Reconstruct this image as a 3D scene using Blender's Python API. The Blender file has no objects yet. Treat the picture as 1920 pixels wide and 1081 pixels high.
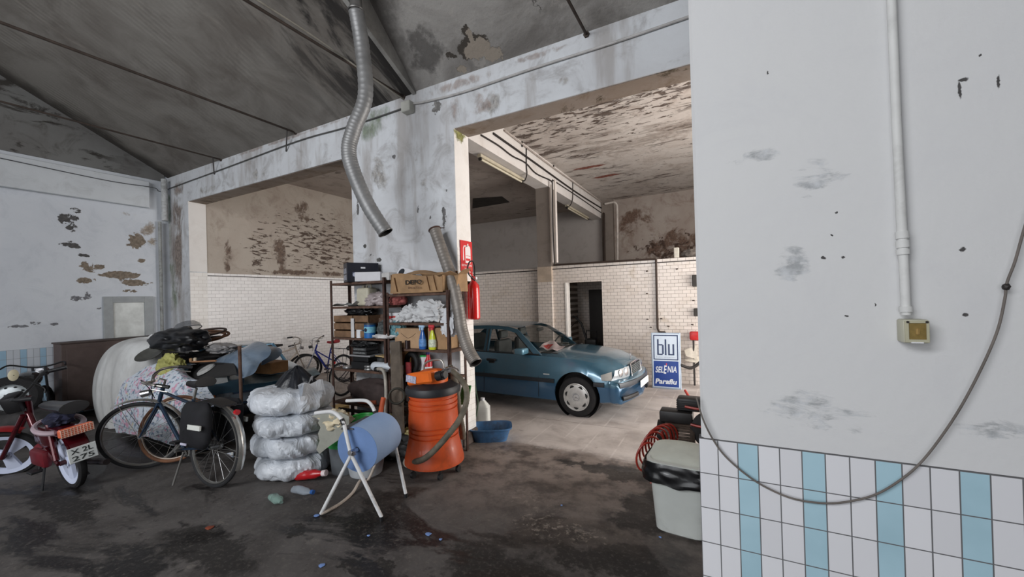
import bpy, bmesh, math, random
from math import sin, cos, pi, radians
from mathutils import Vector, Matrix, noise as mn
random.seed(7)
sc = bpy.context.scene
C = sc.collection

# ---------------------------------------------------------------- camera
YAW, PIT, ROL, F, CX, CY, H = radians(27.9), radians(0.30), radians(-1.59), 749., 960., 555., 1.88
_f = Vector((-sin(YAW)*cos(PIT), cos(YAW)*cos(PIT), sin(PIT)))
_r = Vector((cos(YAW), sin(YAW), 0)); _u = _r.cross(_f)
CR = cos(ROL)*_r + sin(ROL)*_u; CU = -sin(ROL)*_r + cos(ROL)*_u
cam = bpy.data.cameras.new('camera'); co = bpy.data.objects.new('camera', cam); C.objects.link(co)
co.matrix_world = Matrix(((CR.x, CU.x, -_f.x, 0), (CR.y, CU.y, -_f.y, 0), (CR.z, CU.z, -_f.z, H), (0, 0, 0, 1)))
cam.sensor_width = 36; cam.lens = F/1920*36; cam.shift_y = (CY-540.5)/1920
cam.clip_start = .05; cam.clip_end = 100
sc.camera = co
def ray(x, y): return CR*((x-CX)/F) - CU*((y-CY)/F) + _f
O0 = Vector((0, 0, H))
def at(x, y, Y): d = ray(x, y); return O0 + d*(Y/d.y)
def atX(x, y, X): d = ray(x, y); return O0 + d*(X/d.x)
def fl(x, y, z=0): d = ray(x, y); return O0 + d*((z-H)/d.z)
def Pz(x, y, z): return O0 + ray(x, y)*z

# ---------------------------------------------------------------- light and exposure
sc.view_settings.view_transform = 'Standard'; sc.view_settings.look = 'None'
sc.view_settings.gamma = 1; sc.view_settings.exposure = -0.12
w = bpy.data.worlds.new('world'); sc.world = w; w.use_nodes = True
w.node_tree.nodes['Background'].inputs[0].default_value = (.9, .95, 1, 1)
w.node_tree.nodes['Background'].inputs[1].default_value = .6
def area(name, loc, direction, sx, sy, power, col):
    l = bpy.data.lights.new(name, 'AREA'); l.shape = 'RECTANGLE'; l.size = sx; l.size_y = sy; l.energy = power; l.color = col
    o = bpy.data.objects.new(name, l); C.objects.link(o); o.location = loc
    o.rotation_euler = Vector(direction).to_track_quat('-Z', 'Y').to_euler(); return o
# daylight entering the high windows behind the camera and the gate of the inner bay on the right
area('daylight_high_window', (-3.6, -4.6, 5.0), (-.02, 1, -.36), 4.6, 1.5, 420, (.95, .97, 1))
area('daylight_front_fill', (-3.0, -5.4, 2.2), (-.15, 1, -.02), 7.5, 3.4, 230, (.95, .97, 1))  # soft fill for the hall, added at an unseen gate behind the camera
area('daylight_side_gate', (4.7, 6.9, 2.1), (-1, 0, 0), 4.2, 4.0, 620, (1, .97, .93))

# ---------------------------------------------------------------- node helpers
def lin(c):
    return tuple(((v/255)/12.92 if v/255 <= .04045 else (((v/255)+.055)/1.055)**2.4) for v in c[:3]) + (1,)
class NT:
    def __init__(s, name):
        s.m = bpy.data.materials.new(name); s.m.use_nodes = True; s.t = s.m.node_tree; s.n = s.t.nodes
        s.b = s.n['Principled BSDF']; s._p = None
    def link(s, a, b): s.t.links.new(a, b)
    def pos(s):
        if s._p is None: s._p = s.n.new('ShaderNodeTexCoord').outputs['Object']
        return s._p
    def setin(s, inp, v):
        if hasattr(v, 'is_linked'): s.link(v, inp)
        else: inp.default_value = v
    def math(s, op, a, b=0., c=None, clamp=False):
        n = s.n.new('ShaderNodeMath'); n.operation = op; n.use_clamp = clamp
        s.setin(n.inputs[0], a); s.setin(n.inputs[1], b)
        if c is not None: s.setin(n.inputs[2], c)
        return n.outputs[0]
    def vmath(s, op, a, b):
        n = s.n.new('ShaderNodeVectorMath'); n.operation = op; s.setin(n.inputs[0], a); s.setin(n.inputs[1], b)
        return n.outputs['Value'] if op in ('LENGTH', 'DISTANCE', 'DOT_PRODUCT') else n.outputs[0]
    def noise(s, scale, detail=4, rough=.55, dist=0., sv=None, vec=None, color=False):
        v = vec or s.pos()
        if sv is not None: v = s.vmath('MULTIPLY', v, sv)
        n = s.n.new('ShaderNodeTexNoise'); s.link(v, n.inputs['Vector']); n.inputs['Scale'].default_value = scale
        n.inputs['Detail'].default_value = detail; n.inputs['Roughness'].default_value = rough; n.inputs['Distortion'].default_value = dist
        return n.outputs['Color' if color else 'Fac']
    def ramp(s, fac, lo, hi):
        n = s.n.new('ShaderNodeMapRange'); n.interpolation_type = 'SMOOTHSTEP'; s.setin(n.inputs[0], fac)
        n.inputs[1].default_value = lo; n.inputs[2].default_value = hi; return n.outputs[0]
    def mix(s, fac, a, b):
        n = s.n.new('ShaderNodeMix'); n.data_type = 'RGBA'; s.setin(n.inputs[0], fac); s.setin(n.inputs[6], a); s.setin(n.inputs[7], b)
        return n.outputs[2]
    def sep(s, v=None):
        n = s.n.new('ShaderNodeSeparateXYZ'); s.link(v or s.pos(), n.inputs[0]); return n.outputs
    def comb(s, x, y, z):
        n = s.n.new('ShaderNodeCombineXYZ'); s.setin(n.inputs[0], x); s.setin(n.inputs[1], y); s.setin(n.inputs[2], z); return n.outputs[0]
    def bump(s, h, strength=.3, dist=.01):
        n = s.n.new('ShaderNodeBump'); n.inputs['Strength'].default_value = strength; n.inputs['Distance'].default_value = dist
        s.link(h, n.inputs['Height']); s.link(n.outputs[0], s.b.inputs['Normal']); return n
    def out(s, col=None, rough=.6, metal=0.):
        if col is not None: s.setin(s.b.inputs['Base Color'], col)
        s.setin(s.b.inputs['Roughness'], rough); s.b.inputs['Metallic'].default_value = metal
        return s.m
    def blobs(s, items, warp=.12, wscale=5, soft=.35):
        """mask of warped ellipsoids [(centre, radii)] in object space"""
        nv = s.noise(wscale, 6, .65, color=True)
        v = s.vmath('ADD', s.pos(), s.vmath('MULTIPLY', s.vmath('SUBTRACT', nv, (.5, .5, .5)), (warp*4,)*3))
        res = None
        for c, r in items:
            d = s.vmath('LENGTH', s.vmath('DIVIDE', s.vmath('SUBTRACT', v, tuple(c)), tuple(r)), (0, 0, 0))
            m = s.ramp(d, 1.0, 1.0-soft)
            res = m if res is None else s.math('MAXIMUM', res, m)
        return res

def _flakes(s, items, thr=.5, soft=.04, scale=6, sv=(1, 1, 1), gain=.45, detail=8):
    """ragged patches: fine noise thresholded, allowed only inside soft ellipsoids [(centre, radii)]"""
    res = None
    for c, r in items:
        d = s.vmath('LENGTH', s.vmath('DIVIDE', s.vmath('SUBTRACT', s.pos(), tuple(c)), tuple(r)), (0, 0, 0))
        k = s.ramp(d, 1.5, .2); res = k if res is None else s.math('MAXIMUM', res, k)
    n = s.noise(scale, detail, .66, .4, sv=sv)
    v = s.math('ADD', n, s.math('MULTIPLY', s.math('SUBTRACT', res, 1.), gain))
    return s.ramp(v, thr, thr+soft)
NT.flakes = _flakes
_mc = {}
def mat(col, rough=.6, metal=0., var=.18, scale=8, bump=0., name=None, alpha=None, trans=0., coat=0., spec=None, ior=None, dirt=0.):
    key = (col, rough, metal, var, scale, bump, alpha, trans, coat, spec, dirt)
    if key in _mc: return _mc[key]
    m = NT(name or 'surface_%02d' % len(_mc)); c = lin(col)
    if var:
        f = m.ramp(m.noise(scale, 5, .6), .3, .75)
        colr = m.mix(f, tuple(v*(1-var) for v in c[:3])+(1,), tuple(min(1, v*(1+var)) for v in c[:3])+(1,))
        if dirt:
            g = m.ramp(m.noise(scale*.6, 6, .7, dist=.4), .5, .68)
            colr = m.mix(m.math('MULTIPLY', g, dirt), colr, lin((58, 50, 42)))
    else: colr = c
    if bump: m.bump(m.noise(scale*2.5, 5, .6), bump, .02)
    m.out(colr, rough, metal)
    if alpha is not None: m.b.inputs['Alpha'].default_value = alpha
    if trans: m.b.inputs['Transmission Weight'].default_value = trans
    if coat: m.b.inputs['Coat Weight'].default_value = coat; m.b.inputs['Coat Roughness'].default_value = .05
    if spec is not None: m.b.inputs['Specular IOR Level'].default_value = spec
    _mc[key] = m.m; return m.m

# ---------------------------------------------------------------- mesh helpers
def V(*a): return Vector(a if len(a) > 1 else a[0])
def box(bm, a, b, bev=0., mtx=None, seg=1):
    a, b = V(a), V(b); c = (a+b)/2; d = b-a
    r = bmesh.ops.create_cube(bm, size=1, matrix=(mtx or Matrix()) @ Matrix.Translation(c) @ Matrix.Diagonal((abs(d.x), abs(d.y), abs(d.z), 1)))
    if bev:
        es = list({e for v in r['verts'] for e in v.link_edges})
        bmesh.ops.bevel(bm, geom=es, offset=bev, segments=seg, affect='EDGES', profile=.5)
def frame_m(p, d, up=None):
    d = V(d).normalized(); up = V(up) if up is not None else (Vector((0, 0, 1)) if abs(d.z) < .95 else Vector((1, 0, 0)))
    x = up.cross(d).normalized(); y = d.cross(x)
    m = Matrix((x, y, d)).transposed().to_4x4(); m.translation = V(p); return m
def tube(bm, pts, r, seg=10, closed=False, caps=True, sx=1., sy=1., up=None):
    """swept tube; r a number or one per point"""
    pts = [V(p) for p in pts]; n = len(pts); rs = r if isinstance(r, (list, tuple)) else [r]*n
    rings = []; X = None
    for i, p in enumerate(pts):
        if closed: d = pts[(i+1) % n]-pts[i-1]
        else: d = pts[min(i+1, n-1)]-pts[max(i-1, 0)]
        if d.length < 1e-9: d = Vector((0, 0, 1))
        d.normalize()
        if X is None:
            u = V(up) if up is not None else (Vector((0, 0, 1)) if abs(d.z) < .9 else Vector((1, 0, 0)))
            X = u.cross(d).normalized()
        else: X = (X-d*X.dot(d)).normalized()
        Y = d.cross(X)
        rings.append([bm.verts.new(p+X*(cos(2*pi*k/seg)*rs[i]*sx)+Y*(sin(2*pi*k/seg)*rs[i]*sy)) for k in range(seg)])
    m = n if closed else n-1
    for i in range(m):
        A, B = rings[i], rings[(i+1) % n]
        for k in range(seg): bm.faces.new((A[k], A[(k+1) % seg], B[(k+1) % seg], B[k]))
    if caps and not closed: bm.faces.new(rings[0][::-1]); bm.faces.new(rings[-1])
def spl(pts, n=8, closed=False):
    """Catmull-Rom through points"""
    pts = [V(p) for p in pts]; N = len(pts); out = []
    for i in range(N if closed else N-1):
        g = (lambda j: pts[j % N]) if closed else (lambda j: pts[max(0, min(N-1, j))])
        p0, p1, p2, p3 = g(i-1), g(i), g(i+1), g(i+2)
        for k in range(n):
            t = k/n
            out.append(.5*((2*p1)+(p2-p0)*t+(2*p0-5*p1+4*p2-p3)*t*t+(3*p1-p0-3*p2+p3)*t**3))
    if not closed: out.append(pts[-1])
    return out
def cyl(bm, p, q, r, seg=20, r2=None): tube(bm, [p, q], [r, r if r2 is None else r2], seg)
def lathe(bm, prof, seg=32, mtx=None, cap=False):
    """profile [(r,z)] turned round z"""
    mtx = mtx or Matrix(); rings = []
    for r, z in prof:
        rings.append([bm.verts.new(mtx @ Vector((r*cos(2*pi*k/seg), r*sin(2*pi*k/seg), z))) for k in range(seg)] if r > 1e-6 else [bm.verts.new(mtx @ Vector((0, 0, z)))])
    for A, B in zip(rings, rings[1:]):
        if len(A) == 1 and len(B) == 1: continue
        for k in range(seg):
            k2 = (k+1) % seg
            if len(A) == 1: bm.faces.new((A[0], B[k], B[k2]))
            elif len(B) == 1: bm.faces.new((A[k], A[k2], B[0]))
            else: bm.faces.new((A[k], A[k2], B[k2], B[k]))
    if cap:
        if len(rings[0]) > 1: bm.faces.new(rings[0][::-1])
        if len(rings[-1]) > 1: bm.faces.new(rings[-1])
def torus(bm, c, axis, R, r, seg=48, rs=8, sx=1., sy=1.):
    m = frame_m(c, axis)
    tube(bm, [m @ Vector((R*cos(2*pi*i/seg), R*sin(2*pi*i/seg), 0)) for i in range(seg)], r, rs, closed=True, sx=sx, sy=sy, up=axis)
def grid(bm, fn, nu, nv, cu=False):
    g = [[bm.verts.new(fn(i/nu, j/nv)) for j in range(nv+1)] for i in range(nu if cu else nu+1)]
    L = len(g)
    for i in range(L if cu else L-1):
        for j in range(nv): bm.faces.new((g[i][j], g[(i+1) % L][j], g[(i+1) % L][j+1], g[i][j+1]))
    return g
def solid(bm, t):
    """give a sheet thickness"""
    bm.normal_update(); n0 = list(bm.faces)
    bmesh.ops.solidify(bm, geom=n0, thickness=t)
def prism(bm, poly, h, mtx=None):
    """polygon [(x,y)] extruded along z from 0 to h"""
    mtx = mtx or Matrix()
    a = [bm.verts.new(mtx @ Vector((x, y, 0))) for x, y in poly]; b = [bm.verts.new(mtx @ Vector((x, y, h))) for x, y in poly]
    n = len(poly); bm.faces.new(a[::-1]); bm.faces.new(b)
    for i in range(n): bm.faces.new((a[i], a[(i+1) % n], b[(i+1) % n], b[i]))
def fbm(p, s=1., o=3): return mn.fractal(V(p)*s, 1., 2., o)
def lump(bm, c, r, sub=4, amp=.15, fs=2., seed=0, flat=None, crease=0., mtx=None):
    """rounded bag / cloth heap: noise-displaced ellipsoid; flat = z below which it is pressed flat"""
    c, r = V(c), V(r); M = mtx or Matrix()
    res = bmesh.ops.create_icosphere(bm, subdivisions=sub, radius=1)
    for v in res['verts']:
        d = v.co.normalized(); q = d*fs+Vector((seed*3.1, seed*1.7, seed*.9))
        k = 1+amp*mn.noise(q)+amp*.5*mn.noise(q*2.3)
        if crease: k -= crease*abs(mn.noise(q*3.1)); k += crease*.35*mn.noise(q*6.2)
        p = Vector((d.x*r.x, d.y*r.y, d.z*r.z))*k
        if flat is not None and p.z < flat: p.z = flat
        v.co = M @ (p+c)
def OB(name, bm, m, parent=None, loc=None, sharp=35, world=False, mods=()):
    """link a bmesh as one mesh object"""
    bmesh.ops.recalc_face_normals(bm, faces=bm.faces)
    me = bpy.data.meshes.new(name); bm.to_mesh(me); bm.free()
    if isinstance(m, (list, tuple)):
        for k in m: me.materials.append(k)
    else: me.materials.append(m)
    for p in me.polygons: p.use_smooth = True
    if sharp is not None: me.set_sharp_from_angle(angle=radians(sharp))
    o = bpy.data.objects.new(name, me); C.objects.link(o)
    if loc is not None: o.location = loc
    if parent is not None:
        o.parent = parent
        if world: o.matrix_parent_inverse = (Matrix.Translation(parent.location) @ parent.rotation_euler.to_matrix().to_4x4()).inverted()
    return o
def tag(o, label, cat, group=None):
    o['label'] = label; o['category'] = cat
    if group: o['group'] = group
    return o
def struct(name, bm, m, parent=None):
    o = OB(name, bm, m, parent)
    if parent is None: o['kind'] = 'structure'
    return o
def thing(name, label, cat, loc=(0, 0, 0), rotz=0, group=None, rot=None):
    o = bpy.data.objects.new(name, None); C.objects.link(o); o.location = loc
    o.rotation_euler = rot if rot is not None else (0, 0, rotz); o.empty_display_size = .1
    return tag(o, label, cat, group)
def dup(root, loc, rotz=None, label=None, rot=None):
    r = root.copy(); C.objects.link(r); r.location = loc
    if rot is not None: r.rotation_euler = rot
    elif rotz is not None: r.rotation_euler = (0, 0, rotz)
    if label: r['label'] = label
    for ch in list(root.children):
        c = ch.copy(); C.objects.link(c); c.parent = r
        for g in list(ch.children):
            d = g.copy(); C.objects.link(d); d.parent = c
    return r
def B(): return bmesh.new()
def text_bm(bm, s, h, mtx, width=None, depth=.0015, bold=0., shear=0., spacing=1.):
    """solid lettering made from Blender's own font, baseline-left at the matrix origin, in its xy plane"""
    cu = bpy.data.curves.new('lettering', 'FONT'); cu.body = s; cu.size = 1; cu.extrude = 0; cu.offset = bold; cu.shear = shear; cu.space_character = spacing
    cu.resolution_u = 3
    o = bpy.data.objects.new('lettering', cu); C.objects.link(o)
    me = o.to_mesh(); t = B(); t.from_mesh(me); o.to_mesh_clear(); bpy.data.objects.remove(o)
    if not t.verts: t.free(); return
    x0 = min(v.co.x for v in t.verts); x1 = max(v.co.x for v in t.verts); y0 = min(v.co.y for v in t.verts); y1 = max(v.co.y for v in t.verts)
    k = h/(y1-y0) if h else width/(x1-x0); kx = width/(x1-x0) if width else k
    bmesh.ops.remove_doubles(t, verts=t.verts, dist=1e-5)
    r = bmesh.ops.extrude_face_region(t, geom=list(t.faces))
    for e in r['geom']:
        if isinstance(e, bmesh.types.BMVert): e.co.z += depth/k
    for v in t.verts: v.co = mtx @ Vector(((v.co.x-x0)*kx, (v.co.y-y0)*k, v.co.z*k))
    me2 = bpy.data.meshes.new('tmp'); t.to_mesh(me2); t.free(); bm.from_mesh(me2); bpy.data.meshes.remove(me2)
# ================================================================= SETTING: materials
def tiles(name, axes, tw, th, o, base, alt=None, brick=False, grout=(140, 134, 128), gw=.0035, every=3, which=2, top=None, plaster=None, wear=.0, tint=None):
    m = NT(name); s = m.sep(); u, v = s[axes[0]], s[axes[1]]
    u = m.math('SUBTRACT', u, o[0]); v = m.math('SUBTRACT', v, o[1])
    vi = m.math('FLOOR', m.math('DIVIDE', v, th))
    if brick: u = m.math('ADD', u, m.math('MULTIPLY', m.math('MODULO', m.math('ABSOLUTE', vi), 2.), tw/2))
    ui = m.math('FLOOR', m.math('DIVIDE', u, tw))
    fu = m.math('SUBTRACT', u, m.math('MULTIPLY', ui, tw)); fv = m.math('SUBTRACT', v, m.math('MULTIPLY', vi, th))
    du = m.math('MINIMUM', fu, m.math('SUBTRACT', tw, fu)); dv = m.math('MINIMUM', fv, m.math('SUBTRACT', th, fv))
    g = m.ramp(m.math('MINIMUM', du, dv), gw, gw*.45)
    rnd = m.n.new('ShaderNodeTexWhiteNoise'); rnd.noise_dimensions = '2D'; m.link(m.comb(ui, vi, 0.), rnd.inputs['Vector'])
    c = m.mix(m.math('MULTIPLY', rnd.outputs['Value'], .55), lin(base), lin(tuple(max(0, k-16) for k in base)))
    if alt:
        k = m.math('COMPARE', m.math('MODULO', m.math('ADD', ui, every*100.), float(every)), float(which), .3)
        c = m.mix(k, c, m.mix(m.ramp(m.noise(3), .35, .7), lin(alt), lin(tuple(x-10 for x in alt))))
    if wear:
        c = m.mix(m.math('MULTIPLY', m.ramp(m.noise(2.2, 6, .65, .5), .5, .75), wear), c, lin(tint or (150, 132, 108)))
    c = m.mix(g, c, lin(grout))
    m.bump(m.math('SUBTRACT', 1., g), .25, .003)
    return m.out(c, m.mix(g, (.22,)*3+(1,), (.8,)*3+(1,)))
TILE_W = tiles('glazed_tile_blue_stripes', (0, 2), .0739, .1497, (-.113, 1.245-9*.1497), (222, 222, 226), (170, 202, 215), grout=(96, 96, 98), gw=.0028)
TILE_L = tiles('glazed_tile_left_wall', (1, 2), .0739, .1497, (2.071-2*.0739, 1.245-9*.1497), (206, 211, 218), (164, 196, 218), grout=(140, 145, 152))
BR_SIDE = tiles('brick_tile_side', (1, 2), .15, .075, (4.4, 2.60-40*.075), (250, 247, 246), brick=True, wear=.15, grout=(168, 162, 160), tint=(226, 214, 208), gw=.003)
BR_BACK = tiles('brick_tile_back', (0, 2), .15, .075, (0, 2.63-40*.075), (225, 214, 205), brick=True, wear=.6, grout=(128, 116, 106), tint=(186, 166, 140), gw=.004)
BR_REV = tiles('brick_tile_reveal', (1, 2), .15, .075, (4.17, 2.60-40*.075), (240, 236, 232), brick=True, wear=.3, grout=(196, 188, 180), gw=.003)

def plaster(name, base, stain, amt=.5, dark=None, dthr=(.6, .68), dscale=2.5, dsv=(1, 1, 1), blobs=(), streak=0., streakcol=(120, 108, 96), rough=.85, bump=.35, flakes=()):
    m = NT(name)
    c = m.mix(m.ramp(m.noise(.9, 5, .6, .6), .35, .68), lin(base), lin(tuple(int(a*(1-amt*.35)+b*amt*.35) for a, b in zip(base, stain))))
    c = m.mix(m.math('MULTIPLY', m.ramp(m.noise(2.6, 7, .68, .8), .48, .72), amt), c, lin(stain))
    h = m.noise(14, 6, .7)
    if streak:
        st = m.math('MULTIPLY', m.ramp(m.noise(3.2, 5, .6, sv=(1, 1, .16)), .5, .68), streak)
        c = m.mix(st, c, lin(streakcol))
    if dark:
        d = m.ramp(m.noise(dscale, 9, .7, .5, sv=dsv), *dthr)
        d2 = m.ramp(m.noise(.7, 2), .42, .58)
        d = m.math('MULTIPLY', d, d2)
        c = m.mix(d, c, lin(dark)); h = m.math('SUBTRACT', h, m.math('MULTIPLY', d, 1.4))
    for items, col, wp, ws in blobs:
        b = m.blobs(items, wp, ws)
        cc = m.mix(m.ramp(m.noise(20, 5), .35, .65), lin(col), lin(tuple(int(k*.75) for k in col)))
        c = m.mix(b, c, cc); h = m.math('SUBTRACT', h, m.math('MULTIPLY', b, 1.2))
    for items, col, kw in flakes:
        kw = dict(kw); am = kw.pop('amt', 1.); b = m.flakes(items, **kw)
        if am < 1: b = m.math('MULTIPLY', b, am)
        cc = m.mix(m.ramp(m.noise(20, 5), .35, .65), lin(col), lin(tuple(int(k*.8) for k in col)))
        c = m.mix(b, c, cc); h = m.math('SUBTRACT', h, m.math('MULTIPLY', b, 1.2))
    m.bump(h, bump, .012)
    return m.out(c, rough)
# dims
YM, TM = 4.17, .32           # main wall front face and thickness
XCL, XCR = -4.87, -2.985     # column
XPL = -9.71                  # left pillar edge
XLW = -10.55                 # left wall
ZB, ZT = 4.066, 4.68         # beam bottom, top
lw = lambda x, y: atX(x, y, XLW)
def lb(x, y, ry, rz): return (tuple(lw(x, y)), (.5, ry, rz))
grey = (118, 110, 100)
PL_LEFT = plaster('left_wall_plaster', (216, 220, 226), (188, 194, 202), .45, flakes=[
    ([lb(143, 395, .16, .09), lb(136, 425, .12, .16), lb(133, 458, .2, .1), lb(160, 478, .22, .05), lb(128, 410, .2, .2)], (92, 90, 90), dict(thr=.43, soft=.03, scale=6.5, sv=(1, 1, 1.5))),
    ([lb(170, 500, .24, .13), lb(162, 525, .18, .09), lb(232, 515, .42, .10), lb(258, 530, .34, .10), lb(245, 545, .16, .06), lb(262, 488, .12, .07), lb(255, 452, .2, .2)], (140, 127, 112), dict(thr=.36, soft=.02, scale=4.2, sv=(1, 1, 1.3))),
    ([lb(66, 606, .1, .06), lb(102, 607, .09, .06), lb(30, 612, .25, .05), lb(165, 555, .12, .12), lb(186, 578, .08, .04), lb(150, 560, .2, .1)], (130, 131, 136), dict(thr=.46, soft=.04, scale=6)),
    ([lb(275, 440, .3, .5), lb(245, 400, .3, .15)], (170, 158, 146), dict(thr=.44, soft=.12, scale=2.5))])
PL_MAIN = plaster('main_wall_plaster', (216, 219, 223), (160, 158, 158), .8, streak=.65, streakcol=(158, 152, 148), flakes=[
    ([((-3.25, YM, 4.42), (.14, .5, .13))], (140, 138, 136), dict(thr=.36, soft=.03, scale=5)),
    ([((-3.12, YM, 3.4), (.05, .5, .35)), ((-3.18, YM, 2.95), (.07, .5, .2)), ((-4.0, YM, 3.9), (.08, .5, .08)), ((-3.6, YM, 3.1), (.04, .5, .1)), ((-4.75, YM, 3.3), (.05, .5, .2)), ((-3.4, YM, 3.0), (.04, .5, .1))], (112, 110, 110), dict(thr=.48, soft=.03, scale=8, sv=(1, 1, .6))),
    ([((-4.5, YM, 2.55), (.08, .5, .05)), ((-4.36, YM, 2.48), (.1, .5, .05)), ((-4.62, YM, 2.7), (.05, .5, .05))], (96, 94, 92), dict(thr=.42, soft=.03, scale=10)),
    ([((-3.5, YM, 3.3), (.14, .5, .5)), ((-3.6, YM, 3.9), (.1, .5, .3)), ((-4.3, YM, 3.7), (.3, .5, .5)), ((-2.4, YM, 4.25), (.3, .5, .25)), ((-1.5, YM, 4.25), (.12, .5, .1)), ((-7.2, YM, 4.2), (.5, .5, .2)), ((-9.0, YM, 4.2), (.5, .5, .15))], (176, 172, 168), dict(thr=.42, soft=.16, scale=2.6, sv=(1, 1, .6))),
    ([((-4.3, YM, 4.55), (.5, .5, .18)), ((-4.45, YM, 4.40), (.35, .5, .25)), ((-10.5, YM, 3.5), (.12, .5, 1.2)), ((-10.35, YM, 2.3), (.22, .5, 1.0)), ((-10.5, YM, 4.2), (.1, .5, .2))], (104, 122, 84), dict(amt=.75, thr=.32, soft=.28, scale=4, sv=(1, 1, .5))),
    ([((-10.25, YM, 3.2), (.45, .5, 1.6)), ((-10.1, YM, 4.4), (.4, .4, .3))], (150, 138, 130), dict(thr=.36, soft=.16, scale=3, sv=(1, 1, .35))),
    ([((-2.9, YM, 4.60), (.8, .5, .09)), ((-1.8, YM, 4.63), (.6, .5, .06)), ((-2.55, YM, 4.3), (.22, .5, .25)), ((-2.95, YM, 4.35), (.14, .4, .25)), ((-6.5, YM, 4.66), (2.5, .4, .05)), ((-10.1, YM, 4.4), (.3, .4, .2))], (150, 128, 116), dict(amt=.62, thr=.36, soft=.22, scale=6, sv=(1, 1, .7)))])
PL_RIGHT = plaster('right_wall_plaster', (209, 209, 209), (202, 202, 204), .5, rough=.8, bump=.2, blobs=[
    ([((at(px, py, 1.94)), (r1, .5, r2)) for px, py, r1, r2 in ((1800, 168, .006, .035), (1806, 148, .014, .008), (1872, 152, .005, .025), (1806, 467, .009, .009), (1810, 590, .010, .009), (1588, 592, .006, .005), (1543, 483, .006, .007), (1580, 482, .007, .006), (1640, 572, .003, .010), (1560, 440, .006, .004), (1836, 104, .005, .005), (1568, 398, .005, .005), (1440, 135, .004, .009))], (84, 82, 82), .007, 30)],
    flakes=[([((at(1430, 290, 1.94)), (.16, .5, .06)), ((at(1395, 300, 1.94)), (.08, .5, .03)), ((at(1530, 330, 1.94)), (.15, .5, .12)), ((at(1480, 500, 1.94)), (.10, .5, .14)), ((at(1605, 800, 1.94)), (.05, .5, .06)), ((at(1520, 770, 1.94)), (.3, .5, .12)), ((at(1850, 800, 1.94)), (.2, .5, .06))], (198, 200, 203), dict(thr=.44, soft=.14, scale=12, sv=(.6, 1, 1.6)))])
PL_BROWN = plaster('damp_brown_plaster', (184, 174, 163), (152, 138, 126), .8, bump=.5, flakes=[([((-9.72, 7.3, 3.5), (1, 2.0, 1.1)), ((-9.72, 5.6, 3.2), (1, .35, .8))], (100, 84, 74), dict(thr=.50, soft=.045, scale=6.5, sv=(1, .6, 2.4), gain=.22)), ([((-9.72, 6.1, 3.2), (1, .3, .8)), ((-9.72, 4.9, 3.0), (1, .2, .5)), ((-9.72, 7.0, 2.7), (1, 2.5, .12)), ((-9.72, 6.8, 4.3), (1, .5, .6))], (120, 102, 90), dict(thr=.42, soft=.10, scale=2.6, sv=(1, 1, .8)))])
PL_CEIL_IN = plaster('flaking_ceiling', (214, 206, 199), (172, 158, 148), .8, dark=(104, 90, 82), dthr=(.525, .60), dscale=4.2, dsv=(.35, 1.2, 1), bump=.7, flakes=[([((-1.8, 6.2, 5.15), (3.0, 1.8, 1))], (110, 94, 84), dict(thr=.50, soft=.04, scale=7, sv=(.6, 1.5, 1), gain=.12)), ([((-1.5, 8.6, 5.15), (3, .9, 1))], (150, 134, 122), dict(amt=.6, thr=.42, soft=.15, scale=3, sv=(.4, 1.3, 1)))], blobs=[
    ([((-2.95, 9.9, 5.15), (.5, .09, .5)), ((-2.75, 10.9, 5.15), (.45, .12, .5)), ((-1.2, 6.2, 5.15), (.5, .12, .5))], (160, 92, 76), .05, 5)])
PL_CEIL_L = plaster('stained_ceiling_left_bay', (186, 176, 168), (140, 128, 118), .8, dark=(84, 74, 66), dthr=(.58, .64), dscale=2.0, dsv=(.5, .9, 1))
PL_GREY = plaster('grey_plaster_far', (188, 182, 178), (160, 152, 146), .6, bump=.2)
PL_BACK = plaster('stained_back_plaster', (178, 168, 160), (140, 122, 110), .9, bump=.5, flakes=[([((-1.2, 13.8, 3.4), (1.9, 1, .9)), ((-2.6, 13.8, 4.3), (.9, 1, .7))], (122, 98, 84), dict(thr=.40, soft=.14, scale=1.6)), ([((-1.5, 13.8, 3.3), (2.2, 1, 1.0))], (86, 66, 56), dict(thr=.50, soft=.06, scale=4))])
PL_BEAM_IN = plaster('inner_beam_plaster', (222, 216, 212), (190, 178, 168), .45)
PL_POST = plaster('inner_post_plaster', (140, 130, 122), (112, 102, 94), .6)
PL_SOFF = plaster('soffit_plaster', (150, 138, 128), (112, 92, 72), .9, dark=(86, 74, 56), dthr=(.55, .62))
PL_REVEAL = plaster('reveal_plaster', (236, 232, 228), (206, 198, 190), .35, blobs=[([((-2.98, 4.3, 4.0), (.3, .12, .09))], (150, 148, 90), .06, 9)])

m = NT('corrugated_vault'); s = m.sep()
wav = m.math('SINE', m.math('MULTIPLY', s[0], 2*pi/.085))
c = m.mix(m.ramp(m.noise(1.1, 6, .65, .8), .35, .7), lin((132, 128, 122)), lin((104, 98, 92)))
c = m.mix(m.math('MULTIPLY', m.ramp(m.noise(2.2, 7, .7, .5, sv=(1, .35, .35)), .56, .70), .6), c, lin((138, 132, 124)))
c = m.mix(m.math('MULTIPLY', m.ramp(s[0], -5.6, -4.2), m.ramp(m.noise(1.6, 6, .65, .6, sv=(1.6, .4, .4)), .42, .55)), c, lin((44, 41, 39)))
c = m.mix(m.ramp(m.noise(2.5, 8, .7, .6, sv=(1.4, .3, .3)), .66, .72), c, lin((150, 146, 138)))
c = m.mix(m.math('MULTIPLY', m.ramp(m.math('ADD', s[0], m.math('MULTIPLY', m.noise(3, 5), .5)), -9.8, -10.2), .8), c, lin((46, 42, 38)))  # edge by the left wall: mould plus the vault's shade, painted into the colour
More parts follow.
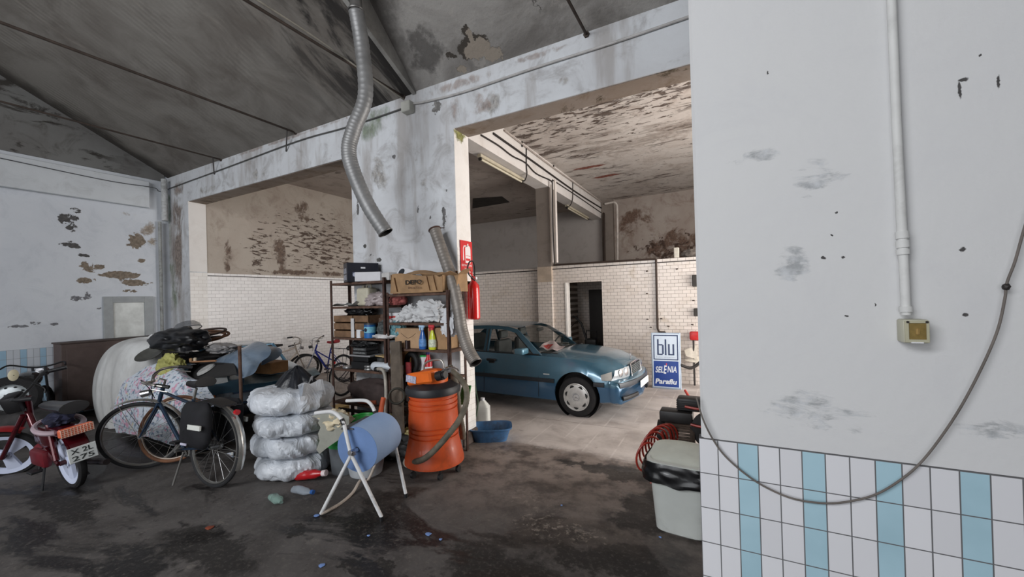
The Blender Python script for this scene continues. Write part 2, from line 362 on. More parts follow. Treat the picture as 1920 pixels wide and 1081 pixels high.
m.bump(m.math('ADD', m.math('MULTIPLY', wav, m.ramp(m.noise(1.7, 4), .3, .8)), m.math('MULTIPLY', m.noise(7, 6, .7), 2.)), .22, .02)
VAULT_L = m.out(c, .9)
m = NT('peeling_vault')
c = m.mix(m.ramp(m.noise(1.0, 6, .65, .8), .35, .68), lin((158, 155, 151)), lin((116, 112, 108)))
pk = m.blobs([((-2.50, 4.02, 4.85), (.20, .10, .12)), ((-2.33, 4.10, 4.76), (.12, .06, .08)), ((-2.52, 3.90, 4.96), (.05, .06, .12)), ((-2.78, 4.12, 4.76), (.08, .04, .06))], .05, 9, .1)
c = m.mix(m.math('MULTIPLY', m.ramp(m.noise(3.0, 7, .7, .6), .58, .68), .6), c, lin((165, 160, 154)))
ed = m.blobs([((-2.53, 4.0, 4.87), (.23, .12, .14)), ((-2.55, 3.88, 4.98), (.06, .07, .13)), ((-2.86, 4.0, 4.86), (.07, .03, .03))], .05, 9, .1)
c = m.mix(ed, c, lin((66, 60, 54)))
c = m.mix(pk, c, lin((150, 140, 128)))
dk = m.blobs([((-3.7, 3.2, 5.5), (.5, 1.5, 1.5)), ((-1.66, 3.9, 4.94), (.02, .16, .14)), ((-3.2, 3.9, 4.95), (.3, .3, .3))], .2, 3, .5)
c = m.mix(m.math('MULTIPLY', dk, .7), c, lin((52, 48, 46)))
m.bump(m.math('SUBTRACT', m.noise(10, 6, .7), pk), .6, .02)
VAULT_R = m.out(c, .85)

m = NT('garage_floor'); s = m.sep()
c = m.mix(m.ramp(m.noise(1.3, 8, .68, .4), .36, .66), lin((92, 88, 86)), lin((66, 62, 60)))
c = m.mix(m.ramp(m.noise(.8, 8, .66, .7, sv=(.8, 1.7, 1)), .50, .58), c, lin((27, 25, 25)))
c = m.mix(m.math('MULTIPLY', m.ramp(m.noise(5, 8, .75), .56, .7), .55), c, lin((122, 116, 110)))
bl = m.blobs([(fl(570, 988), (.14, .06, 1)), (fl(1080, 1050), (.3, .16, 1)), (fl(1180, 1050), (.35, .2, 1)), (fl(1165, 885), (.45, .22, 1)), (fl(1090, 870), (.3, .08, 1)), (fl(930, 1070), (.5, .3, 1)), (fl(380, 1030), (.7, .22, 1)), (fl(120, 950), (.8, .2, 1)), (fl(690, 1070), (.3, .12, 1)), (fl(1210, 960), (.25, .5, 1))], .16, 4, .3)
c = m.mix(m.math('MULTIPLY', bl, .85), c, lin((30, 27, 25)))
c = m.mix(m.math('MULTIPLY', m.ramp(m.noise(28, 6, .75), .5, .72), .5), c, lin((118, 112, 106)))
c = m.mix(m.math('MULTIPLY', m.ramp(m.noise(9, 8, .75, .5), .56, .66), .6), c, lin((40, 37, 36)))
sp = m.blobs([(fl(995, 930), (.35, .1, 1)), (fl(1040, 985), (.4, .1, 1)), (fl(1090, 1000), (.25, .08, 1))], .25, 10, .4)
sp = m.math('MULTIPLY', sp, m.ramp(m.noise(22, 6, .75), .46, .6))
c = m.mix(m.math('MULTIPLY', sp, .75), c, lin((150, 142, 132)))
# light concrete slabs of the inner bay
ci = m.mix(m.ramp(m.noise(1.5, 7, .65, .4), .36, .7), lin((196, 187, 181)), lin((160, 150, 144)))
gx = m.math('ABSOLUTE', m.math('SUBTRACT', m.math('MODULO', m.math('ADD', s[0], 100.03), .36), .18)); lnx = m.math('MULTIPLY', m.ramp(gx, .014, .006), m.ramp(m.noise(2.2, 4), .42, .55))
gy = m.math('ABSOLUTE', m.math('SUBTRACT', m.math('MODULO', m.math('ADD', s[1], 99.35), 1.1), .55)); lny = m.math('MULTIPLY', m.ramp(gy, .014, .005), m.ramp(m.noise(1.3, 4), .4, .5))
ci = m.mix(m.math('MULTIPLY', lnx, .45), ci, lin((214, 206, 200))); ci = m.mix(m.math('MULTIPLY', lny, .45), ci, lin((98, 88, 82)))
ci = m.mix(m.math('MULTIPLY', m.ramp(m.noise(4, 7, .7), .6, .7), .5), ci, lin((112, 100, 94)))
edge = m.math('ADD', s[1], m.math('MULTIPLY', m.noise(3, 6, .7), .5))
mid = m.mix(m.ramp(m.noise(4, 6, .7), .4, .65), lin((136, 124, 116)), lin((84, 75, 70)))
c = m.mix(m.math('MULTIPLY', m.math('MULTIPLY', m.ramp(edge, 2.6, 4.5), m.ramp(s[0], -3.6, -2.7)), m.math('SUBTRACT', 1., m.math('MULTIPLY', bl, .8))), c, mid)
c = m.mix(m.ramp(edge, 4.78, 4.98), c, ci)
m.bump(m.noise(18, 6, .7), .25, .008)
FLOOR = m.out(c, m.mix(m.ramp(m.noise(.8, 8, .66, .7, sv=(.8, 1.7, 1)), .50, .58), (.75,)*3+(1,), (.42,)*3+(1,)))

# ================================================================= SETTING: geometry
def sbox(name, m, *ab):
    b = B()
    for a, c_ in ab: box(b, a, c_)
    return struct(name, b, m)
XR = 5.0; YB = -6.0; YP = 9.0; YF = 13.8
b = B(); box(b, (-11, -6.5, -.12), (6, 14.5, 0)); struct('floor', b, FLOOR)
# vault ceilings
def slab(name, m, pts, x0, x1, t=.1):
    b = B(); n = len(pts)
    lo = [[b.verts.new((x, y, z)) for y, z in pts] for x in (x0, x1)]; hi = [[b.verts.new((x, y, z+t)) for y, z in pts] for x in (x0, x1)]
    for i in range(n-1):
        b.faces.new((lo[0][i], lo[1][i], lo[1][i+1], lo[0][i+1])); b.faces.new((hi[0][i], hi[1][i], hi[1][i+1], hi[0][i+1]))
        for k in (0, 1): b.faces.new((lo[k][i], lo[k][i+1], hi[k][i+1], hi[k][i]))
    for i in (0, -1): b.faces.new((lo[0][i], lo[1][i], hi[1][i], hi[0][i]))
    return struct(name, b, m)
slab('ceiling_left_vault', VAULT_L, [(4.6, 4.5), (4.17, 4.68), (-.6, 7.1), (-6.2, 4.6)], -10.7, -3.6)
slab('ceiling_right_vault', VAULT_R, [(4.6, 4.48), (4.17, 4.70), (1.0, 7.65), (-.8, 8.3), (-6.2, 4.8)], -3.6, 5.2)
b = B()   # upright face where the right vault stands higher than the left one
poly = [(4.17, 4.66), (-.6, 7.1), (-6.2, 4.6), (-6.2, 4.85), (-.8, 8.35), (1.0, 7.7), (4.17, 4.74)]
a0 = [b.verts.new((-3.64, y, z)) for y, z in poly]; a1 = [b.verts.new((-3.58, y, z)) for y, z in poly]
b.faces.new(a0); b.faces.new(a1[::-1])
for i in range(len(poly)): j = (i+1) % len(poly); b.faces.new((a0[i], a0[j], a1[j], a1[i]))
struct('ceiling_vault_step', b, mat((150, 148, 144), .85, var=.3, scale=3))
slab('ceiling_left_bay', PL_CEIL_L, [(4.49, 4.95), (14, 4.95)], -10, -3.98)
slab('ceiling_right_bay', PL_CEIL_IN, [(4.49, 5.15), (14, 5.15)], -3.7, 5.2)
b = B(); box(b, (-10.75, YB-.2, 0), (XLW, YM+.3, 7.4)); struct('wall_left', b, PL_LEFT)
b = B(); box(b, (XLW-.01, -6, 3.96), (XLW+.11, YM-.35, 4.50), .01); struct('trim_1', b, plaster('cornice_paint', (214, 218, 222), (170, 172, 174), .4))
b = B(); grid(b, lambda u, v: Vector((XLW+.03, -6+u*10.1, 4.58+v*2.6)), 2, 2); solid(b, .02)
struct('trim_2', b, plaster('bare_gable_plaster', (122, 122, 120), (84, 80, 76), .9, dark=(58, 54, 50), dthr=(.54, .6), dscale=2., dsv=(1, .5, 1.6)))
b = B(); box(b, (XLW-.01, -6, 0), (XLW+.012, YM-.2, 1.245)); struct('trim_3', b, TILE_L)
# main wall: pier, pillar, lintels, jamb on the right
b = B(); box(b, (-10.7, YM, 0), (XPL, YM+TM, ZB)); struct('wall_main_pillar', b, PL_MAIN)
b = B(); box(b, (XCL, YM, 0), (XCR, YM+TM-.01, ZB)); struct('wall_main_pier', b, PL_MAIN)
b = B(); box(b, (-10.7, YM, ZB), (XR, YM+TM, 5.3)); struct('wall_main_beam', b, PL_MAIN)
b = B(); box(b, (.6, YM, 0), (XR, YM+TM, ZB)); struct('wall_main_jamb', b, PL_MAIN)
b = B(); box(b, (-10.6, YM+.02, ZB-.006), (.6, YM+TM, ZB+.01)); struct('trim_4', b, PL_SOFF)
b = B(); box(b, (XCR-.05, YM+.006, .18), (XCR+.008, YM+TM+.004, 2.55)); struct('trim_5', b, BR_REV)
b = B(); box(b, (XCR-.05, YM+.003, 2.55), (XCR+.006, YM+TM, ZB)); struct('trim_6', b, PL_REVEAL)
b = B(); box(b, (XCL-.03, YM+.01, 0), (XCR+.03, YM+TM+.02, .17), .012); struct('baseboard_pier', b, mat((86, 74, 68), .9, var=.4, bump=.6, scale=14))
b = B(); box(b, (XPL-.03, YM+.004, 0), (XPL+.01, YM+TM+.02, 2.60)); struct('trim_7', b, BR_REV)
b = B(); box(b, (XPL-.03, YM+.004, 2.62), (XPL+.006, YM+TM, ZB)); struct('trim_8', b, PL_REVEAL)
# left bay side wall
b = B(); box(b, (-9.95, YM+TM, 0), (-9.72, 14, 5.0)); struct('wall_side', b, PL_BROWN)
b = B(); box(b, (-9.74, YM+TM, 0), (-9.69, YP, 2.60)); struct('trim_9', b, BR_SIDE)
b = B(); box(b, (-9.70, YM+TM, 2.535), (-9.684, YP, 2.55)); struct('trim_10', b, mat((70, 62, 58), .7))
# partition of the inner bays with a doorway
DX0, DX1, DZ = -3.30, -2.446, 2.215
b = B()
box(b, (-9.7, YP+.02, 0), (-4.02, YP+.2, 2.60)); struct('wall_partition_left', b, BR_BACK)
b = B(); box(b, (XR, YP, DZ), (-4.0+.35, YP+.2, 2.63)); box(b, (-3.65, YP, 0), (DX0, YP+.2, DZ)); box(b, (DX1, YP, 0), (XR, YP+.2, DZ)); struct('wall_partition', b, BR_BACK)
b = B(); box(b, (-9.7, YP+.006, 2.535), (-4.02, YP+.03, 2.555)); box(b, (-3.65, YP-.008, 2.545), (XR, YP+.02, 2.565)); struct('trim_11', b, mat((52, 44, 40), .6))
b = B(); box(b, (DX0-.03, YP-.015, 0), (DX0+.012, YP+.21, DZ)); struct('door_1', b, mat((236, 230, 224), .6, var=.1))
# pillar standing under the inner beam
b = B(); box(b, (-4.0, YP-.06, 2.60), (-3.65, YP+.3, 4.54)); struct('wall_post', b, PL_POST)
b = B(); box(b, (-4.01, YP-.07, 0), (-3.64, YP+.3, 2.25)); struct('wall_post_foot', b, BR_BACK)
b = B(); box(b, (-4.01, YP-.07, 2.25), (-3.64, YP+.3, 2.62)); struct('wall_post_band', b, mat((188, 170, 152), .8, var=.15, scale=4))
b = B(); box(b, (-4.0, YM+TM, 4.54), (-3.65, YF, 5.2)); struct('wall_inner_beam', b, [PL_BEAM_IN])
b = B(); box(b, (-10, YF, 0), (XR+.2, YF+.2, 5.3)); struct('wall_back', b, PL_BACK)
b = B(); box(b, (-10, YF-.06, 0), (-3.66, YF+.01, 5.0)); struct('wall_back_left_bay', b, PL_GREY)
b = B(); box(b, (-3.64, YF-.2, 0), (-3.25, YF+.01, 5.16)); struct('wall_back_pilaster', b, PL_POST)
# small wash room behind the doorway
sbox('wall_washroom_back', BR_BACK, ((-3.6, 10.7, 0), (-1.5, 10.8, 2.6)))
sbox('wall_washroom_left', BR_BACK, ((-3.7, YP+.2, 0), (-3.6, 10.8, 2.6)))
sbox('wall_washroom_right', BR_BACK, ((-1.5, YP+.2, 0), (-1.4, 10.8, 2.6)))
b = B(); prism(b, [(-6.65, 10.2), (-5.8, 10.5), (-5.95, 11.25), (-7.4, 11.3)], .012, Matrix.Translation((0, 0, 4.94))); struct('trim_13', b, mat((52, 46, 42), .9, var=.3))
b = B(); box(b, (-9.9, YP+.2, 2.60), (XR, 10.8, 2.63)); struct('ceiling_washroom', b, PL_GREY)
# outer walls with the openings the daylight comes through
b = B(); box(b, (XR, YM, 0), (XR+.2, 4.9, 5.3)); box(b, (XR, 9.2, 0), (XR+.2, 14, 5.3)); box(b, (XR, 4.9, 4.2), (XR+.2, 9.2, 5.3)); struct('wall_right_bay', b, PL_GREY)
b = B(); box(b, (XR, YB, 0), (XR+.2, YM, 8)); struct('wall_right_hall', b, PL_RIGHT)
b = B(); box(b, (-10.7, YB-.2, 0), (-4.3, YB, 7)); box(b, (1.3, YB-.2, 0), (XR+.2, YB, 7)); box(b, (-4.3, YB-.2, 4.0), (1.3, YB, 4.2)); box(b, (-4.3, YB-.2, 6.0), (1.3, YB, 7.2)); struct('wall_rear', b, PL_RIGHT)
# wall on the right, close to the camera
XE = -.104; YR = 1.94
b = B(); box(b, (XE, YR+.002, 0), (XR, YR+.30, 8.2), .012); struct('wall_right', b, PL_RIGHT)
b = B(); box(b, (-.113, YR-.012, 0), (XR, YR+.05, 1.245), .002); struct('trim_12', b, TILE_W)
# small window of the left wall
b = B()
y0, y1, z0, z1 = 3.10, 3.86, .8, 2.13
X = XLW+.05
for a, c_ in (((X-.06, y0, z0), (X, y0+.14, z1)), ((X-.06, y1-.14, z0), (X, y1, z1)), ((X-.06, y0+.14, z1-.12), (X, y1-.14, z1))): box(b, a, c_, .004)
wf = struct('window_1', b, mat((158, 162, 164), .6, var=.08))
b = B(); box(b, (X-.045, y0+.14, z0), (X-.03, y1-.14, z1-.12)); OB('pane', b, mat((200, 204, 202), .35, var=.25, scale=3), wf)
# ================================================================= SALOON CAR IN THE INNER BAY
def boolean_cut(o, cutters):
    cs = []
    for bmc in cutters:
        bmesh.ops.recalc_face_normals(bmc, faces=bmc.faces)
        me = bpy.data.meshes.new('cut'); bmc.to_mesh(me); bmc.free(); c = bpy.data.objects.new('cut', me); C.objects.link(c)
        md = o.modifiers.new('b', 'BOOLEAN'); md.operation = 'DIFFERENCE'; md.object = c; md.solver = 'EXACT'; cs.append(c)
        if o.parent: c.parent = o.parent
    dg = bpy.context.evaluated_depsgraph_get(); me = bpy.data.meshes.new_from_object(o.evaluated_get(dg))
    o.modifiers.clear(); o.data = me
    for p in me.polygons: p.use_smooth = True
    me.set_sharp_from_angle(angle=radians(32))
    for c in cs: bpy.data.objects.remove(c)
def star_bm(bm, c, axis, R, t=.006, up=(0, 0, 1)):
    M = frame_m(c, axis, up)
    torus(bm, c, axis, R, t*.7, 28, 6)
    for k in range(3):
        a = pi/2+k*2*pi/3
        tip = Vector((cos(a), sin(a), 0))*R; n = Vector((-sin(a), cos(a), 0))*R*.11
        vs = [bm.verts.new(M @ p) for p in (tip, n, -n, Vector((0, 0, t)), Vector((0, 0, -t)))]
        for q in ((0, 1, 3), (0, 3, 2), (0, 4, 1), (0, 2, 4), (1, 4, 2), (1, 2, 3)):
            bm.faces.new([vs[i] for i in q])
TYRE = mat((26, 25, 26), .85, var=.25, scale=20)
CHROME = mat((200, 200, 204), .18, 1., var=.05)
BLACKP = mat((24, 24, 26), .5, var=.2)
GLASS = NT('car_glass'); GLASS.out(lin((30, 38, 36)), .04); GLASS.b.inputs['Alpha'].default_value = .38; GLASS = GLASS.m
def car_paint(name, base, low=None, zs=.50, dust=.25):
    m = NT(name); s = m.sep(); c = m.mix(m.ramp(m.noise(2.5, 4), .3, .7), lin(base), lin(tuple(int(k*.93) for k in base)))
    if low: c = m.mix(m.math('LESS_THAN', s[2], zs), c, lin(low))
    c = m.mix(m.math('MULTIPLY', m.ramp(m.noise(5, 6, .7), .55, .75), dust), c, lin((120, 118, 116)))
    m.out(c, .26, .35); m.b.inputs['Coat Weight'].default_value = .7; m.b.inputs['Coat Roughness'].default_value = .08
    return m.m
PAINT = car_paint('teal_blue_paint', (66, 106, 126), (52, 92, 124), .50, .12)
CARROT = radians(-3.2)
cx0, cy0 = -2.07, 6.0
car = thing('saloon_car', 'metallic blue four-door saloon car parked nose right in the inner bay', 'car',
            (cx0-sin(CARROT)*.82, cy0+cos(CARROT)*.82, 0), CARROT)
# stations: x, deck centre z, shoulder z, shoulder half width, mid half width, bottom z
ST = [(-3.78, .56, .55, .74, .76, .30), (-3.76, .60, .58, .78, .80, .26), (-3.70, .62, .61, .79, .81, .25), (-3.685, .88, .86, .70, .80, .25), (-3.60, .97, .95, .73, .82, .24),
      (-3.3, 1.01, .975, .76, .84, .23), (-2.9, .99, .96, .79, .855, .22), (-2.3, .96, .95, .81, .86, .20), (-1.6, .95, .94, .815, .862, .19), (-.9, .94, .93, .815, .862, .19),
      (-.52, .97, .925, .80, .86, .19), (-.40, 1.005, .92, .795, .86, .19), (-.2, .995, .91, .785, .858, .20), (.1, .965, .885, .77, .855, .21), (.35, .93, .85, .745, .85, .22), (.52, .865, .79, .72, .84, .23),
      (.62, .815, .75, .70, .83, .24), (.665, .785, .72, .68, .82, .24), (.685, .64, .62, .80, .835, .24), (.72, .615, .60, .805, .84, .235), (.79, .60, .585, .79, .83, .24), (.815, .56, .55, .77, .81, .26), (.82, .50, .49, .75, .80, .29)]
def nose(x, y):
    k = max(0., min(1., (x-.1)/.6)); k2 = max(0., min(1., (-3.2-x)/.5))
    return x-.17*k*(abs(y)/.84)**2.6+.10*k2*(abs(y)/.84)**2.6
b = B(); rings = []
def interp(ST, n=4):
    out = []
    for a, c_ in zip(ST, ST[1:]):
        k = n if abs(c_[0]-a[0]) > .15 else 1
        for i in range(k): out.append(tuple(a[j]+(c_[j]-a[j])*i/k for j in range(6)))
    return out+[ST[-1]]
for x, zc, ze, ws, wm, zb in interp(ST, 3):
    ztop = ze
    half = [(0, zc), (.3*ws, zc-.004), (.6*ws, zc-.018), (.86*ws, ze+.022 if zc-ze > .03 else ze+.004), (ws, ze-.012), (ws+(wm-ws)*.55, ze-.09*(ze-.25)/.6), (wm, max(.52, zb)+(ze-.52)*.38 if ze > .6 else ze-.05),
            (wm+.006, .52 if ze > .6 else ze-.1), (wm+.002, .40 if ze > .56 else ze-.16), (wm-.03, zb+.03), (wm-.09, zb), (0, zb)]
    pts = [(y, z) for y, z in half]+[(-y, z) for y, z in half[-2:0:-1]]
    rings.append([b.verts.new((nose(x, y), y, z)) for y, z in pts])
for A, B2 in zip(rings, rings[1:]):
    for k in range(len(A)): b.faces.new((A[k], A[(k+1) % len(A)], B2[(k+1) % len(A)], B2[k]))
b.faces.new(rings[0][::-1]); b.faces.new(rings[-1])
body = OB('body', b, PAINT, car)
cuts = []
for wx in (0, -2.69):
    for s in (-1, 1):
        cb = B(); cyl(cb, (wx, s*.60, .33), (wx, s*1.0, .33), .372, 40); cuts.append(cb)
cb = B(); box(cb, (-3.0, -.70, .86), (-.50, .70, 1.2)); cuts.append(cb)
boolean_cut(body, cuts)
# dark wheel wells
for wx in (0, -2.69):
    for s in (-1, 1): b = B(); lathe(b, [(0, .0), (.366, .0), (.371, .22)], 32, Matrix.Translation((wx, s*.61, .33)) @ Matrix.Rotation(-s*pi/2, 4, 'X')); OB('wheel_well', b, BLACKP, car)
# greenhouse
def ysd(z): t = max(0, (z-.93)/.45); return .80-.20*t**1.25
prof = [(-.62, .925), (-.92, 1.16), (-1.16, 1.325), (-1.38, 1.375), (-1.8, 1.395), (-2.25, 1.38), (-2.55, 1.335), (-2.85, 1.18), (-3.18, .965)]
def S(x, z, s, off=0): return Vector((x, s*(ysd(z)+off), z))
def strip(bm, outer, inner, s, t=.03):
    A = [bm.verts.new(S(x, z, s)) for x, z in outer]; Bv = [bm.verts.new(S(x, z, s)) for x, z in inner]
    A2 = [bm.verts.new(S(x, z, s, -t)) for x, z in outer]; B3 = [bm.verts.new(S(x, z, s, -t)) for x, z in inner]
    for i in range(len(A)-1):
        for q in ((A[i], A[i+1], Bv[i+1], Bv[i]), (A2[i], A2[i+1], B3[i+1], B3[i]), (Bv[i], Bv[i+1], B3[i+1], B3[i]), (A[i], A[i+1], A2[i+1], A2[i])): bm.faces.new(q)
b = B()
inn = [(-.76, .935), (-.98, 1.115), (-1.19, 1.27), (-1.39, 1.318), (-1.8, 1.335), (-2.22, 1.32), (-2.46, 1.27), (-2.66, 1.13), (-2.82, .965)]
for s in (-1, 1):
    strip(b, prof, inn, s)
    strip(b, [(-1.70, .93), (-1.73, 1.335)], [(-1.79, .93), (-1.82, 1.335)], s, .04)   # B pillar
    strip(b, [(-2.44, .94), (-2.44, 1.29)], [(-2.49, .94), (-2.49, 1.27)], s)
def roof(u, v):
    x = -1.12+(-2.53+1.12)*u; zs = 1.33+.065*sin(pi*(.12+.8*u))**.8; y = (2*v-1)
    return Vector((x+.05*(1-abs(y)**2)*(1-2*u), y*(ysd(zs)+.004), zs+.035*(1-abs(y)**2.6)))
grid(b, roof, 10, 14)
OB('roof_frame', b, PAINT, car)
# glass
def ws_(u, v):
    y = 2*v-1; bot = Vector((-.58+.12*(1-y*y), y*.76, .955+.04*(1-y*y))); top = Vector((-1.17+.07*(1-y*y), y*.60, 1.335+.035*(1-y*y)))
    p = bot.lerp(top, u); p.z += .018*sin(pi*u); return p
b = B(); grid(b, ws_, 8, 12); OB('windscreen', b, GLASS, car)
def rw_(u, v):
    y = 2*v-1; bot = Vector((-3.22+.0*y-.05*(1-y*y), y*.72, .985+.02*(1-y*y))); top = Vector((-2.53-.05*(1-y*y), y*.60, 1.34+.03*(1-y*y)))
    return bot.lerp(top, u)
b = B(); grid(b, rw_, 6, 10); OB('rear_window', b, GLASS, car)
for s in (-1, 1):
    for poly in ([(-.78, .935), (-.99, 1.11), (-1.19, 1.265), (-1.39, 1.315), (-1.73, 1.33), (-1.70, .93)], [(-1.79, .93), (-1.82, 1.33), (-1.9, 1.332), (-2.22, 1.318), (-2.44, 1.28), (-2.44, .94)], [(-2.49, .95), (-2.49, 1.25), (-2.65, 1.13), (-2.80, .965)]):
        b = B(); vs = [b.verts.new(S(x, z, s, -.012)) for x, z in poly]; b.faces.new(vs); OB('side_window', b, GLASS, car)
    # black seals, mouldings, handles, mirrors
    b = B()
    strip(b, [(-.66, .945), (-1.6, .948), (-2.8, .975)], [(-.66, .925), (-1.6, .928), (-2.8, .955)], s, -.008)
    for q in ((-1.73, .93, -1.76, 1.33), (-.78, .94, -1.19, 1.27)): tube(b, [S(q[0], q[1], s, .003), S(q[2], q[3], s, .003)], .010, 6)
    OB('window_seal', b, BLACKP, car)
    b = B()
    # flat moulding following the flank, stopping at the arches
    for xa, xb in ((-3.70, -3.06), (-2.33, -.365), (.37, .60)):
        n = 14; L = []
        for i in range(n+1):
            x = xa+(xb-xa)*i/n; y = .868 if -3 < x < .2 else .862-.02*(abs(x+.0)-.2 if x > .2 else 0)-.05*max(0, -3.0-x)
            xx = nose(x, y); L.append([b.verts.new((xx, s*(y+o), z)) for o, z in ((-.02, .50), (.016, .505), (.018, .53), (.014, .565), (-.02, .57))])
        for A, B2 in zip(L, L[1:]):
            for k in range(4): b.faces.new((A[k], A[k+1], B2[k+1], B2[k]))
    OB('side_moulding', b, mat((30, 34, 40), .45), car)
    for hx in (-1.58, -2.42):
        b = B(); box(b, (hx-.10, s*.845, .79), (hx+.10, s*.885, .83), .012); box(b, (hx-.06, s*.84, .75), (hx+.06, s*.862, .79), .01)
        OB('door_handle', b, BLACKP, car)
    b = B(); box(b, (-1.00, s*.83, .945), (-.83, s*1.05, 1.05), .03, seg=3); mr = OB('door_mirror', b, mat((96, 140, 160), .2, .3, var=.05, coat=.8), car)
    b = B(); box(b, (-1.0, s*.845, .955), (-1.006, s*1.035, 1.04)); OB('mirror_glass', b, CHROME, mr)
    # panel gaps
    for pts in ([(-.68, .93), (-.66, .80), (-.65, .55), (-.66, .26)], [(-1.74, .93), (-1.74, .6), (-1.75, .25)], [(-2.44, .94), (-2.44, .72), (-2.36, .5)]):
        P_ = [Vector((x, s*((.80+.066*min(1, (.93-z)/.28))-.001), z)) for x, z in pts]; b = B(); tube(b, spl(P_, 4), .004, 5)
        OB('door_gap', b, mat((10, 14, 20), .7), car)
    b = B(); box(b, (-.56, s*.862, .625), (-.45, s*.874, .645), .004); OB('indicator', b, mat((196, 200, 200), .2), car)
    # headlight
    M0 = lambda y, z, o: Vector((nose(.70+o, y)-.12*max(0, (z-.66)), s*y, z))
    outl = lambda u, v: (lambda ya, yb, z: M0(ya+(yb-ya)*u, z, .012+.012*sin(pi*v)))(.345-.01*v, .83-.10*v, .60+(.165-.02*u)*v)
    b = B(); grid(b, outl, 10, 6)
    bmesh.ops.solidify(b, geom=list(b.faces), thickness=.03)
    hl = OB('headlight', b, mat((215, 220, 224), .12, .2, var=.12, scale=30, coat=.6), car)
    b = B()
    for u_ in ((.47, .69), (.62, .69)):
        p = M0(u_[0], u_[1], .028); lathe(b, [(0, .012), (.03, .010), (.058, 0)], 20, frame_m(p, (1, s*.25, 0)))
    OB('reflector', b, CHROME, hl)
    b = B(); grid(b, lambda u, v: (lambda z: Vector((.565-.15*u-.02*v, s*(.858-.36*(z-.62)+.0*u-.05*(1-u)**2), z)))(.605+(.125-.05*u)*v), 5, 4); bmesh.ops.solidify(b, geom=list(b.faces), thickness=.02)
    OB('corner_lamp', b, mat((214, 210, 204), .15, var=.1), car)
# front: bumper strip, lip, grille, plate, emblem
b = B()
L = []
for i in range(31):
    y = -.80+1.6*i/30; x = nose(.80, y)-.01
    L.append([b.verts.new((x+o, y, z)) for o, z in ((-.02, .485), (.032, .49), (.036, .52), (.026, .565), (-.05, .585))])
for A, B2 in zip(L, L[1:]):
    for k in range(4): b.faces.new((A[k], A[k+1], B2[k+1], B2[k]))
OB('bumper_strip', b, mat((44, 50, 58), .4, var=.1), car)
b = B()
for i, sgn in ((0, -1), (1, 1)):
    pts = [(nose(.81, y)+.004, y, .33) for y in [sgn*(.30+.04*k) for k in range(12)]]; tube(b, pts, .026, 8, sx=1., sy=1.4)
OB('air_intake', b, BLACKP, car)
b = B(); box(b, (.67, -.29, .60), (.712, .29, .765)); gr = OB('grille', b, mat((40, 42, 44), .5), car)
gr.location = (0, 0, 0)
b = B()
for k in range(6): z = .612+.027*k; box(b, (.715, -.27, z), (.726, .27, z+.012), .003)
OB('slat', b, mat((120, 128, 130), .35, .6), gr)
b = B(); tube(b, [(.722, -.30, .59), (.70, -.29, .765), (.690, -.25, .785), (.70, 0, .795), (.690, .25, .785), (.70, .29, .765), (.722, .30, .59)], .012, 8); tube(b, [(.722, 0, .59), (.70, 0, .79)], .006, 6)
OB('grille_surround', b, CHROME, gr)
b = B(); box(b, (.842, -.26, .415), (.852, .26, .525), .003); OB('number_plate', b, mat((226, 228, 226), .4, var=.05), car)
b = B(); star_bm(b, (.63, 0, .885), (1, 0, 0), .036, .005); cyl(b, (.63, 0, .80), (.63, 0, .85), .006, 8); OB('hood_emblem', b, CHROME, car)
# wheels
def car_wheel(parent, x, s, r=.312):
    e = [(.20, -.09), (.225, -.10), (r-.03, -.095), (r-.006, -.075), (r, -.04), (r, .04), (r-.006, .075), (r-.03, .095), (.225, .10), (.20, .09)]
    M = Matrix.Translation((x, s*.765, r)) @ Matrix.Rotation(-s*pi/2, 4, 'X')
    b = B(); lathe(b, e, 48, M); ty = OB('tyre', b, TYRE, parent)
    b = B(); lathe(b, [(.205, .06), (.215, .098), (.205, .102), (.19, .092), (.15, .104), (.10, .107), (.072, .108), (.066, .102), (0, .102)], 48, M); rim = OB('wheel_trim', b, mat((196, 194, 190), .35, .35, var=.12, scale=14), parent)
    for k in range(7):
        a = k*2*pi/7+.2; rr = .172; b = B()
        pts = [M @ Vector((rr*cos(a+t)*(1-.9*t*t), rr*sin(a+t)*(1-.9*t*t), .098)) for t in (-.24, -.12, 0, .12, .24)]
        tube(b, pts, [.004, .014, .019, .014, .004], 8); OB('trim_slot', b, mat((34, 34, 34), .8), rim)
    b = B(); star_bm(b, M @ Vector((0, 0, .106)), (0, s, 0), .052, .006); OB('centre_emblem', b, CHROME, rim)
for x in (0, -2.69):
    for s in (-1, 1): car_wheel(car, x, s)
# cabin
b = B(); box(b, (-3.0, -.69, .45), (-.5, .69, .50)); box(b, (-.72, -.70, .80), (-.36, .70, .955), .03); OB('dashboard', b, mat((40, 42, 44), .8), car)
for sx, s in ((-1.35, -.36), (-1.35, .36)):
    b = B(); box(b, (sx-.25, s-.25, .5), (sx+.25, s+.25, .66), .06, seg=2); box(b, (sx-.36, s-.24, .6), (sx-.22, s+.24, 1.12), .06, seg=2); box(b, (sx-.34, s-.13, 1.14), (sx-.24, s+.13, 1.29), .04, seg=2)
    OB('seat', b, mat((96, 98, 96), .85), car)
b = B(); box(b, (-2.75, -.6, .5), (-2.2, .6, .68), .05, seg=2); box(b, (-2.82, -.6, .6), (-2.68, .6, 1.15), .05, seg=2); OB('rear_seat', b, mat((88, 90, 90), .85), car)
b = B(); torus(b, (-.86, .36, .98), (-.9, 0, .45), .19, .014, 32, 8); cyl(b, (-.86, .36, .98), (-.62, .36, .86), .03, 10); OB('steering_wheel', b, BLACKP, car)
b = B(); box(b, (-1.06, -.11, 1.26), (-1.02, .11, 1.32), .01); OB('rear_view_mirror', b, BLACKP, car)
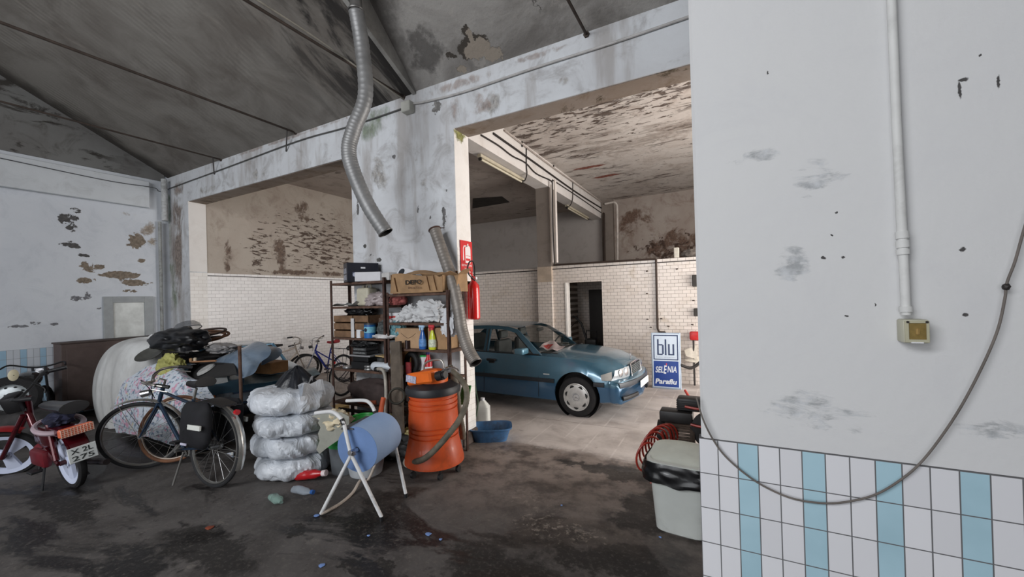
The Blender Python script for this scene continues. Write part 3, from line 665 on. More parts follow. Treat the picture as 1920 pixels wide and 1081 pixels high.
b = B(); tube(b, [(-.33, -.45, .975), (-.40, -.05, 1.0), (-.47, .3, .995)], .008, 6); tube(b, [(-.33, .15, .985), (-.43, .55, .985)], .008, 6); OB('wiper', b, BLACKP, car)
cm = Matrix.Translation(car.location) @ Matrix.Rotation(CARROT, 4, 'Z')
b = B()
def pap(u, v): return cm @ (Vector((-.80+.30*u, -.52+.42*v, .975+.10*v*(1-u)+.02*sin(9*u+5*v)+.035*(1-u))))
grid(b, pap, 8, 8); solid(b, .004)
o = OB('shopping_leaflets', b, None or mat((226, 206, 204), .6, var=.05), None); tag(o, 'crumpled white and red leaflets lying behind the car windscreen', 'paper')
b = B(); grid(b, lambda u, v: pap(.15+.35*u, .15+.5*v)+Vector((0, 0, .004)), 4, 4); OB('printed_panel', b, mat((206, 52, 50), .6), o)
# ================================================================= SHELVES, VACUUM, PAPER STAND, BAGS
RUST = mat((74, 52, 44), .8, .2, var=.45, scale=14, bump=.4)
RUSTL = mat((96, 72, 60), .85, .1, var=.4, scale=10, bump=.4)
WHITE_PL = mat((222, 222, 224), .55, var=.06)
def shelf_unit(name, label, x0, x1, y0, y1, zs, ztop, feet=0.):
    t = thing(name, label, 'shelving', ((x0+x1)/2, (y0+y1)/2, feet))
    for x in (x0, x1):
        for y in (y0, y1):
            b = B(); dx = .035 if x == x0 else -.035; dy = .035 if y == y0 else -.035
            box(b, (x, y, feet), (x+dx, y+dy*.12, ztop)); box(b, (x, y, feet), (x+dx*.12, y+dy, ztop)); OB('upright', b, RUST, t, world=True)
    for z in zs:
        b = B(); box(b, (x0+.005, y0+.005, z-.03), (x1-.005, y1-.005, z)); OB('shelf', b, RUSTL, t, world=True)
    return t
SX0, SXM, SX1, SY0, SY1 = -4.93, -3.88, -2.86, 3.80, 4.14
shelf_unit('metal_shelving', 'rusty brown metal shelving, the taller left unit beside the brick tiled opening', SX0, SXM, SY0, SY1, (2.16, 1.83, 1.40, .965, .50), 2.20)
shelf_unit('metal_shelving', 'rusty brown metal shelving, the lower right unit against the pier', SXM+.03, SX1, SY0, SY1, (1.975, 1.61, 1.285, .95, .50), 2.0)
def S_(x, y, Y=3.93): return at(x, y, Y)
def cbox(name, label, cat, c, size, m, rz=0., bev=.004, group=None, rot=None):
    """carton: body plus flaps share one mesh"""
    b = B(); sx, sy, sz = size
    t = thing(name, label, cat, c, rz, group, rot=rot)
    box(b, (-sx/2, -sy/2, 0), (sx/2, sy/2, sz), bev); OB('body', b, m, t); return t
CARD = mat((176, 144, 112), .85, var=.14, scale=6); CARD2 = mat((158, 126, 92), .85, var=.2, scale=6)
# --- on top of the left unit
Z = 2.163
t = cbox('radio_carton', 'black printed carton with a car stereo picture on top of the left shelves', 'box', (-4.50, 3.98, Z), (.42, .26, .265), mat((34, 36, 46), .45, var=.2), 1.05)
b = B()
for i in range(2):
    for j in range(2): box(b, (-.212, -.09+.11*i, .03+.09*j), (-.2105, -.01+.11*i, .10+.09*j))
OB('picture_panel', b, mat((150, 152, 162), .5, var=.3, scale=30), t)
b = B(); box(b, (-.14, -.1315, .075), (.15, -.130, .135)); OB('stereo_picture', b, mat((84, 90, 112), .4, var=.4, scale=40), t)
b = B(); cyl(b, (-.11, -.1315, .10), (-.11, -.134, .10), .028, 16); cyl(b, (.12, -.1315, .10), (.12, -.134, .10), .028, 16); OB('dial_picture', b, mat((180, 184, 200), .4), t)
b = B(); box(b, (-.03, -.1315, .185), (.03, -.130, .205)); OB('logo_panel', b, mat((226, 226, 228), .5), t)
t = cbox('white_carton', 'plain white carton in front of the black stereo carton', 'box', (-4.24, 3.88, Z), (.34, .12, .125), mat((214, 214, 218), .6, var=.05), .55)
t = cbox('grey_carton', 'small dented grey-white carton beside the plain white carton', 'box', (-3.90, 3.95, Z), (.2, .18, .10), mat((196, 194, 192), .65, var=.1), -.3)
t = cbox('speaker_carton', 'tilted white carton with a dark oval speaker picture on top of the shelves', 'box', (-3.66, 3.98, 2.14), (.34, .16, .15), mat((216, 216, 220), .55, var=.06), rot=(-.5, .28, -.15))
b = B(); lathe(b, [(0, .001), (.05, .001), (.05, 0)], 20, Matrix.Translation((-.09, -.081, .075)) @ Matrix.Rotation(pi/2, 4, 'X')); OB('speaker_picture', b, mat((44, 48, 56), .5), t)
# carton with stencilled word
t = thing('torn_carton', 'torn brown cardboard carton with black stencilled letters on the right shelves', 'box', (-3.28, 3.92, 1.98))
b = B()
fr = lambda u, v: Vector((-.44+.80*u-.04*(1-v)*(1-u)+.05*v*0, -.14-.015*sin(7*u), .225*v*(1+.12*sin(5*u+1))*(1 if u < .93 else .85)))
grid(b, fr, 16, 6); grid(b, lambda u, v: Vector((-.44+.80*u, .16, .26*v)), 8, 2); grid(b, lambda u, v: Vector((-.46, -.14+.30*u, .24*v)), 3, 2); grid(b, lambda u, v: Vector((.36, -.14+.30*u, .20*v)), 3, 2)
grid(b, lambda u, v: Vector((-.44+.80*u, -.14+.30*v, .005)), 2, 2)
grid(b, lambda u, v: Vector((-.35+.55*u, -.14+.10*v, .235+.05*sin(3*u)*v)), 6, 3)
solid(b, .005)
o = OB('body', b, CARD2, t)
b = B(); text_bm(b, 'DEPO', .055, Matrix.Translation((-.20, -.160, .105)) @ Matrix.Rotation(pi/2, 4, 'X'), width=.26, bold=.02); OB('stencil_lettering', b, mat((32, 28, 26), .8), t)
b = B(); text_bm(b, 'italia', .03, Matrix.Translation((-.16, -.160, .055)) @ Matrix.Rotation(pi/2, 4, 'X'), width=.2); OB('faded_print', b, mat((128, 98, 76), .8), t)
b = B()
for sx in (-.38, .14, .24): tube(b, [(sx, -.162, .20), (sx+.05, -.165, .02)], .012, 6, sx=1, sy=.2)
OB('tape', b, mat((122, 90, 60), .4, var=.1), t)
t = thing('crumpled_carton', 'crumpled open cardboard carton at the right end of the shelf top', 'box', (-2.92, 4.0, 1.98))
b = B()
for q in (((-.1, -.12, 0), (.12, -.12, 0), (.14, -.1, .2), (-.08, -.14, .16)), ((.12, -.12, 0), (.12, .12, 0), (.1, .14, .22), (.14, -.1, .2)), ((-.1, .12, 0), (.12, .12, 0), (.1, .14, .22), (-.12, .12, .24)), ((-.1, -.12, 0), (-.1, .12, 0), (-.12, .12, .24), (-.08, -.14, .16)), ((-.08, -.14, .16), (.14, -.1, .2), (.1, -.2, .24), (-.14, -.2, .19)), ((.14, -.1, .2), (.1, .14, .22), (.2, .1, .28), (.22, -.12, .25))):
    b.faces.new([b.verts.new(v) for v in q])
solid(b, .005); OB('body', b, CARD2, t)
# --- left unit contents
def cloth_lump(name, label, cat, c, r, m, seed, amp=.3, fs=2.2, crease=.25, flat=None, group=None, sub=4, mtx=None):
    b = B(); lump(b, (0, 0, 0), r, sub, amp, fs, seed, flat=flat if flat is not None else -r[2]*.7, crease=crease, mtx=mtx)
    z = min(v.co.z for v in b.verts)
    for v in b.verts: v.co.z -= z
    o = OB(name, b, m, None, loc=(c[0], c[1], c[2]), sharp=60); return tag(o, label, cat, group)
z1, z2, z3, z4 = 1.833, 1.403, .968, .503
t = thing('plastic_canister', 'beige-white plastic canister standing on the second shelf of the left unit', 'canister', (-4.42, 4.0, z1))
b = B(); box(b, (-.12, -.09, 0), (.12, .09, .25), .035, seg=3); OB('body', b, mat((196, 190, 170), .5, var=.12), t)
b = B(); cyl(b, (-.06, 0, .25), (-.06, 0, .285), .025, 14); OB('cap', b, mat((180, 176, 160), .5), t)
b = B(); tube(b, [(.0, 0, .25), (.01, 0, .29), (.08, 0, .29), (.09, 0, .25)], .012, 8); OB('handle', b, mat((190, 184, 166), .5), t)
cloth_lump('plastic_bag', 'translucent grey plastic bag lying on the second shelf of the left unit', 'bag', (-4.12, 3.92, z1), (.22, .12, .11), mat((168, 156, 156), .35, var=.12), 3)
cloth_lump('red_rag', 'dull red crumpled rag beside the grey plastic bag', 'rag', (-3.80+.0, 3.95, z1-.0), (.12, .1, .09), mat((150, 82, 78), .8, var=.2), 8)
for i, (x, w_) in enumerate(((-4.80, .16), (-4.60, .13))):
    b = B(); grid(b, lambda u, v: Vector((-w_+2*w_*u, -.1+.2*v, .01+.05*u*(1-v)+.02*sin(6*u+i))), 8, 5); solid(b, .004)
    tag(OB('paper_sheet', b, mat((190, 192, 190), .6), None, loc=(x, 3.95, z1)), ('curled sheet of paper at the left end of the second shelf', 'curled sheet of paper next to the beige canister')[i], 'paper')
# wooden crate
t = thing('wooden_crate', 'slatted wooden fruit crate with black bag on the third shelf of the left unit', 'crate', (-4.64, 3.95, z2))
WOOD = mat((120, 92, 68), .85, var=.3, scale=9)
for k in range(3):
    b = B(); box(b, (-.24, -.14, .005+.105*k), (.14, -.13, .09+.105*k)); OB('slat', b, WOOD, t)
    b = B(); box(b, (.16, -.14, .005+.105*k), (.44, -.13, .09+.105*k)); OB('slat', b, WOOD, t)
    b = B(); box(b, (-.24, .13, .005+.105*k), (.44, .14, .09+.105*k)); OB('slat', b, WOOD, t)
b = B(); box(b, (-.24, -.13, 0), (.44, .13, .01)); OB('bottom_board', b, WOOD, t)
for x in (-.23, .42):
    b = B(); box(b, (x, -.13, 0), (x+.015, .13, .30)); OB('end_board', b, WOOD, t)
cloth_lump('black_bag', 'black plastic bag filling the wooden fruit crate', 'bag', (-4.50, 3.95, z2+.30), (.26, .12, .08), mat((20, 20, 22), .35, var=.3), 5)
b = B(); box(b, (-.03, 0, 0), (.03, .006, .26)); tag(OB('label_strip', b, mat((206, 204, 204), .6, var=.1), None, loc=(-4.50+.02, 3.79, z2+.003)), 'white paper strip hanging against the wooden crate', 'paper')
def can(name, label, c, r, h, m, band=None, lid=None, cat='can'):
    t = thing(name, label, cat, c); b = B(); lathe(b, [(0, 0), (r, 0), (r, h), (r*.96, h), (r*.96, h-.006), (0, h-.006)], 24); OB('body', b, m, t)
    if band:
        b = B(); lathe(b, [(r+.0006, h*.0), (r+.0012, h*.02), (r+.0012, h*band[1]), (r+.0006, h*band[1])], 24); OB('label_band', b, band[0], t)
    if lid:
        b = B(); lathe(b, [(r*1.02, h-.008), (r*1.02, h+.012), (0, h+.014)], 24); OB('lid', b, lid, t)
    return t
can('white_tin', 'small white tin left of the blue paint can', (-4.39, 3.84, z2), .048, .11, WHITE_PL)
t = can('paint_can', 'blue and white paint can with a light blue label on the third shelf', (-4.22, 3.86, z2), .078, .185, mat((26, 92, 152), .4), (mat((30, 100, 168), .4), .32), mat((60, 66, 76), .4))
b = B(); lathe(b, [(.0795, .07), (.0795, .15)], 24); OB('label_panel', b, mat((120, 186, 208), .5, var=.2, scale=30), t)
b = B(); lathe(b, [(0, .003), (.022, .002), (.026, 0)], 16, Matrix.Translation((-.0, -.080, .11)) @ Matrix.Rotation(pi/2, 4, 'X')); OB('logo_disc', b, mat((22, 34, 66), .5), t)
cloth_lump('dark_rag', 'dark patterned rag between paint can and white tub', 'rag', (-4.03, 3.95, z2), (.13, .1, .14), mat((74, 80, 80), .9, var=.5, scale=26), 11)
cloth_lump('brown_rag', 'brown crumpled rag behind the dark patterned rag', 'rag', (-4.12, 4.05, z2), (.12, .07, .2), mat((92, 74, 64), .9, var=.4), 12)
t = thing('plastic_tub', 'white plastic tub with a red band behind the middle shelf post', 'tub', (-3.85, 4.0, z2+.0)); b = B(); lathe(b, [(0, 0), (.10, 0), (.125, .30), (.13, .33), (0, .34)], 24); OB('body', b, WHITE_PL, t)
b = B(); lathe(b, [(.1235, .245), (.1275, .29)], 24); OB('red_band', b, mat((186, 52, 50), .5), t)
cloth_lump('teal_bag', 'teal and white crumpled bag behind the middle shelf post', 'bag', (-3.76, 3.90, z2), (.12, .09, .14), mat((96, 140, 148), .5, var=.45, scale=22), 14)
cloth_lump('white_cloth', 'flat white cloth folded at the right end of the third shelf', 'cloth', (-3.93, 3.83, z2), (.2, .06, .035), mat((206, 204, 204), .8), 15)
# fourth shelf: radios, tray
t = thing('car_radio_stack', 'dark electronic units stacked on the fourth shelf of the left unit', 'electronics', (-4.42, 3.95, z3))
for k, (sx, sz, z, col) in enumerate(((.34, .10, .0, (26, 26, 28)), (.40, .022, .17, (150, 150, 152)), (.27, .045, .20, (48, 48, 50)), (.25, .045, .25, (58, 58, 60)))):
    b = B(); box(b, (-sx/2, -.11, z+(.0 if k else 0)), (sx/2, .11, z+sz), .006); OB('unit_case', b, mat(col, .5, var=.15), t)
    if k > 1:
        b = B(); box(b, (-sx/2+.02, -.113, z+.012), (sx/2-.02, -.109, z+.034)); OB('front_panel', b, mat((110, 112, 112), .4, var=.5, scale=60), t)
b = B(); box(b, (-.15, -.1, .10), (.15, .1, .17), .01); OB('unit_case', b, mat((18, 18, 20), .5), t)
cloth_lump('black_cable_coil', 'black coil of cable on top of the stacked electronic units', 'cable', (-4.40, 3.93, z3+.296), (.26, .12, .075), mat((14, 14, 16), .5, var=.4), 17)
for i, x in enumerate((-4.66, -4.24)):
    b = B(); lathe(b, [(0, 0), (.07, .0), (.078, .012), (.07, .03), (0, .035)], 24); tag(OB('shallow_tin', b, mat((150, 150, 150), .3, .7, var=.15), None, loc=(x, 3.86, z3)), ('round shallow tin at the left end of the fourth shelf', 'round shallow tin left of the white bottle')[i], 'tin')
b = B(); lathe(b, [(0, 0), (.07, .0), (.078, .012), (.07, .03), (0, .035)], 24); tag(OB('shallow_tin', b, mat((150, 150, 150), .3, .7, var=.15), None, loc=(-4.24, 3.86, z3+.036)), 'round shallow tin stacked on another tin of the same shelf', 'tin')
can('grey_canister', 'dark grey round canister on the fourth shelf behind the white bottle', (-4.10, 3.95, z3), .07, .16, mat((52, 54, 56), .6))
t = thing('plastic_bottle', 'white plastic bottle lying on the fourth shelf of the left unit', 'bottle', (-3.98, 3.83, z3+.062), 0)
b = B(); lathe(b, [(0, -.17), (.05, -.165), (.06, -.14), (.062, -.02), (.058, 0), (.062, .02), (.06, .1), (.03, .16), (.018, .175), (0, .176)], 24, Matrix.Rotation(pi/2, 4, 'Y') @ Matrix.Rotation(pi/2, 4, 'Z')); OB('body', b, mat((206, 212, 220), .4, var=.06), t)
b = B(); cyl(b, (.172, 0, 0), (.20, 0, 0), .02, 14); OB('cap', b, mat((190, 170, 150), .5), t)
t = cbox('open_carton', 'yellowish open cardboard carton on the fourth shelf of the left unit', 'box', (-3.99, 4.02, z3), (.22, .18, .2), mat((190, 160, 112), .85), -.2)
b = B(); box(b, (-.11, -.19, .19), (.11, -.09, .2)); OB('flap', b, mat((196, 168, 122), .85), t)
# --- right unit contents
for i, (px, py, r, sd, lb_) in enumerate(((772, 594, (.17, .12, .13), 21, 'heap of white cloth at the left of the third shelf, right unit'), (805, 597, (.24, .13, .17), 22, 'large heap of folded white cloth in the middle of the right unit'), (752, 603, (.14, .1, .06), 24, 'flat grey-white cloth at the left front of the right unit'))):
    p = S_(px, py+14, 3.95); cloth_lump('white_cloth_heap', lb_, 'cloth', (p.x, 3.95-.0*i, 1.613), r, mat((204, 205, 206), .8, var=.08), sd, .35, 2.4, .35, group=None)
t = cloth_lump('hanging_cloth', 'white cloth hanging down over the right end of the shelves', 'cloth', (-2.92, 3.87, 1.44), (.10, .07, .20), mat((214, 216, 220), .8, var=.06), 27, .35, 2.2, .3)
b = B(); tube(b, [(-3.83, 3.96, 1.64), (-3.86, 3.93, 1.62)], .01, 6); b.free()
t = cbox('wide_carton', 'plain tan carton on the fourth shelf of the right unit behind the spray bottles', 'box', (-3.52, 3.97, 1.288), (.46, .28, .25), CARD, 0)
b = B(); tube(b, spl([(-.12, -.142, .19), (-.02, -.142, .13), (.06, -.142, .15), (.12, -.142, .19)], 4), .003, 5); OB('envelope_fold', b, mat((110, 88, 70), .8), t)
cbox('tall_carton', 'tan carton at the right of the spray bottles on the fourth shelf', 'box', (-3.08, 3.97, 1.288), (.27, .26, .26), CARD2, 0)
can('dark_pill_jar', 'small dark brown jar in front of the tan carton', (-3.52, 3.81, 1.288), .032, .10, mat((48, 32, 30), .3), cat='jar')
def spray(label, c, col, head, lab):
    t = thing('spray_bottle', label, 'bottle', c)
    b = B(); lathe(b, [(0, 0), (.046, 0), (.052, .01), (.052, .10), (.040, .16), (.026, .20), (.018, .225), (.018, .24)], 24, Matrix.Diagonal((1, .7, 1, 1))); OB('body', b, mat(col, .25, var=.06, coat=.4), t)
    b = B(); lathe(b, [(.049, .03), (.054, .035), (.054, .10), (.047, .125)], 24, Matrix.Diagonal((1, .71, 1, 1))); OB('label_panel', b, mat(lab, .5, var=.3, scale=36), t)
    b = B(); cyl(b, (0, 0, .235), (0, 0, .262), .02, 14); box(b, (-.055, -.014, .262), (.035, .014, .30), .008); box(b, (-.05, -.006, .225), (-.035, .006, .265), .004); OB('spray_head', b, mat(head, .4, var=.05), t)
spray('blue spray bottle with a pale blue head on the fourth shelf', (-3.28, 3.82, 1.288), (44, 96, 170), (170, 200, 226), (90, 140, 200))
spray('yellow spray bottle with a red and white head on the fourth shelf', (-3.12, 3.81, 1.288), (206, 214, 52), (196, 60, 66), (206, 214, 190))
# fifth shelf
zz = .953
t = cbox('orange_carton', 'narrow orange-brown carton at the left of the fifth shelf, right unit', 'box', (-3.77, 3.97, zz), (.14, .2, .27), mat((176, 128, 76), .8), 0)
t = cbox('printed_carton', 'small black and white printed carton on the fifth shelf, right unit', 'box', (-3.76, 3.82, zz), (.10, .03, .17), mat((196, 196, 192), .6, var=.6, scale=40), 0)
t = cbox('white_carton', 'small white carton standing beside the black tyre ring on the shelf', 'box', (-3.64, 3.81, zz), (.075, .03, .12), mat((216, 214, 210), .6), 0)
t = cbox('red_carton', 'small dark red and white carton beside the black tyre ring', 'box', (-3.53, 3.83, zz), (.07, .03, .16), mat((130, 34, 38), .6, var=.3, scale=25), .1)
b = B(); torus(b, (0, 0, .14), (.25, 1, 0), .115, .035, 36, 10); tag(OB('rubber_ring', b, mat((20, 20, 22), .7), None, loc=(-3.56, 3.93, zz-.005)), 'black rubber ring standing on the fifth shelf of the right unit', 'ring')
can('green_lid_jar', 'jar with a bright green lid on the fifth shelf, right unit', (-3.42, 4.0, zz), .05, .22, WHITE_PL, None, mat((44, 168, 84), .5), cat='jar')
t = thing('cleaner_bottle', 'red cleaner bottle with a blue cap on the fifth shelf, right unit', 'bottle', (-3.31, 3.95, zz)); b = B(); lathe(b, [(0, 0), (.045, 0), (.048, .16), (.022, .22), (.022, .25)], 20); OB('body', b, mat((196, 30, 40), .35), t)
b = B(); cyl(b, (0, 0, .25), (0, 0, .28), .024, 14); OB('cap', b, mat((56, 50, 120), .4), t)
b = B(); lathe(b, [(.0475, .03), (.049, .10)], 20); OB('label_panel', b, WHITE_PL, t)
# low shelf: sacks, pipes and brown tool rolls
cloth_lump('brown_sack', 'dark brown stuffed sack on the lowest shelf of the left unit', 'sack', (-4.3, 3.95, z4), (.42, .16, .2), mat((70, 58, 56), .85, var=.25), 31, .2, 1.6, .1)
b = B(); cyl(b, (0, 0, 0), (.34, 0, .02), .032, 16); tag(OB('orange_sleeve', b, mat((150, 72, 44), .7, var=.2), None, loc=(-4.42, 3.82, z4+.035)), 'orange-brown plastic sleeve lying on the lowest shelf', 'tube')
for i, (y, z) in enumerate(((3.80, .40), (3.78, .33))):
    b = B(); cyl(b, (-4.8, y, z-.03*i), (-3.6, y+.02, z+.01), .024, 12); tag(OB('dark_pipe', b, mat((52, 44, 40), .7, .3, var=.3), None), ('dark pipe lying under the lowest shelf, the upper one of two', 'dark pipe lying under the lowest shelf, the lower one of two')[i], 'pipe')
b = B(); box(b, (-.11, -.09, 0), (.11, .09, .28), .004); tag(OB('yellow_carton', b, mat((178, 148, 96), .85), None, loc=(-5.35, 4.25, 0)), 'small yellowish carton on the floor left of the rusty shelves', 'box')
# plank and bars leaning on the middle post
t = thing('leaning_plank', 'grey weathered wooden plank leaning against the shelves', 'plank', (-3.55, 3.5, 0))
b = B(); m_ = frame_m((-3.52, 3.62, 0.0), (at(742, 640, 3.76)-Vector((-3.52, 3.62, 0))), (0, -1, 0)); box(b, (-.085, -.02, 0.02), (.085, .02, (at(742, 640, 3.76)-Vector((-3.52, 3.62, 0))).length), .004, mtx=m_)
OB('board', b, mat((96, 86, 76), .9, var=.25, scale=7, bump=.4), t, world=True)
t = thing('bent_steel_tube', 'bent white-painted rusty steel tube leaning on the shelves', 'tube', (-3.75, 3.6, 0))
b = B(); tube(b, spl([at(705, 692, 3.72), at(716, 692, 3.70), at(722, 705, 3.68), at(724, 740, 3.64), at(723, 785, 3.6), at(722, 840, 3.5)], 6), .022, 12); OB('tube', b, mat((176, 170, 160), .6, .2, var=.3, scale=12), t, world=True)
b = B(); p = at(706, 692, 3.72); cyl(b, p-Vector((.02, 0, 0)), p+Vector((.03, 0, 0)), .03, 14); OB('black_end_cap', b, BLACKP, t, world=True)
b = B(); cyl(b, at(719, 745, 3.55), at(711, 786, 3.45), .03, 12); tag(OB('orange_shovel', b, mat((206, 92, 50), .6), None), 'orange tool shaft leaning beside the bent white tube', 'tool')
b = B(); torus(b, at(744, 742, 3.6), (.5, -.8, .2), .09, .014, 28, 8); tag(OB('metal_clamp_ring', b, mat((60, 58, 52), .5, .5), None), 'dark metal clamp ring hanging behind the leaning plank', 'ring')
for i, (px, py, Y, r, col, sd, lb_, cat) in enumerate(((770, 820, 3.75, (.22, .12, .15), (196, 182, 128), 41, 'yellowish plastic wrapped bundle beside the orange vacuum', 'bundle'), (735, 790, 3.7, (.14, .1, .12), (176, 168, 120), 42, 'pale yellow crumpled bag behind the blue roll', 'bag'),
        (735, 850, 3.6, (.4, .18, .17), (36, 36, 36), 43, 'black plastic heap on the floor behind the blue roll', 'bag'), (745, 770, 3.95, (.18, .12, .18), (58, 52, 46), 44, 'dark brown cloth heap behind the leaning plank', 'cloth'))):
    p = at(px, py, Y); cloth_lump('bundle', lb_, cat, (p.x, Y, max(0, p.z-r[2]*.9)), r, mat(col, .6, var=.2), sd, .3, 2.2, .3)
cbox('kraft_carton', 'tan carton with a torn corner behind the vacuum drum', 'box', (-3.35, 3.95, .503), (.34, .24, .28), CARD, .1)

# ---------------------------------------------------------------- industrial vacuum
VC = Vector((-2.88, 3.5, 0)); OR = mat((206, 84, 38), .38, var=.12, scale=5, coat=.3, dirt=.35)
vac = thing('industrial_vacuum', 'orange ribbed drum vacuum cleaner with black rim and orange motor head', 'vacuum cleaner', VC)
prof_ = [(.0, .12), (.31, .115), (.325, .12), (.325, .15), (.292, .30), (.272, .38)]
for z in (.42, .47, .52): prof_ += [(.272, z-.010), (.254, z-.005), (.254, z+.005), (.272, z+.010)]
prof_ += [(.27, .62), (.266, .68)]
for z in (.72, .775, .83): prof_ += [(.268, z-.010), (.250, z-.005), (.250, z+.005), (.268, z+.010)]
prof_ += [(.27, .875), (0, .875)]
b = B(); lathe(b, prof_, 56); OB('drum', b, OR, vac)
b = B(); lathe(b, [(.275, .862), (.295, .87), (.30, .915), (.285, .945), (.20, .985), (.0, 1.0)], 48); OB('rim_lid', b, mat((36, 38, 42), .5, var=.2), vac)
b = B(); lathe(b, [(.17, .98), (.17, 1.03), (.145, 1.05), (.14, 1.10), (.10, 1.115), (0, 1.12)], 32, Matrix.Translation((.0, 0, 0))); head = OB('motor_head', b, mat((226, 100, 30), .4, var=.1), vac)
b = B(); m_ = frame_m((-.20, -.13, 1.02), (.40, -.02, .07), (0, 0, 1)); box(b, (-.075, -.065, 0), (.075, .065, .36), .02, mtx=m_); OB('motor_cowl', b, mat((230, 108, 34), .4, var=.1), head)
b = B(); cyl(b, (.19, -.15, 1.08), (.27, -.15, 1.10), .05, 20); cyl(b, (.27, -.15, 1.10), (.30, -.15, 1.105), .04, 20); OB('switch_knob', b, BLACKP, head)
b = B(); box(b, (-.29, -.22, .985), (-.15, -.205, 1.06), .002, mtx=Matrix.Rotation(.1, 4, 'Y')); OB('data_plate', b, mat((176, 176, 196), .5, var=.4, scale=40), head)
b = B(); lathe(b, [(0, .05), (.05, .045), (.09, .02), (.1, 0)], 24, Matrix.Translation((.2, .06, 1.10))); OB('chrome_dome', b, CHROME, head)
b = B(); tube(b, spl([(-.16, .05, 1.0), (-.16, .05, 1.13), (-.10, .05, 1.19), (.06, .05, 1.22), (.12, .05, 1.17), (.12, .05, 1.02)], 6), .012, 10); OB('lift_handle', b, mat((180, 178, 172), .35, .8), vac)
for a in (.3, 1.9, 3.3, 4.4, 5.6):
    b = B(); x, y = .27*cos(a), .27*sin(a); cyl(b, (x, y, .115), (x, y, .07), .012, 10); cyl(b, (x-.014, y, .035), (x+.014, y, .035), .035, 18); OB('caster', b, BLACKP, vac)
for a in (-2.2,):
    b = B(); box(b, (.27*cos(a)-.02, .27*sin(a)-.012, .80), (.27*cos(a)+.02, .27*sin(a)+.012, .875), .004); OB('latch', b, mat((70, 60, 56), .4, .6), vac)
hz = [at(766, 866, 3.30), at(790, 862, 3.14), at(812, 846, 3.12), at(840, 815, 3.14), at(862, 785, 3.25), at(874, 755, 3.35), at(874, 728, 3.42), at(862, 708, 3.48), at(848, 696, 3.52)]
HOSEM = NT('ribbed_hose'); HOSEM.out(HOSEM.mix(HOSEM.ramp(HOSEM.noise(12, 4), .3, .7), lin((86, 80, 68)), lin((116, 108, 94))), .7); HOSEM = HOSEM.m
def hose(b, pts, r, n=10, rib=.06, seg=14, pitch=None):
    P = spl(pts, n); L = [0]
    for a, c_ in zip(P, P[1:]): L.append(L[-1]+(c_-a).length)
    k = pitch or r*.9; Q = []; R_ = []; N = int(L[-1]/k*2); j = 0
    for i in range(N+1):
        s = L[-1]*i/N
        while j < len(L)-2 and L[j+1] < s: j += 1
        t_ = (s-L[j])/max(1e-9, L[j+1]-L[j]); Q.append(P[j].lerp(P[j+1], t_)); R_.append(r*(1+rib*(1 if i % 2 else -1)))
    tube(b, Q, R_, seg)
b = B(); hose(b, hz, .030, rib=.05); o = OB('suction_hose', b, HOSEM, vac, world=True)
b = B(); p = hz[0]; cyl(b, p+Vector((-.01, .06, 0)), p+Vector((-.0, -.03, 0)), .048, 20); OB('hose_collar', b, mat((180, 172, 160), .45, .3), vac, world=True)
b = B(); hose(b, [at(842, 686, 3.66), at(850, 700, 3.66), at(856, 730, 3.68), at(860, 770, 3.72), at(866, 800, 3.8), at(868, 820, 3.85)], .036, rib=.05); tag(OB('spare_hose', b, HOSEM, None), 'grey-brown ribbed hose hanging down behind the orange vacuum', 'hose')
b = B(); grid(b, lambda u, v: at(866+18*u-6*v, 722+36*v, 3.95+.02*sin(5*u)), 5, 5); solid(b, .012); tag(OB('green_cloth', b, mat((74, 150, 86), .8, var=.15), None), 'green cloth hanging behind the vacuum hose by the pier', 'cloth')

# ---------------------------------------------------------------- paper roll stand
A_, B_, C_, D_ = Vector((-3.215, 2.33, 0)), Vector((-2.655, 2.50, 0)), Vector((-2.75, 2.90, 0)), Vector((-3.40, 3.0, 0))
st = thing('paper_roll_stand', 'white tubular floor stand holding a large blue paper roll', 'stand', (A_+B_+C_+D_)/4)
WT = mat((222, 222, 222), .35, var=.06, dirt=.3)
pv = at(665, 845, 2.46); pv2 = at(728, 806, 2.96)
for n_, pts in (('leg', [A_+Vector((0, 0, .015)), pv+Vector((.01, -.05, -.02))]), ('leg', [B_+Vector((0, 0, .03)), pv+Vector((0, -.045, 0)), at(645, 795, 2.42)]), ('leg', [C_+Vector((0, 0, .03)), pv2+Vector((.01, .04, 0)), at(704, 778, 2.96)])):
    b = B(); tube(b, pts, .016, 12); OB(n_, b, WT, st, world=True)
b = B(); tube(b, spl([A_+Vector((0, 0, .016)), at(612, 958, 2.36), at(640, 942, 2.55), at(662, 922, 2.72), at(676, 900, 2.85), D_+Vector((.03, .02, .02)), pv2+Vector((-.05, .05, -.02))], 8), .014, 10); OB('ground_bar', b, mat((190, 178, 166), .5, var=.15, dirt=.4), st, world=True)
for pts in ([at(645, 795, 2.42), at(640, 785, 2.42), at(630, 775, 2.44), at(618, 771, 2.47), at(592, 774, 2.52)], [at(704, 778, 2.96), at(700, 765, 2.97), at(692, 754, 2.98), at(680, 750, 2.98), at(650, 751, 2.98)]):
    b = B(); tube(b, spl(pts, 6), .018, 12); OB('top_arm', b, WT, st, world=True)
for p, q in ((at(645, 796, 2.42), at(641, 785, 2.42)), (at(704, 778, 2.96), at(702, 770, 2.96))):
    b = B(); cyl(b, p, q, .020, 12); OB('black_sleeve', b, BLACKP, st, world=True)
for p in (B_, C_):
    b = B(); cyl(b, p, p+Vector((0, 0, .035)), .02, 10); OB('rubber_foot', b, BLACKP, st, world=True)
b = B(); cyl(b, pv+Vector((.02, -.07, .01)), pv+Vector((0, .02, 0)), .022, 14); box(b, pv+Vector((-.0, -.06, -.02)), pv+Vector((.05, -.02, .025)), .005); OB('axle_clamp', b, CHROME, st, world=True)
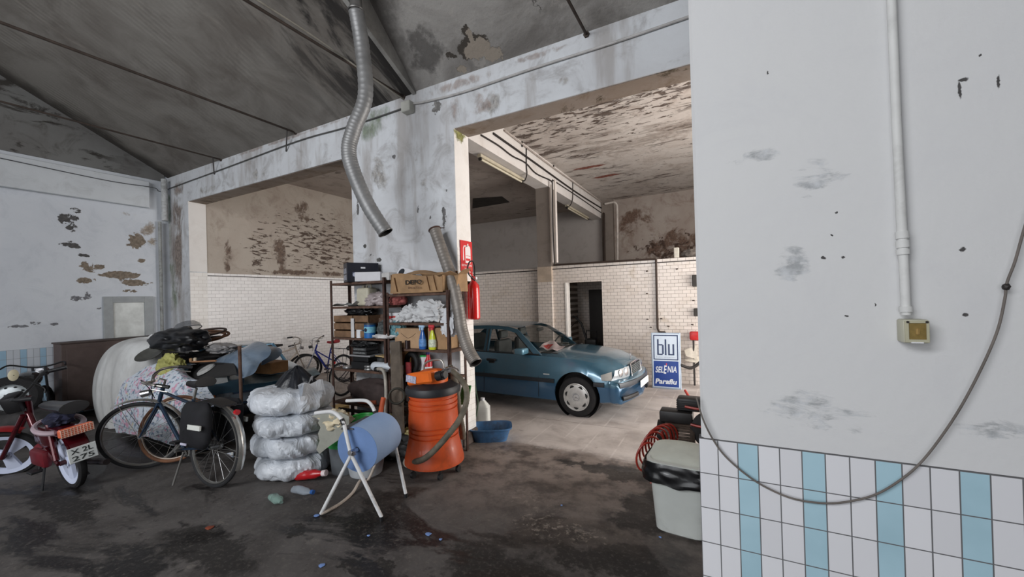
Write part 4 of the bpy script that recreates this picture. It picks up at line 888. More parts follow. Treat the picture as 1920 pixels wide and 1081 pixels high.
b = B(); q = frame_m(at(672, 792, 2.65), (at(700, 775, 2.92)-at(650, 800, 2.45)), (0, 0, 1)); box(b, (-.07, -.006, -.22), (.05, .006, .24), .003, mtx=q); OB('tear_off_bar', b, mat((92, 94, 98), .45, .3), st, world=True)
# the roll
ra, rb = pv+Vector((0, .0, 0)), pv2+Vector((-.0, -.06, 0)); ax = rb-ra; Lr = ax.length; RR = .205
t = thing('blue_paper_roll', 'large roll of blue wiping paper mounted in the white stand', 'paper roll', ra+Vector((0, 0, -RR)))
PB = NT('blue_roll_paper'); s = PB.sep(); PB.bump(PB.noise(40, 4), .15, .004); PB.out(PB.mix(PB.ramp(PB.noise(2.5, 4, .5), .35, .7), lin((142, 168, 206)), lin((158, 182, 216))), .75); PB = PB.m
Mr = frame_m(ra+ax.normalized()*.035, ax)
b = B(); lathe(b, [(RR, 0), (RR, Lr-.05)], 64, Mr); lathe(b, [(.025, Lr-.05), (RR, Lr-.05)], 64, Mr); OB('paper_winding', b, PB, t, world=True, sharp=30)
b = B(); lathe(b, [(.02, .05), (.022, 0), (.08, -.002), (.14, .001), (RR, -.001), (RR, .002)], 64, Mr); OB('roll_face', b, mat((104, 132, 178), .8, var=.10, scale=5), t, world=True)
b = B(); cyl(b, ra-ax.normalized()*.01, rb, .017, 14); OB('axle_rod', b, mat((150, 150, 150), .4, .7), st, world=True)
# torn board, rags and tubs behind the stand
b = B(); pl = [(585, 780), (598, 774), (640, 772), (655, 780), (655, 810), (612, 840), (600, 850), (594, 842), (600, 825), (597, 812), (602, 800), (597, 792), (601, 783)]
vs = [b.verts.new(at(x, y, 2.72+.15*(x-585)/70)) for x, y in pl]; b.faces.new(vs); solid(b, .008); tag(OB('torn_board', b, mat((150, 150, 140), .8, var=.1), None, sharp=20), 'torn grey board hanging behind the white stand', 'board')
cloth_lump('cream_rag', 'cream coloured rag lying over the torn board of the stand', 'rag', at(628, 800, 2.88), (.19, .13, .11), mat((216, 202, 172), .85, var=.1), 51, .35, 2.2, .3)
def tub(name, label, c, r0, r1, h, m, rim=None, cat='tub'):
    t = thing(name, label, cat, c); b = B(); lathe(b, [(0, 0), (r0, 0), (r1, h), (r1-.006, h), (r0-.006, .008), (0, .008)], 32); OB('body', b, m, t)
    if rim: b = B(); torus(b, (0, 0, h), (0, 0, 1), r1, .012, 40, 8); OB('rim', b, rim, t)
    return t
tub('green_bucket', 'bright green bucket behind the white stand', at(682, 802, 3.28), .10, .14, .13, mat((40, 150, 62), .45, var=.1), mat((50, 170, 72), .4), 'bucket')
p = fl(632, 893); t = tub('grey_tub', 'grey plastic tub with a green cover between bags and stand', (p.x-.05, p.y+.15, 0), .14, .17, .34, mat((92, 96, 100), .5, var=.1))
b = B(); lathe(b, [(.178, .30), (.182, .345), (.14, .37), (0, .375)], 28); OB('green_cover', b, mat((36, 140, 62), .5, var=.1), t)
p = fl(665, 900); t = tub('white_tub', 'low grey-white tub on the floor beneath the blue roll', (p.x-.05, p.y+.2, 0), .17, .2, .16, mat((170, 174, 178), .5, var=.1))
# ---------------------------------------------------------------- bagged tyres
BAGM = NT('white_bag_plastic'); BAGM.bump(BAGM.noise(7, 4, .5, 1.2, sv=(1, 1, .6)), .7, .05); BAGM.out(BAGM.mix(BAGM.ramp(BAGM.noise(3, 4), .3, .7), lin((186, 192, 200)), lin((212, 216, 222))), .36); BAGM = BAGM.m
bag_lab = ['white plastic bag with a tyre at the bottom of the stack', 'white plastic bag with a tyre, second from the bottom of the stack', 'white plastic bag with a tyre, third from the bottom of the stack', 'white plastic bag with an open flap, topmost of the stack']
def bagged(seed, h, R):
    b = B()
    def fn(u, v):
        a = 2*pi*u; k = R*(1+.035*mn.noise(Vector((cos(a)*1.5, sin(a)*1.5, seed)))+.03*cos(4*a+seed))
        t_ = -pi/2+pi*v; pr = (abs(cos(t_))**.28); pz = (1 if sin(t_) > 0 else -1)*abs(sin(t_))**.9
        r_ = k*pr; z = h/2+h/2*pz
        n = Vector((cos(a)*2.2, sin(a)*2.2, z*4+seed*4))
        # sharp plastic creases: ridged noise, stretched obliquely
        q = Vector((cos(a)*3+z*3, sin(a)*3-z*2, z*2+seed)); rid = 1-abs(mn.noise(q))*2.2; rid2 = 1-abs(mn.noise(q*2.3))*2.2
        r_ += (.035*max(0, rid)+.014*max(0, rid2)-.03)*pr+.035*mn.noise(n)*pr; z += .02*mn.noise(n*1.2)
        return Vector((r_*cos(a), r_*sin(a), max(z, -.0)))
    grid(b, fn, 120, 30, cu=True); return b
BC = Vector((-4.36, 2.86, 0))
offs = [(.02, 0, .24, .405), (-.02, .01, .23, .43), (.0, 0, .235, .425), (-.05, .01, .265, .445)]
z_ = 0
for i, (dx, dy, h, R) in enumerate(offs):
    b = bagged(i+1, h, R)
    if i == 3:   # upstanding flap on the right
        grid(b, lambda u, v: Vector((.20+.24*u+.03*v, .10-.28*u, .20+.17*v*(1-.25*u)+.02*sin(8*u))), 8, 5)
        grid(b, lambda u, v: Vector((.42-.05*v, -.18+.30*u, .16+.17*v+.015*sin(9*u))), 6, 5)
    o = OB('bagged_tyre', b, BAGM, None, loc=(BC.x+dx, BC.y+dy, z_), sharp=28); tag(o, bag_lab[i], 'bag', 'white bagged tyres in a stack'); z_ += h-.006
    if i < 3: o.rotation_euler = (0, 0, i*1.3)
b = B(); fn = lambda u, v: (lambda a, r_: Vector((r_*cos(a)*1.25, r_*sin(a)*.8, .25*(1-v**1.6)+.03*mn.noise(Vector((cos(a)*3, sin(a)*3, v*2)))+.0)) )(2*pi*u, v*.24*(1+.14*cos(7*2*pi*u)+.1*mn.noise(Vector((cos(2*pi*u)*4, sin(2*pi*u)*4, v)))))
grid(b, fn, 60, 14, cu=True); bmesh.ops.remove_doubles(b, verts=b.verts, dist=.0005)
tag(OB('black_bin_bag', b, mat((22, 24, 30), .34, var=.25, bump=.5, scale=5), None, loc=(BC.x-.02, BC.y+.05, z_-.03), sharp=60), 'black glossy bin bag on top of the white bagged tyres', 'bag')
# ================================================================= BICYCLES
def bike(name, label, loc, rotz, frame_col, R=.36, wb=1.08, steer=0., lean=0., city=True, rack=True, step=False, tyre_col=(26, 26, 28), rim_col=(170, 168, 164), saddle=(24, 22, 24), fork_col=None, guard=None, bag=False, basket=False):
    t = thing(name, label, 'bicycle', loc, rot=(lean, 0, rotz))
    FM = mat(frame_col, .35, .3, var=.12, coat=.3); RM = mat(rim_col, .3, .8, var=.15); SM = mat(saddle, .5)
    FA = Vector((wb, 0, R)); RA = Vector((0, 0, R)); BB = Vector((.48, 0, .30)); ST_ = Vector((.38, 0, .80)); HT = Vector((wb-.24, 0, .86)); HB = Vector((wb-.19, 0, .72))
    sa = (HT-HB).normalized()
    Ms = Matrix.Translation(HB) @ Matrix.Rotation(steer, 4, sa) @ Matrix.Translation(-HB)
    def wheel(c, mtx, nm):
        g = []
        b = B(); torus(b, (0, 0, 0), (0, 1, 0), R-.020, .019, 64, 10); b.transform(mtx @ Matrix.Translation(c)); w_ = OB('wheel', b, mat(tyre_col, .8, var=.2), t)
        b = B(); torus(b, (0, 0, 0), (0, 1, 0), R-.045, .011, 64, 6, sx=1., sy=1.3); b.transform(mtx @ Matrix.Translation(c)); OB('rim', b, RM, w_)
        b = B()
        for k in range(18):
            a = 2*pi*k/18; s = .018 if k % 2 else -.018
            tube(b, [Vector((.02*cos(a+.5), s, .02*sin(a+.5))), Vector(((R-.05)*cos(a), 0, (R-.05)*sin(a)))], .0016, 4, caps=False)
        cyl(b, (0, -.05, 0), (0, .05, 0), .018, 10); b.transform(mtx @ Matrix.Translation(c)); OB('spokes', b, mat((150, 150, 150), .35, .7, var=.05), w_)
    wheel(RA, Matrix(), 'rear'); wheel(FA, Ms, 'front')
    b = B()
    TT = [ST_+Vector((0, 0, -.06)), HT+Vector((0, 0, -.03))] if not step else [Vector((.35, 0, .52)), HB+Vector((0, 0, .02))]
    tube(b, TT, .015, 10); tube(b, [BB, HB], .018 if not step else .026, 12); tube(b, [BB, ST_], .016, 10); tube(b, [HB-sa*.02, HT+sa*.02], .019, 12)
    for s in (-1, 1):
        tube(b, [BB+Vector((0, s*.03, 0)), RA+Vector((0, s*.06, 0))], .010, 8); tube(b, [ST_+Vector((0, s*.015, -.08)), RA+Vector((0, s*.06, 0))], .008, 8)
    OB('frame', b, FM, t)
    b = B()
    for s in (-1, 1): tube(b, [HB+Vector((.0, s*.035, -.0)), HB+Vector((.05, s*.05, -.1)), FA+Vector((0, s*.052, 0))], [.013, .012, .008], 8)
    cyl(b, HB+Vector((0, -.045, -.01)), HB+Vector((0, .045, -.01)), .016, 8); b.transform(Ms); OB('fork', b, mat(fork_col or frame_col, .35, .3, var=.1), t)
    b = B(); st = HT+sa*.10; tube(b, [HT, st, st+Vector((.05, 0, .02))], .012, 8)
    if city: hp = [(-.14, .30, .02), (-.02, .28, .05), (.10, .20, .06), (.13, .08, .02), (.10, 0, 0), (.13, -.08, .02), (.10, -.20, .06), (-.02, -.28, .05), (-.14, -.30, .02)]
    else: hp = [(-.08, .30, .07), (-.03, .16, .07), (.04, .06, .01), (.05, 0, 0), (.04, -.06, .01), (-.03, -.16, .07), (-.08, -.30, .07)]
    hp = [st+Vector(q) for q in hp]; tube(b, spl(hp, 5), .014, 10); b.transform(Ms); OB('handlebar', b, mat((190, 184, 178), .22, .9, var=.1), t)
    for e, f in ((0, 1), (-1, -2)):
        b = B(); cyl(b, hp[e], hp[e].lerp(hp[f], .95 if city else .6), .018, 10); b.transform(Ms); OB('grip', b, BLACKP, t)
        b = B(); q = hp[f]+Vector((0, 0, -.02)); tube(b, [q, q+Vector((.03, 0, -.02)), hp[e]+Vector((.02, 0, -.05))], .006, 6); b.transform(Ms); OB('brake_lever', b, RM, t)
    b = B(); tube(b, spl([hp[1]+Vector((.03, 0, 0)), st+Vector((.16, .1, .06)), st+Vector((.14, .02, -.06)), HB+Vector((.03, 0, .05))], 6), .004, 6); tube(b, spl([hp[-2]+Vector((.03, 0, 0)), st+Vector((.14, -.1, .04)), HB+Vector((.05, 0, .0))], 6), .004, 6); b.transform(Ms); OB('brake_cable', b, BLACKP, t)
    b = B(); tube(b, [ST_, ST_+Vector((-.03, 0, .10))], .012, 8)
    OB('seat_post', b, RM, t)
    b = B(); SC = ST_+Vector((-.04, 0, .14))
    def sd(u, v):
        x = .15-.29*u; w_ = .022+.075*max(0, (u-.25)/.75)**1.3; a = -.25*pi+1.5*pi*v
        return SC+Vector((x, w_*cos(a)*1.0, .040*sin(a)*(.7+.7*u)-.018*sin(pi*u)+.03*u))
    g_ = grid(b, sd, 12, 12); b.faces.new(g_[0]); b.faces.new(g_[-1]); OB('saddle', b, SM, t)
    # drive
    b = B(); torus(b, BB+Vector((0, -.05, 0)), (0, 1, 0), .085, .005, 28, 6); cyl(b, BB+Vector((0, -.08, 0)), BB+Vector((0, .08, 0)), .02, 10)
    for k in range(4): tube(b, [BB+Vector((0, -.05, 0)), BB+Vector((.08*cos(k*pi/2), -.05, .08*sin(k*pi/2)))], .006, 5)
    cyl(b, RA+Vector((0, -.055, 0)), RA+Vector((0, -.03, 0)), .035, 14)
    OB('chainring', b, RM, t)
    for s, a in ((-1, -.7), (1, pi-.7)):
        e = BB+Vector((.17*cos(a), s*.08, .17*sin(a))); b = B(); tube(b, [BB+Vector((0, s*.08, 0)), e], .010, 8); cr = OB('crank', b, RM, t)
        b = B(); box(b, e+Vector((-.045, min(0, s*.10), -.012)), e+Vector((.045, max(0, s*.10), .012)), .006); OB('pedal', b, BLACKP, cr)
    b = B(); r1, r2 = .085, .035
    tube(b, [BB+Vector((0, -.05, r1)), RA+Vector((0, -.05, r2)), RA+Vector((-.035, -.05, 0)), RA+Vector((0, -.05, -r2)), BB+Vector((0, -.05, -r1)), BB+Vector((r1, -.05, 0))], .005, 5, closed=True); OB('chain', b, mat((60, 54, 48), .6, .6), t)
    if guard:
        GM = mat(guard, .25, .85, var=.2)
        def arc(c, a0, a1, mtx):
            b = B(); grid(b, lambda u, v: c+Vector(((R+.02+.012*sin(pi*v))*cos(a0+(a1-a0)*u), -.032+.064*v, (R+.02+.012*sin(pi*v))*sin(a0+(a1-a0)*u))), 24, 4); solid(b, .002)
            for k in (.1, .9):
                a = a0+(a1-a0)*k
                for s in (-1, 1): tube(b, [c+Vector((0, s*.06, 0)), c+Vector(((R+.02)*cos(a), s*.03, (R+.02)*sin(a)))], .003, 5)
            b.transform(mtx); OB('mudguard', b, GM, t)
        arc(RA, radians(20), radians(205), Matrix()); arc(FA, radians(60), radians(165), Ms)
    if rack:
        b = B()
        for y in (-.05, 0, .05): tube(b, [(.30, y, .80), (-.26, y, .78)], .005, 6)
        for x in (.1, -.1, -.26): tube(b, [(x, -.06, .785), (x, .06, .785)], .004, 6)
        for s in (-1, 1): tube(b, [RA+Vector((0, s*.065, 0)), (-.05, s*.06, .785)], .005, 6)
        OB('luggage_rack', b, mat((60, 60, 62), .4, .5), t)
    b = B(); tube(b, [BB+Vector((-.05, .03, -.02)), BB+Vector((-.16, .16, -.28))], .009, 8); OB('kickstand', b, RM, t)
    b = B(); cyl(b, HB+Vector((.06, 0, .12)), HB+Vector((.13, 0, .11)), .032, 16, .038); b.transform(Ms); OB('front_lamp', b, CHROME if city else BLACKP, t)
    b = B(); cyl(b, (-.27, 0, .72) if rack else (-.2, 0, .66), (-.30, 0, .72) if rack else (-.23, 0, .66), .025, 12); OB('rear_reflector', b, mat((200, 30, 40), .3), t)
    return t
# front city bicycle: rear contact (-4.68,2.20), front contact near (-5.91,2.03)
ra_ = Vector((-4.76, 2.20, 0)); dr = Vector((-1, -.09, 0)).normalized(); ang = math.atan2(dr.y, dr.x)
city = bike('city_bicycle', 'dark blue city bicycle with chrome mudguards and black panniers, nearest of the bicycles', ra_, ang, (30, 50, 72), R=.375, wb=1.16, steer=radians(46), lean=radians(5), guard=(205, 203, 198), tyre_col=(34, 34, 36))
city.scale = (1.10,)*3
# panniers belong to the rack but can be lifted off
PM = mat((16, 16, 22), .8, var=.3, scale=10)
def pannier(s, lab):
    t = thing('pannier', lab, 'bag', ra_, rot=(radians(5), 0, ang), group=None); t.scale = (1.10,)*3
    b = B()
    def fn(u, v):
        a = 2*pi*u; w_, h = .19, .21
        x = w_*max(-1, min(1, 1.25*cos(a))); z = h*max(-1, min(1, 1.25*sin(a)))
        k = sin(pi*v)**.35 if 0 < v < 1 else 0
        return Vector((.06+x*k*(1+.04*mn.noise(Vector((a, v*3, s)))), s*(.07+.15*v)+.0, .60+z*k+.012*mn.noise(Vector((x*8, z*8, v*4)))))
    grid(b, fn, 40, 12, cu=True); bmesh.ops.remove_doubles(b, verts=b.verts, dist=.001); OB('body', b, PM, t)
    b = B(); m2 = Matrix.Translation((-.02, s*.212, .60)) @ Matrix.Rotation(.0, 4, 'Y'); box(b, (-.11, -.006, -.022), (.07, .012, .022), .002, mtx=m2); OB('reflective_strip', b, mat((214, 216, 210), .5, var=.04), t)
    b = B(); box(b, (.07, s*.205-.004, .425), (.16, s*.205+.008, .445), .002, mtx=Matrix()); OB('logo_patch', b, mat((190, 188, 206), .6), t)
pannier(1, 'black bicycle pannier with white reflective strip, on the camera side of the rack')
pannier(-1, 'black bicycle pannier on the far side of the city bicycle rack')
b = B(); grid(b, lambda u, v: (ra_+Vector((0, 0, 0))+Matrix.Rotation(ang, 3, 'Z') @ Vector((.10-.40*u, -.08+.16*v, .885+.02*sin(4*u)))), 8, 4); solid(b, .015); tag(OB('rack_cover', b, BLACKP), 'black folded bag lying flat on the city bicycle rack', 'bag')
# back bicycles inside the left bay
bike('mountain_bicycle', 'blue and white bicycle with a red saddle left of the rusty shelves', (-8.05, 6.5, 0), radians(190), (28, 42, 132), R=.33, wb=1.05, steer=radians(35), lean=radians(4), city=False, rack=True, step=True, saddle=(150, 36, 44), fork_col=(170, 176, 190), rim_col=(120, 120, 122))
bike('racing_bicycle', 'beige bicycle with raised handlebar leaning on the tiled side wall', (-9.36, 5.3, 0), radians(88), (180, 168, 156), R=.34, wb=1.05, steer=radians(-30), lean=radians(7), city=True, rack=False, rim_col=(150, 140, 130))
bike('bicycle', 'dark bicycle half hidden behind the lower part of the rusty shelves', (-6.9, 5.5, 0), radians(4), (40, 38, 44), R=.34, wb=1.05, steer=.1, lean=radians(-5), city=False, rack=False)
# loose rusty wheel behind the city bicycle
t = thing('loose_wheel', 'rusty brown loose bicycle wheel standing behind the front wheel of the city bicycle', 'wheel', (-5.85, 2.35, 0))
nrm = Vector((.62, -.78, .30)); c0 = Vector((-5.92, 2.36, .42))
b = B(); torus(b, c0, nrm, .37, .020, 64, 10); OB('tyre', b, mat((112, 74, 50), .75, var=.35), t, world=True)
b = B(); torus(b, c0, nrm, .345, .010, 64, 6); OB('rim', b, mat((140, 128, 118), .4, .6, var=.2), t, world=True)
b = B(); Mw = frame_m(c0, nrm)
for k in range(18): a = 2*pi*k/18; tube(b, [Mw @ Vector((.02*cos(a+.6), .02*sin(a+.6), .02*(-1)**k)), Mw @ Vector((.345*cos(a), .345*sin(a), 0))], .0016, 4, caps=False)
OB('spokes', b, mat((120, 112, 104), .5, .6), t, world=True)

# ================================================================= MOPED
RED = car_paint('moped_red', (84, 14, 26), None, .5, .15); WMAG = mat((206, 214, 236), .4, var=.04)
mr0 = Vector((-6.17, 1.57, 0)); mf0 = Vector((-7.27, 1.50, 0)); md = (mf0-mr0).normalized(); ma = math.atan2(md.y, md.x)
mop = thing('moped', 'dark red moped with white three-spoke wheels and plate X2L 275', 'moped', mr0, rot=(radians(-6), 0, ma)); mop.scale = (1.13,)*3
def mag(c, mtx, R=.262):
    b = B(); lathe(b, [(R-.045, -.026), (R-.02, -.03), (R-.004, -.018), (R, 0), (R-.004, .018), (R-.02, .03), (R-.045, .026)], 48, Matrix.Rotation(pi/2, 4, 'X')); b.transform(mtx @ Matrix.Translation(c)); w_ = OB('wheel', b, TYRE, mop)
    b = B(); lathe(b, [(R-.09, -.012), (R-.05, -.022), (R-.042, -.024), (R-.042, .024), (R-.05, .022), (R-.09, .012), (R-.09, -.012)], 48, Matrix.Rotation(pi/2, 4, 'X'))
    for k in range(3):
        a = 2*pi*k/3+.5; n = Vector((-sin(a), 0, cos(a))); d = Vector((cos(a), 0, sin(a)))
        for sg in (-1, 1):
            vs = [b.verts.new(p+Vector((0, sg*.014, 0))) for p in (d*.02+n*.035, d*(R-.08)+n*.055, d*(R-.08)-n*.055, d*.02-n*.035)]; b.faces.new(vs)
            if sg == -1: v0 = vs
            else:
                for i in range(4): b.faces.new((v0[i], v0[(i+1) % 4], vs[(i+1) % 4], vs[i]))
    cyl(b, (0, -.03, 0), (0, .03, 0), .045, 20); b.transform(mtx @ Matrix.Translation(c)); OB('mag_rim', b, WMAG, w_)
    b = B(); cyl(b, (0, -.07, 0), (0, .07, 0), .022, 14); b.transform(mtx @ Matrix.Translation(c)); OB('hub', b, mat((60, 24, 30), .5), w_)
WBm = 1.10; hd = Vector((WBm-.30, 0, .62)); sax = Vector((-.35, 0, 1)).normalized(); Mm = Matrix.Translation(hd) @ Matrix.Rotation(radians(52), 4, sax) @ Matrix.Translation(-hd)
mag(Vector((0, 0, .262)), Matrix()); mag(Vector((WBm, 0, .262)), Mm)
b = B()   # step-through frame, tank beam and rear triangle
tube(b, spl([(hd.x, 0, .66), (.66, 0, .46), (.48, 0, .34), (.30, 0, .40), (.18, 0, .66)], 6), [.03]*25, 12)
for s in (-1, 1): tube(b, [(.30, s*.06, .36), (.0, s*.075, .262)], .018, 10); tube(b, [(.18, s*.05, .66), (.0, s*.085, .30)], .022, 10)
box(b, (.12, -.09, .40), (.44, .09, .56), .04, seg=2)
OB('frame', b, RED, mop)
b = B(); box(b, (.18, -.12, .20), (.50, -.05, .36), .03, seg=2); box(b, (.2, .05, .20), (.5, .12, .36), .03, seg=2); cyl(b, (.5, 0, .28), (.62, 0, .30), .06, 18); OB('engine_cover', b, mat((104, 24, 34), .45, var=.2), mop)
b = B(); box(b, (-.22, -.085, .52), (.12, .085, .60), .03, seg=2); grid(b, lambda u, v: Vector((.02+.30*cos(1.2+1.75*u), -.075+.15*v, .262+.31*sin(1.2+1.75*u))), 16, 4); solid(b, .004) if False else None
OB('tail_fairing', b, RED, mop)
b = B(); grid(b, lambda u, v: Vector((.30*cos(1.0+1.95*u), -.06+.12*v, .262+.30*sin(1.0+1.95*u))), 18, 4); solid(b, .005); OB('rear_mudguard', b, RED, mop)
b = B(); grid(b, lambda u, v: Vector((WBm+.29*cos(.35+2.0*u), -.05+.10*v, .262+.29*sin(.35+2.0*u)+.01*sin(pi*v))), 18, 4); solid(b, .005); b.transform(Mm); OB('front_mudguard', b, mat((138, 30, 34), .4, var=.1), mop)
b = B()
for s in (-1, 1): tube(b, [(hd.x+.0, s*.06, .66), (WBm, s*.065, .262)], .020, 10)
cyl(b, (hd.x-.01, 0, .60), (hd.x-.07, 0, .82), .024, 12); b.transform(Mm); OB('fork', b, RED, mop)
b = B(); tube(b, spl([(hd.x-.26, .32, .92), (hd.x-.12, .28, .93), (hd.x-.06, .10, .86), (hd.x-.06, -.10, .86), (hd.x-.12, -.28, .93), (hd.x-.26, -.32, .92)], 6), .012, 10); b.transform(Mm); OB('handlebar', b, BLACKP, mop)
b = B(); box(b, (hd.x-.03, -.08, .70), (hd.x+.10, .08, .88), .03, seg=2); b.transform(Mm); OB('headlamp_housing', b, BLACKP, mop)
for s in (1, -1):
    b = B(); cyl(b, (hd.x-.28, s*.325, .92), (hd.x-.15, s*.29, .93), .02, 12); b.transform(Mm); OB('grip', b, BLACKP, mop)
mc_ = atX(25, 703, -6.85); ms_ = atX(82, 726, -6.80)
b = B(); tube(b, spl([mc_, atX(50, 712, -6.85), ms_, ms_+Vector((.02, 0, -.06))], 4), .006, 6); OB('mirror_stalk', b, BLACKP, mop, world=True).matrix_parent_inverse = (Matrix.Translation(mop.location) @ mop.rotation_euler.to_matrix().to_4x4() @ Matrix.Scale(1.13, 4)).inverted()
b = B(); lathe(b, [(0, -.012), (.055, -.012), (.065, 0), (0, .002)], 28, frame_m(mc_, (.9, -.4, .1)) @ Matrix.Diagonal((.62, .95, 1, 1))); OB('mirror_head', b, mat((150, 142, 118), .25, .4, var=.1), mop, world=True).matrix_parent_inverse = (Matrix.Translation(mop.location) @ mop.rotation_euler.to_matrix().to_4x4() @ Matrix.Scale(1.13, 4)).inverted()
b = B()
def mseat(u, v):
    x = -.28+.56*u; w_ = .10-.035*u; a = 2*pi*v
    return Vector((x, w_*cos(a), .79+.055*sin(a)*(1-.5*u)+.012*cos(4*u)))
g_ = grid(b, mseat, 14, 14); b.faces.new(g_[0]); b.faces.new(g_[-1]); OB('saddle', b, mat((15, 13, 18), .35, var=.1), mop)
b = B(); tube(b, [(.10, 0, .78), (.12, 0, .58)], .018, 10); tube(b, [(.1, 0, .68), (-.12, 0, .78)], .012, 8); OB('seat_post', b, BLACKP, mop)
b = B(); torus(b, (.10, 0, .60), (-.3, 0, 1), .155, .022, 36, 8, sx=1); OB('lock_ring', b, mat((170, 150, 158), .4, var=.1), mop)
b = B(); lump(b, (.08, 0, .66), (.13, .11, .07), 3, .3, 2.5, 3, crease=.3); OB('saddle_bag', b, mat((34, 36, 60), .8, var=.5, scale=16), mop)
tl = None
b = B(); box(b, (-.26, -.115, .545), (-.21, .115, .625), .012); tl = OB('tail_lamp', b, mat((214, 104, 70), .35, var=.1), mop)
b = B()
for k in range(5): box(b, (-.264, -.11, .553+.016*k), (-.259, .11, .5555+.016*k))
for k in range(11): box(b, (-.264, -.107+.021*k, .548), (-.259, -.1045+.021*k, .622))
OB('lens_grid', b, mat((236, 214, 196), .5), tl)
b = B(); pm = Matrix.Translation((-.29, 0, .375)) @ Matrix.Rotation(radians(8), 4, 'Y'); box(b, (-.004, -.095, -.065), (.003, .095, .07), .003, mtx=pm); pl_ = OB('number_plate', b, mat((222, 226, 224), .5, var=.04), mop)
b = B(); tm = pm @ Matrix.Translation((-.0045, .075, .012)) @ Matrix(((0, 0, -1, 0), (-1, 0, 0, 0), (0, 1, 0, 0), (0, 0, 0, 1)))
text_bm(b, 'X 2L', .042, tm, width=.145, bold=.012); text_bm(b, '275', .042, tm @ Matrix.Translation((0, -.062, 0)), width=.145, bold=.012); OB('plate_characters', b, mat((56, 60, 60), .6), pl_)
b = B(); cyl(b, (.05, -.13, .18), (-.30, -.14, .22), .028, 14); OB('exhaust', b, mat((54, 46, 46), .5, .5), mop)
for s in (-1, 1):
    b = B(); tube(b, [(.36, s*.08, .28), (.30, s*.12, .18)], .010, 8); box(b, (.25, s*.10, .17), (.35, s*.10+s*.09, .19), .005); OB('pedal', b, BLACKP, mop)
b = B(); tube(b, [(.18, .16, .01), (.28, .08, .25), (.28, -.08, .25), (.18, -.16, .01)], .010, 8); OB('centre_stand', b, BLACKP, mop)
# spare car wheel standing behind the moped
wc = atX(22, 744, -9.0); wn = Vector((.90, -.42, .10))
t = thing('steel_rim_tyre', 'spare car tyre on a grey steel rim leaning behind the moped', 'tyre', (wc.x, wc.y, wc.z-.30)); Mw = frame_m(wc, wn) @ Matrix.Scale(.86, 4)
b = B(); lathe(b, [(.21, -.09), (.24, -.10), (.31, -.09), (.34, -.06), (.345, 0), (.34, .06), (.31, .09), (.24, .10), (.21, .09)], 48, Mw); OB('tyre', b, TYRE, t, world=True)
b = B(); lathe(b, [(.215, .09), (.225, .095), (.22, .07), (.18, .05), (.15, .065), (.09, .06), (.05, .075), (0, .075)], 40, Mw); rim_ = OB('steel_rim', b, mat((170, 176, 178), .4, .4, var=.15), t, world=True)
b = B()
for k in range(5): a = 2*pi*k/5; p = Mw @ Vector((.065*cos(a), .065*sin(a), .07)); q = Mw @ Vector((.065*cos(a), .065*sin(a), .082)); cyl(b, p, q, .012, 8)
for k in range(10): a = 2*pi*k/10; tube(b, [Mw @ Vector((.165*cos(a+d_), .165*sin(a+d_), .062)) for d_ in (-.1, 0, .1)], [.008, .014, .008], 6)
o = OB('wheel_nut_ring', b, mat((40, 42, 44), .5, .3), rim_); o.parent = rim_
o.matrix_parent_inverse = Matrix()
cloth_lump('grey_sack', 'dark grey sack beneath the spare wheel behind the moped', 'sack', (-9.0, 1.75, 0), (.5, .4, .30), mat((60, 58, 58), .85, var=.25), 61, .25, 1.8, .1)
# old motorcycle near the left wall
t = thing('old_motorcycle', 'dark old motorcycle parked by the left wall behind the moped', 'motorcycle', (-9.72, 1.95, 0), radians(150))
for x in (-.62, .62):
    b = B(); torus(b, (x, 0, .31), (0, 1, 0), .27, .045, 40, 10); w_ = OB('wheel', b, TYRE, t)
    b = B(); torus(b, (x, 0, .31), (0, 1, 0), .22, .015, 40, 6); cyl(b, (x, -.05, .31), (x, .05, .31), .05, 14)
    for k in range(12): tube(b, [(x, 0, .31), (x+.22*cos(k*pi/6), 0, .31+.22*sin(k*pi/6))], .003, 4)
    OB('rim', b, mat((110, 110, 112), .4, .7), w_)
b = B(); lump(b, (.12, 0, .80), (.30, .13, .13), 3, .05, 1.5, 2); OB('fuel_tank', b, mat((30, 34, 38), .2, .3, var=.2, coat=.8), t)
b = B(); box(b, (-.62, -.11, .74), (-.12, .11, .82), .04, seg=2); OB('seat', b, BLACKP, t)
b = B(); tube(b, [(.45, 0, .82), (.1, 0, .68), (-.4, 0, .68), (-.62, 0, .35)], .02, 8); tube(b, [(.4, 0, .75), (.25, 0, .28), (-.2, 0, .28), (-.4, 0, .66)], .018, 8); OB('frame', b, BLACKP, t)
b = B(); box(b, (-.1, -.13, .30), (.22, .13, .56), .04, seg=2); 
for k in range(5): box(b, (-.02, -.11, .56+.025*k), (.18, .11, .57+.025*k))
OB('engine', b, mat((70, 70, 72), .4, .6, var=.2), t)
b = B(); tube(b, spl([(.30, .36, .98), (.42, .30, 1.02), (.47, .1, .96), (.47, -.1, .96), (.42, -.30, 1.02), (.30, -.36, .98)], 5), .013, 8); OB('handlebar', b, BLACKP, t)
b = B()
for s in (-1, 1): tube(b, [(.47, s*.07, .95), (.62, s*.07, .31)], .018, 8)
OB('fork', b, mat((120, 122, 126), .3, .8), t)
b = B(); cyl(b, (.50, 0, .86), (.62, 0, .86), .07, 20, .085); OB('headlamp', b, CHROME, t)
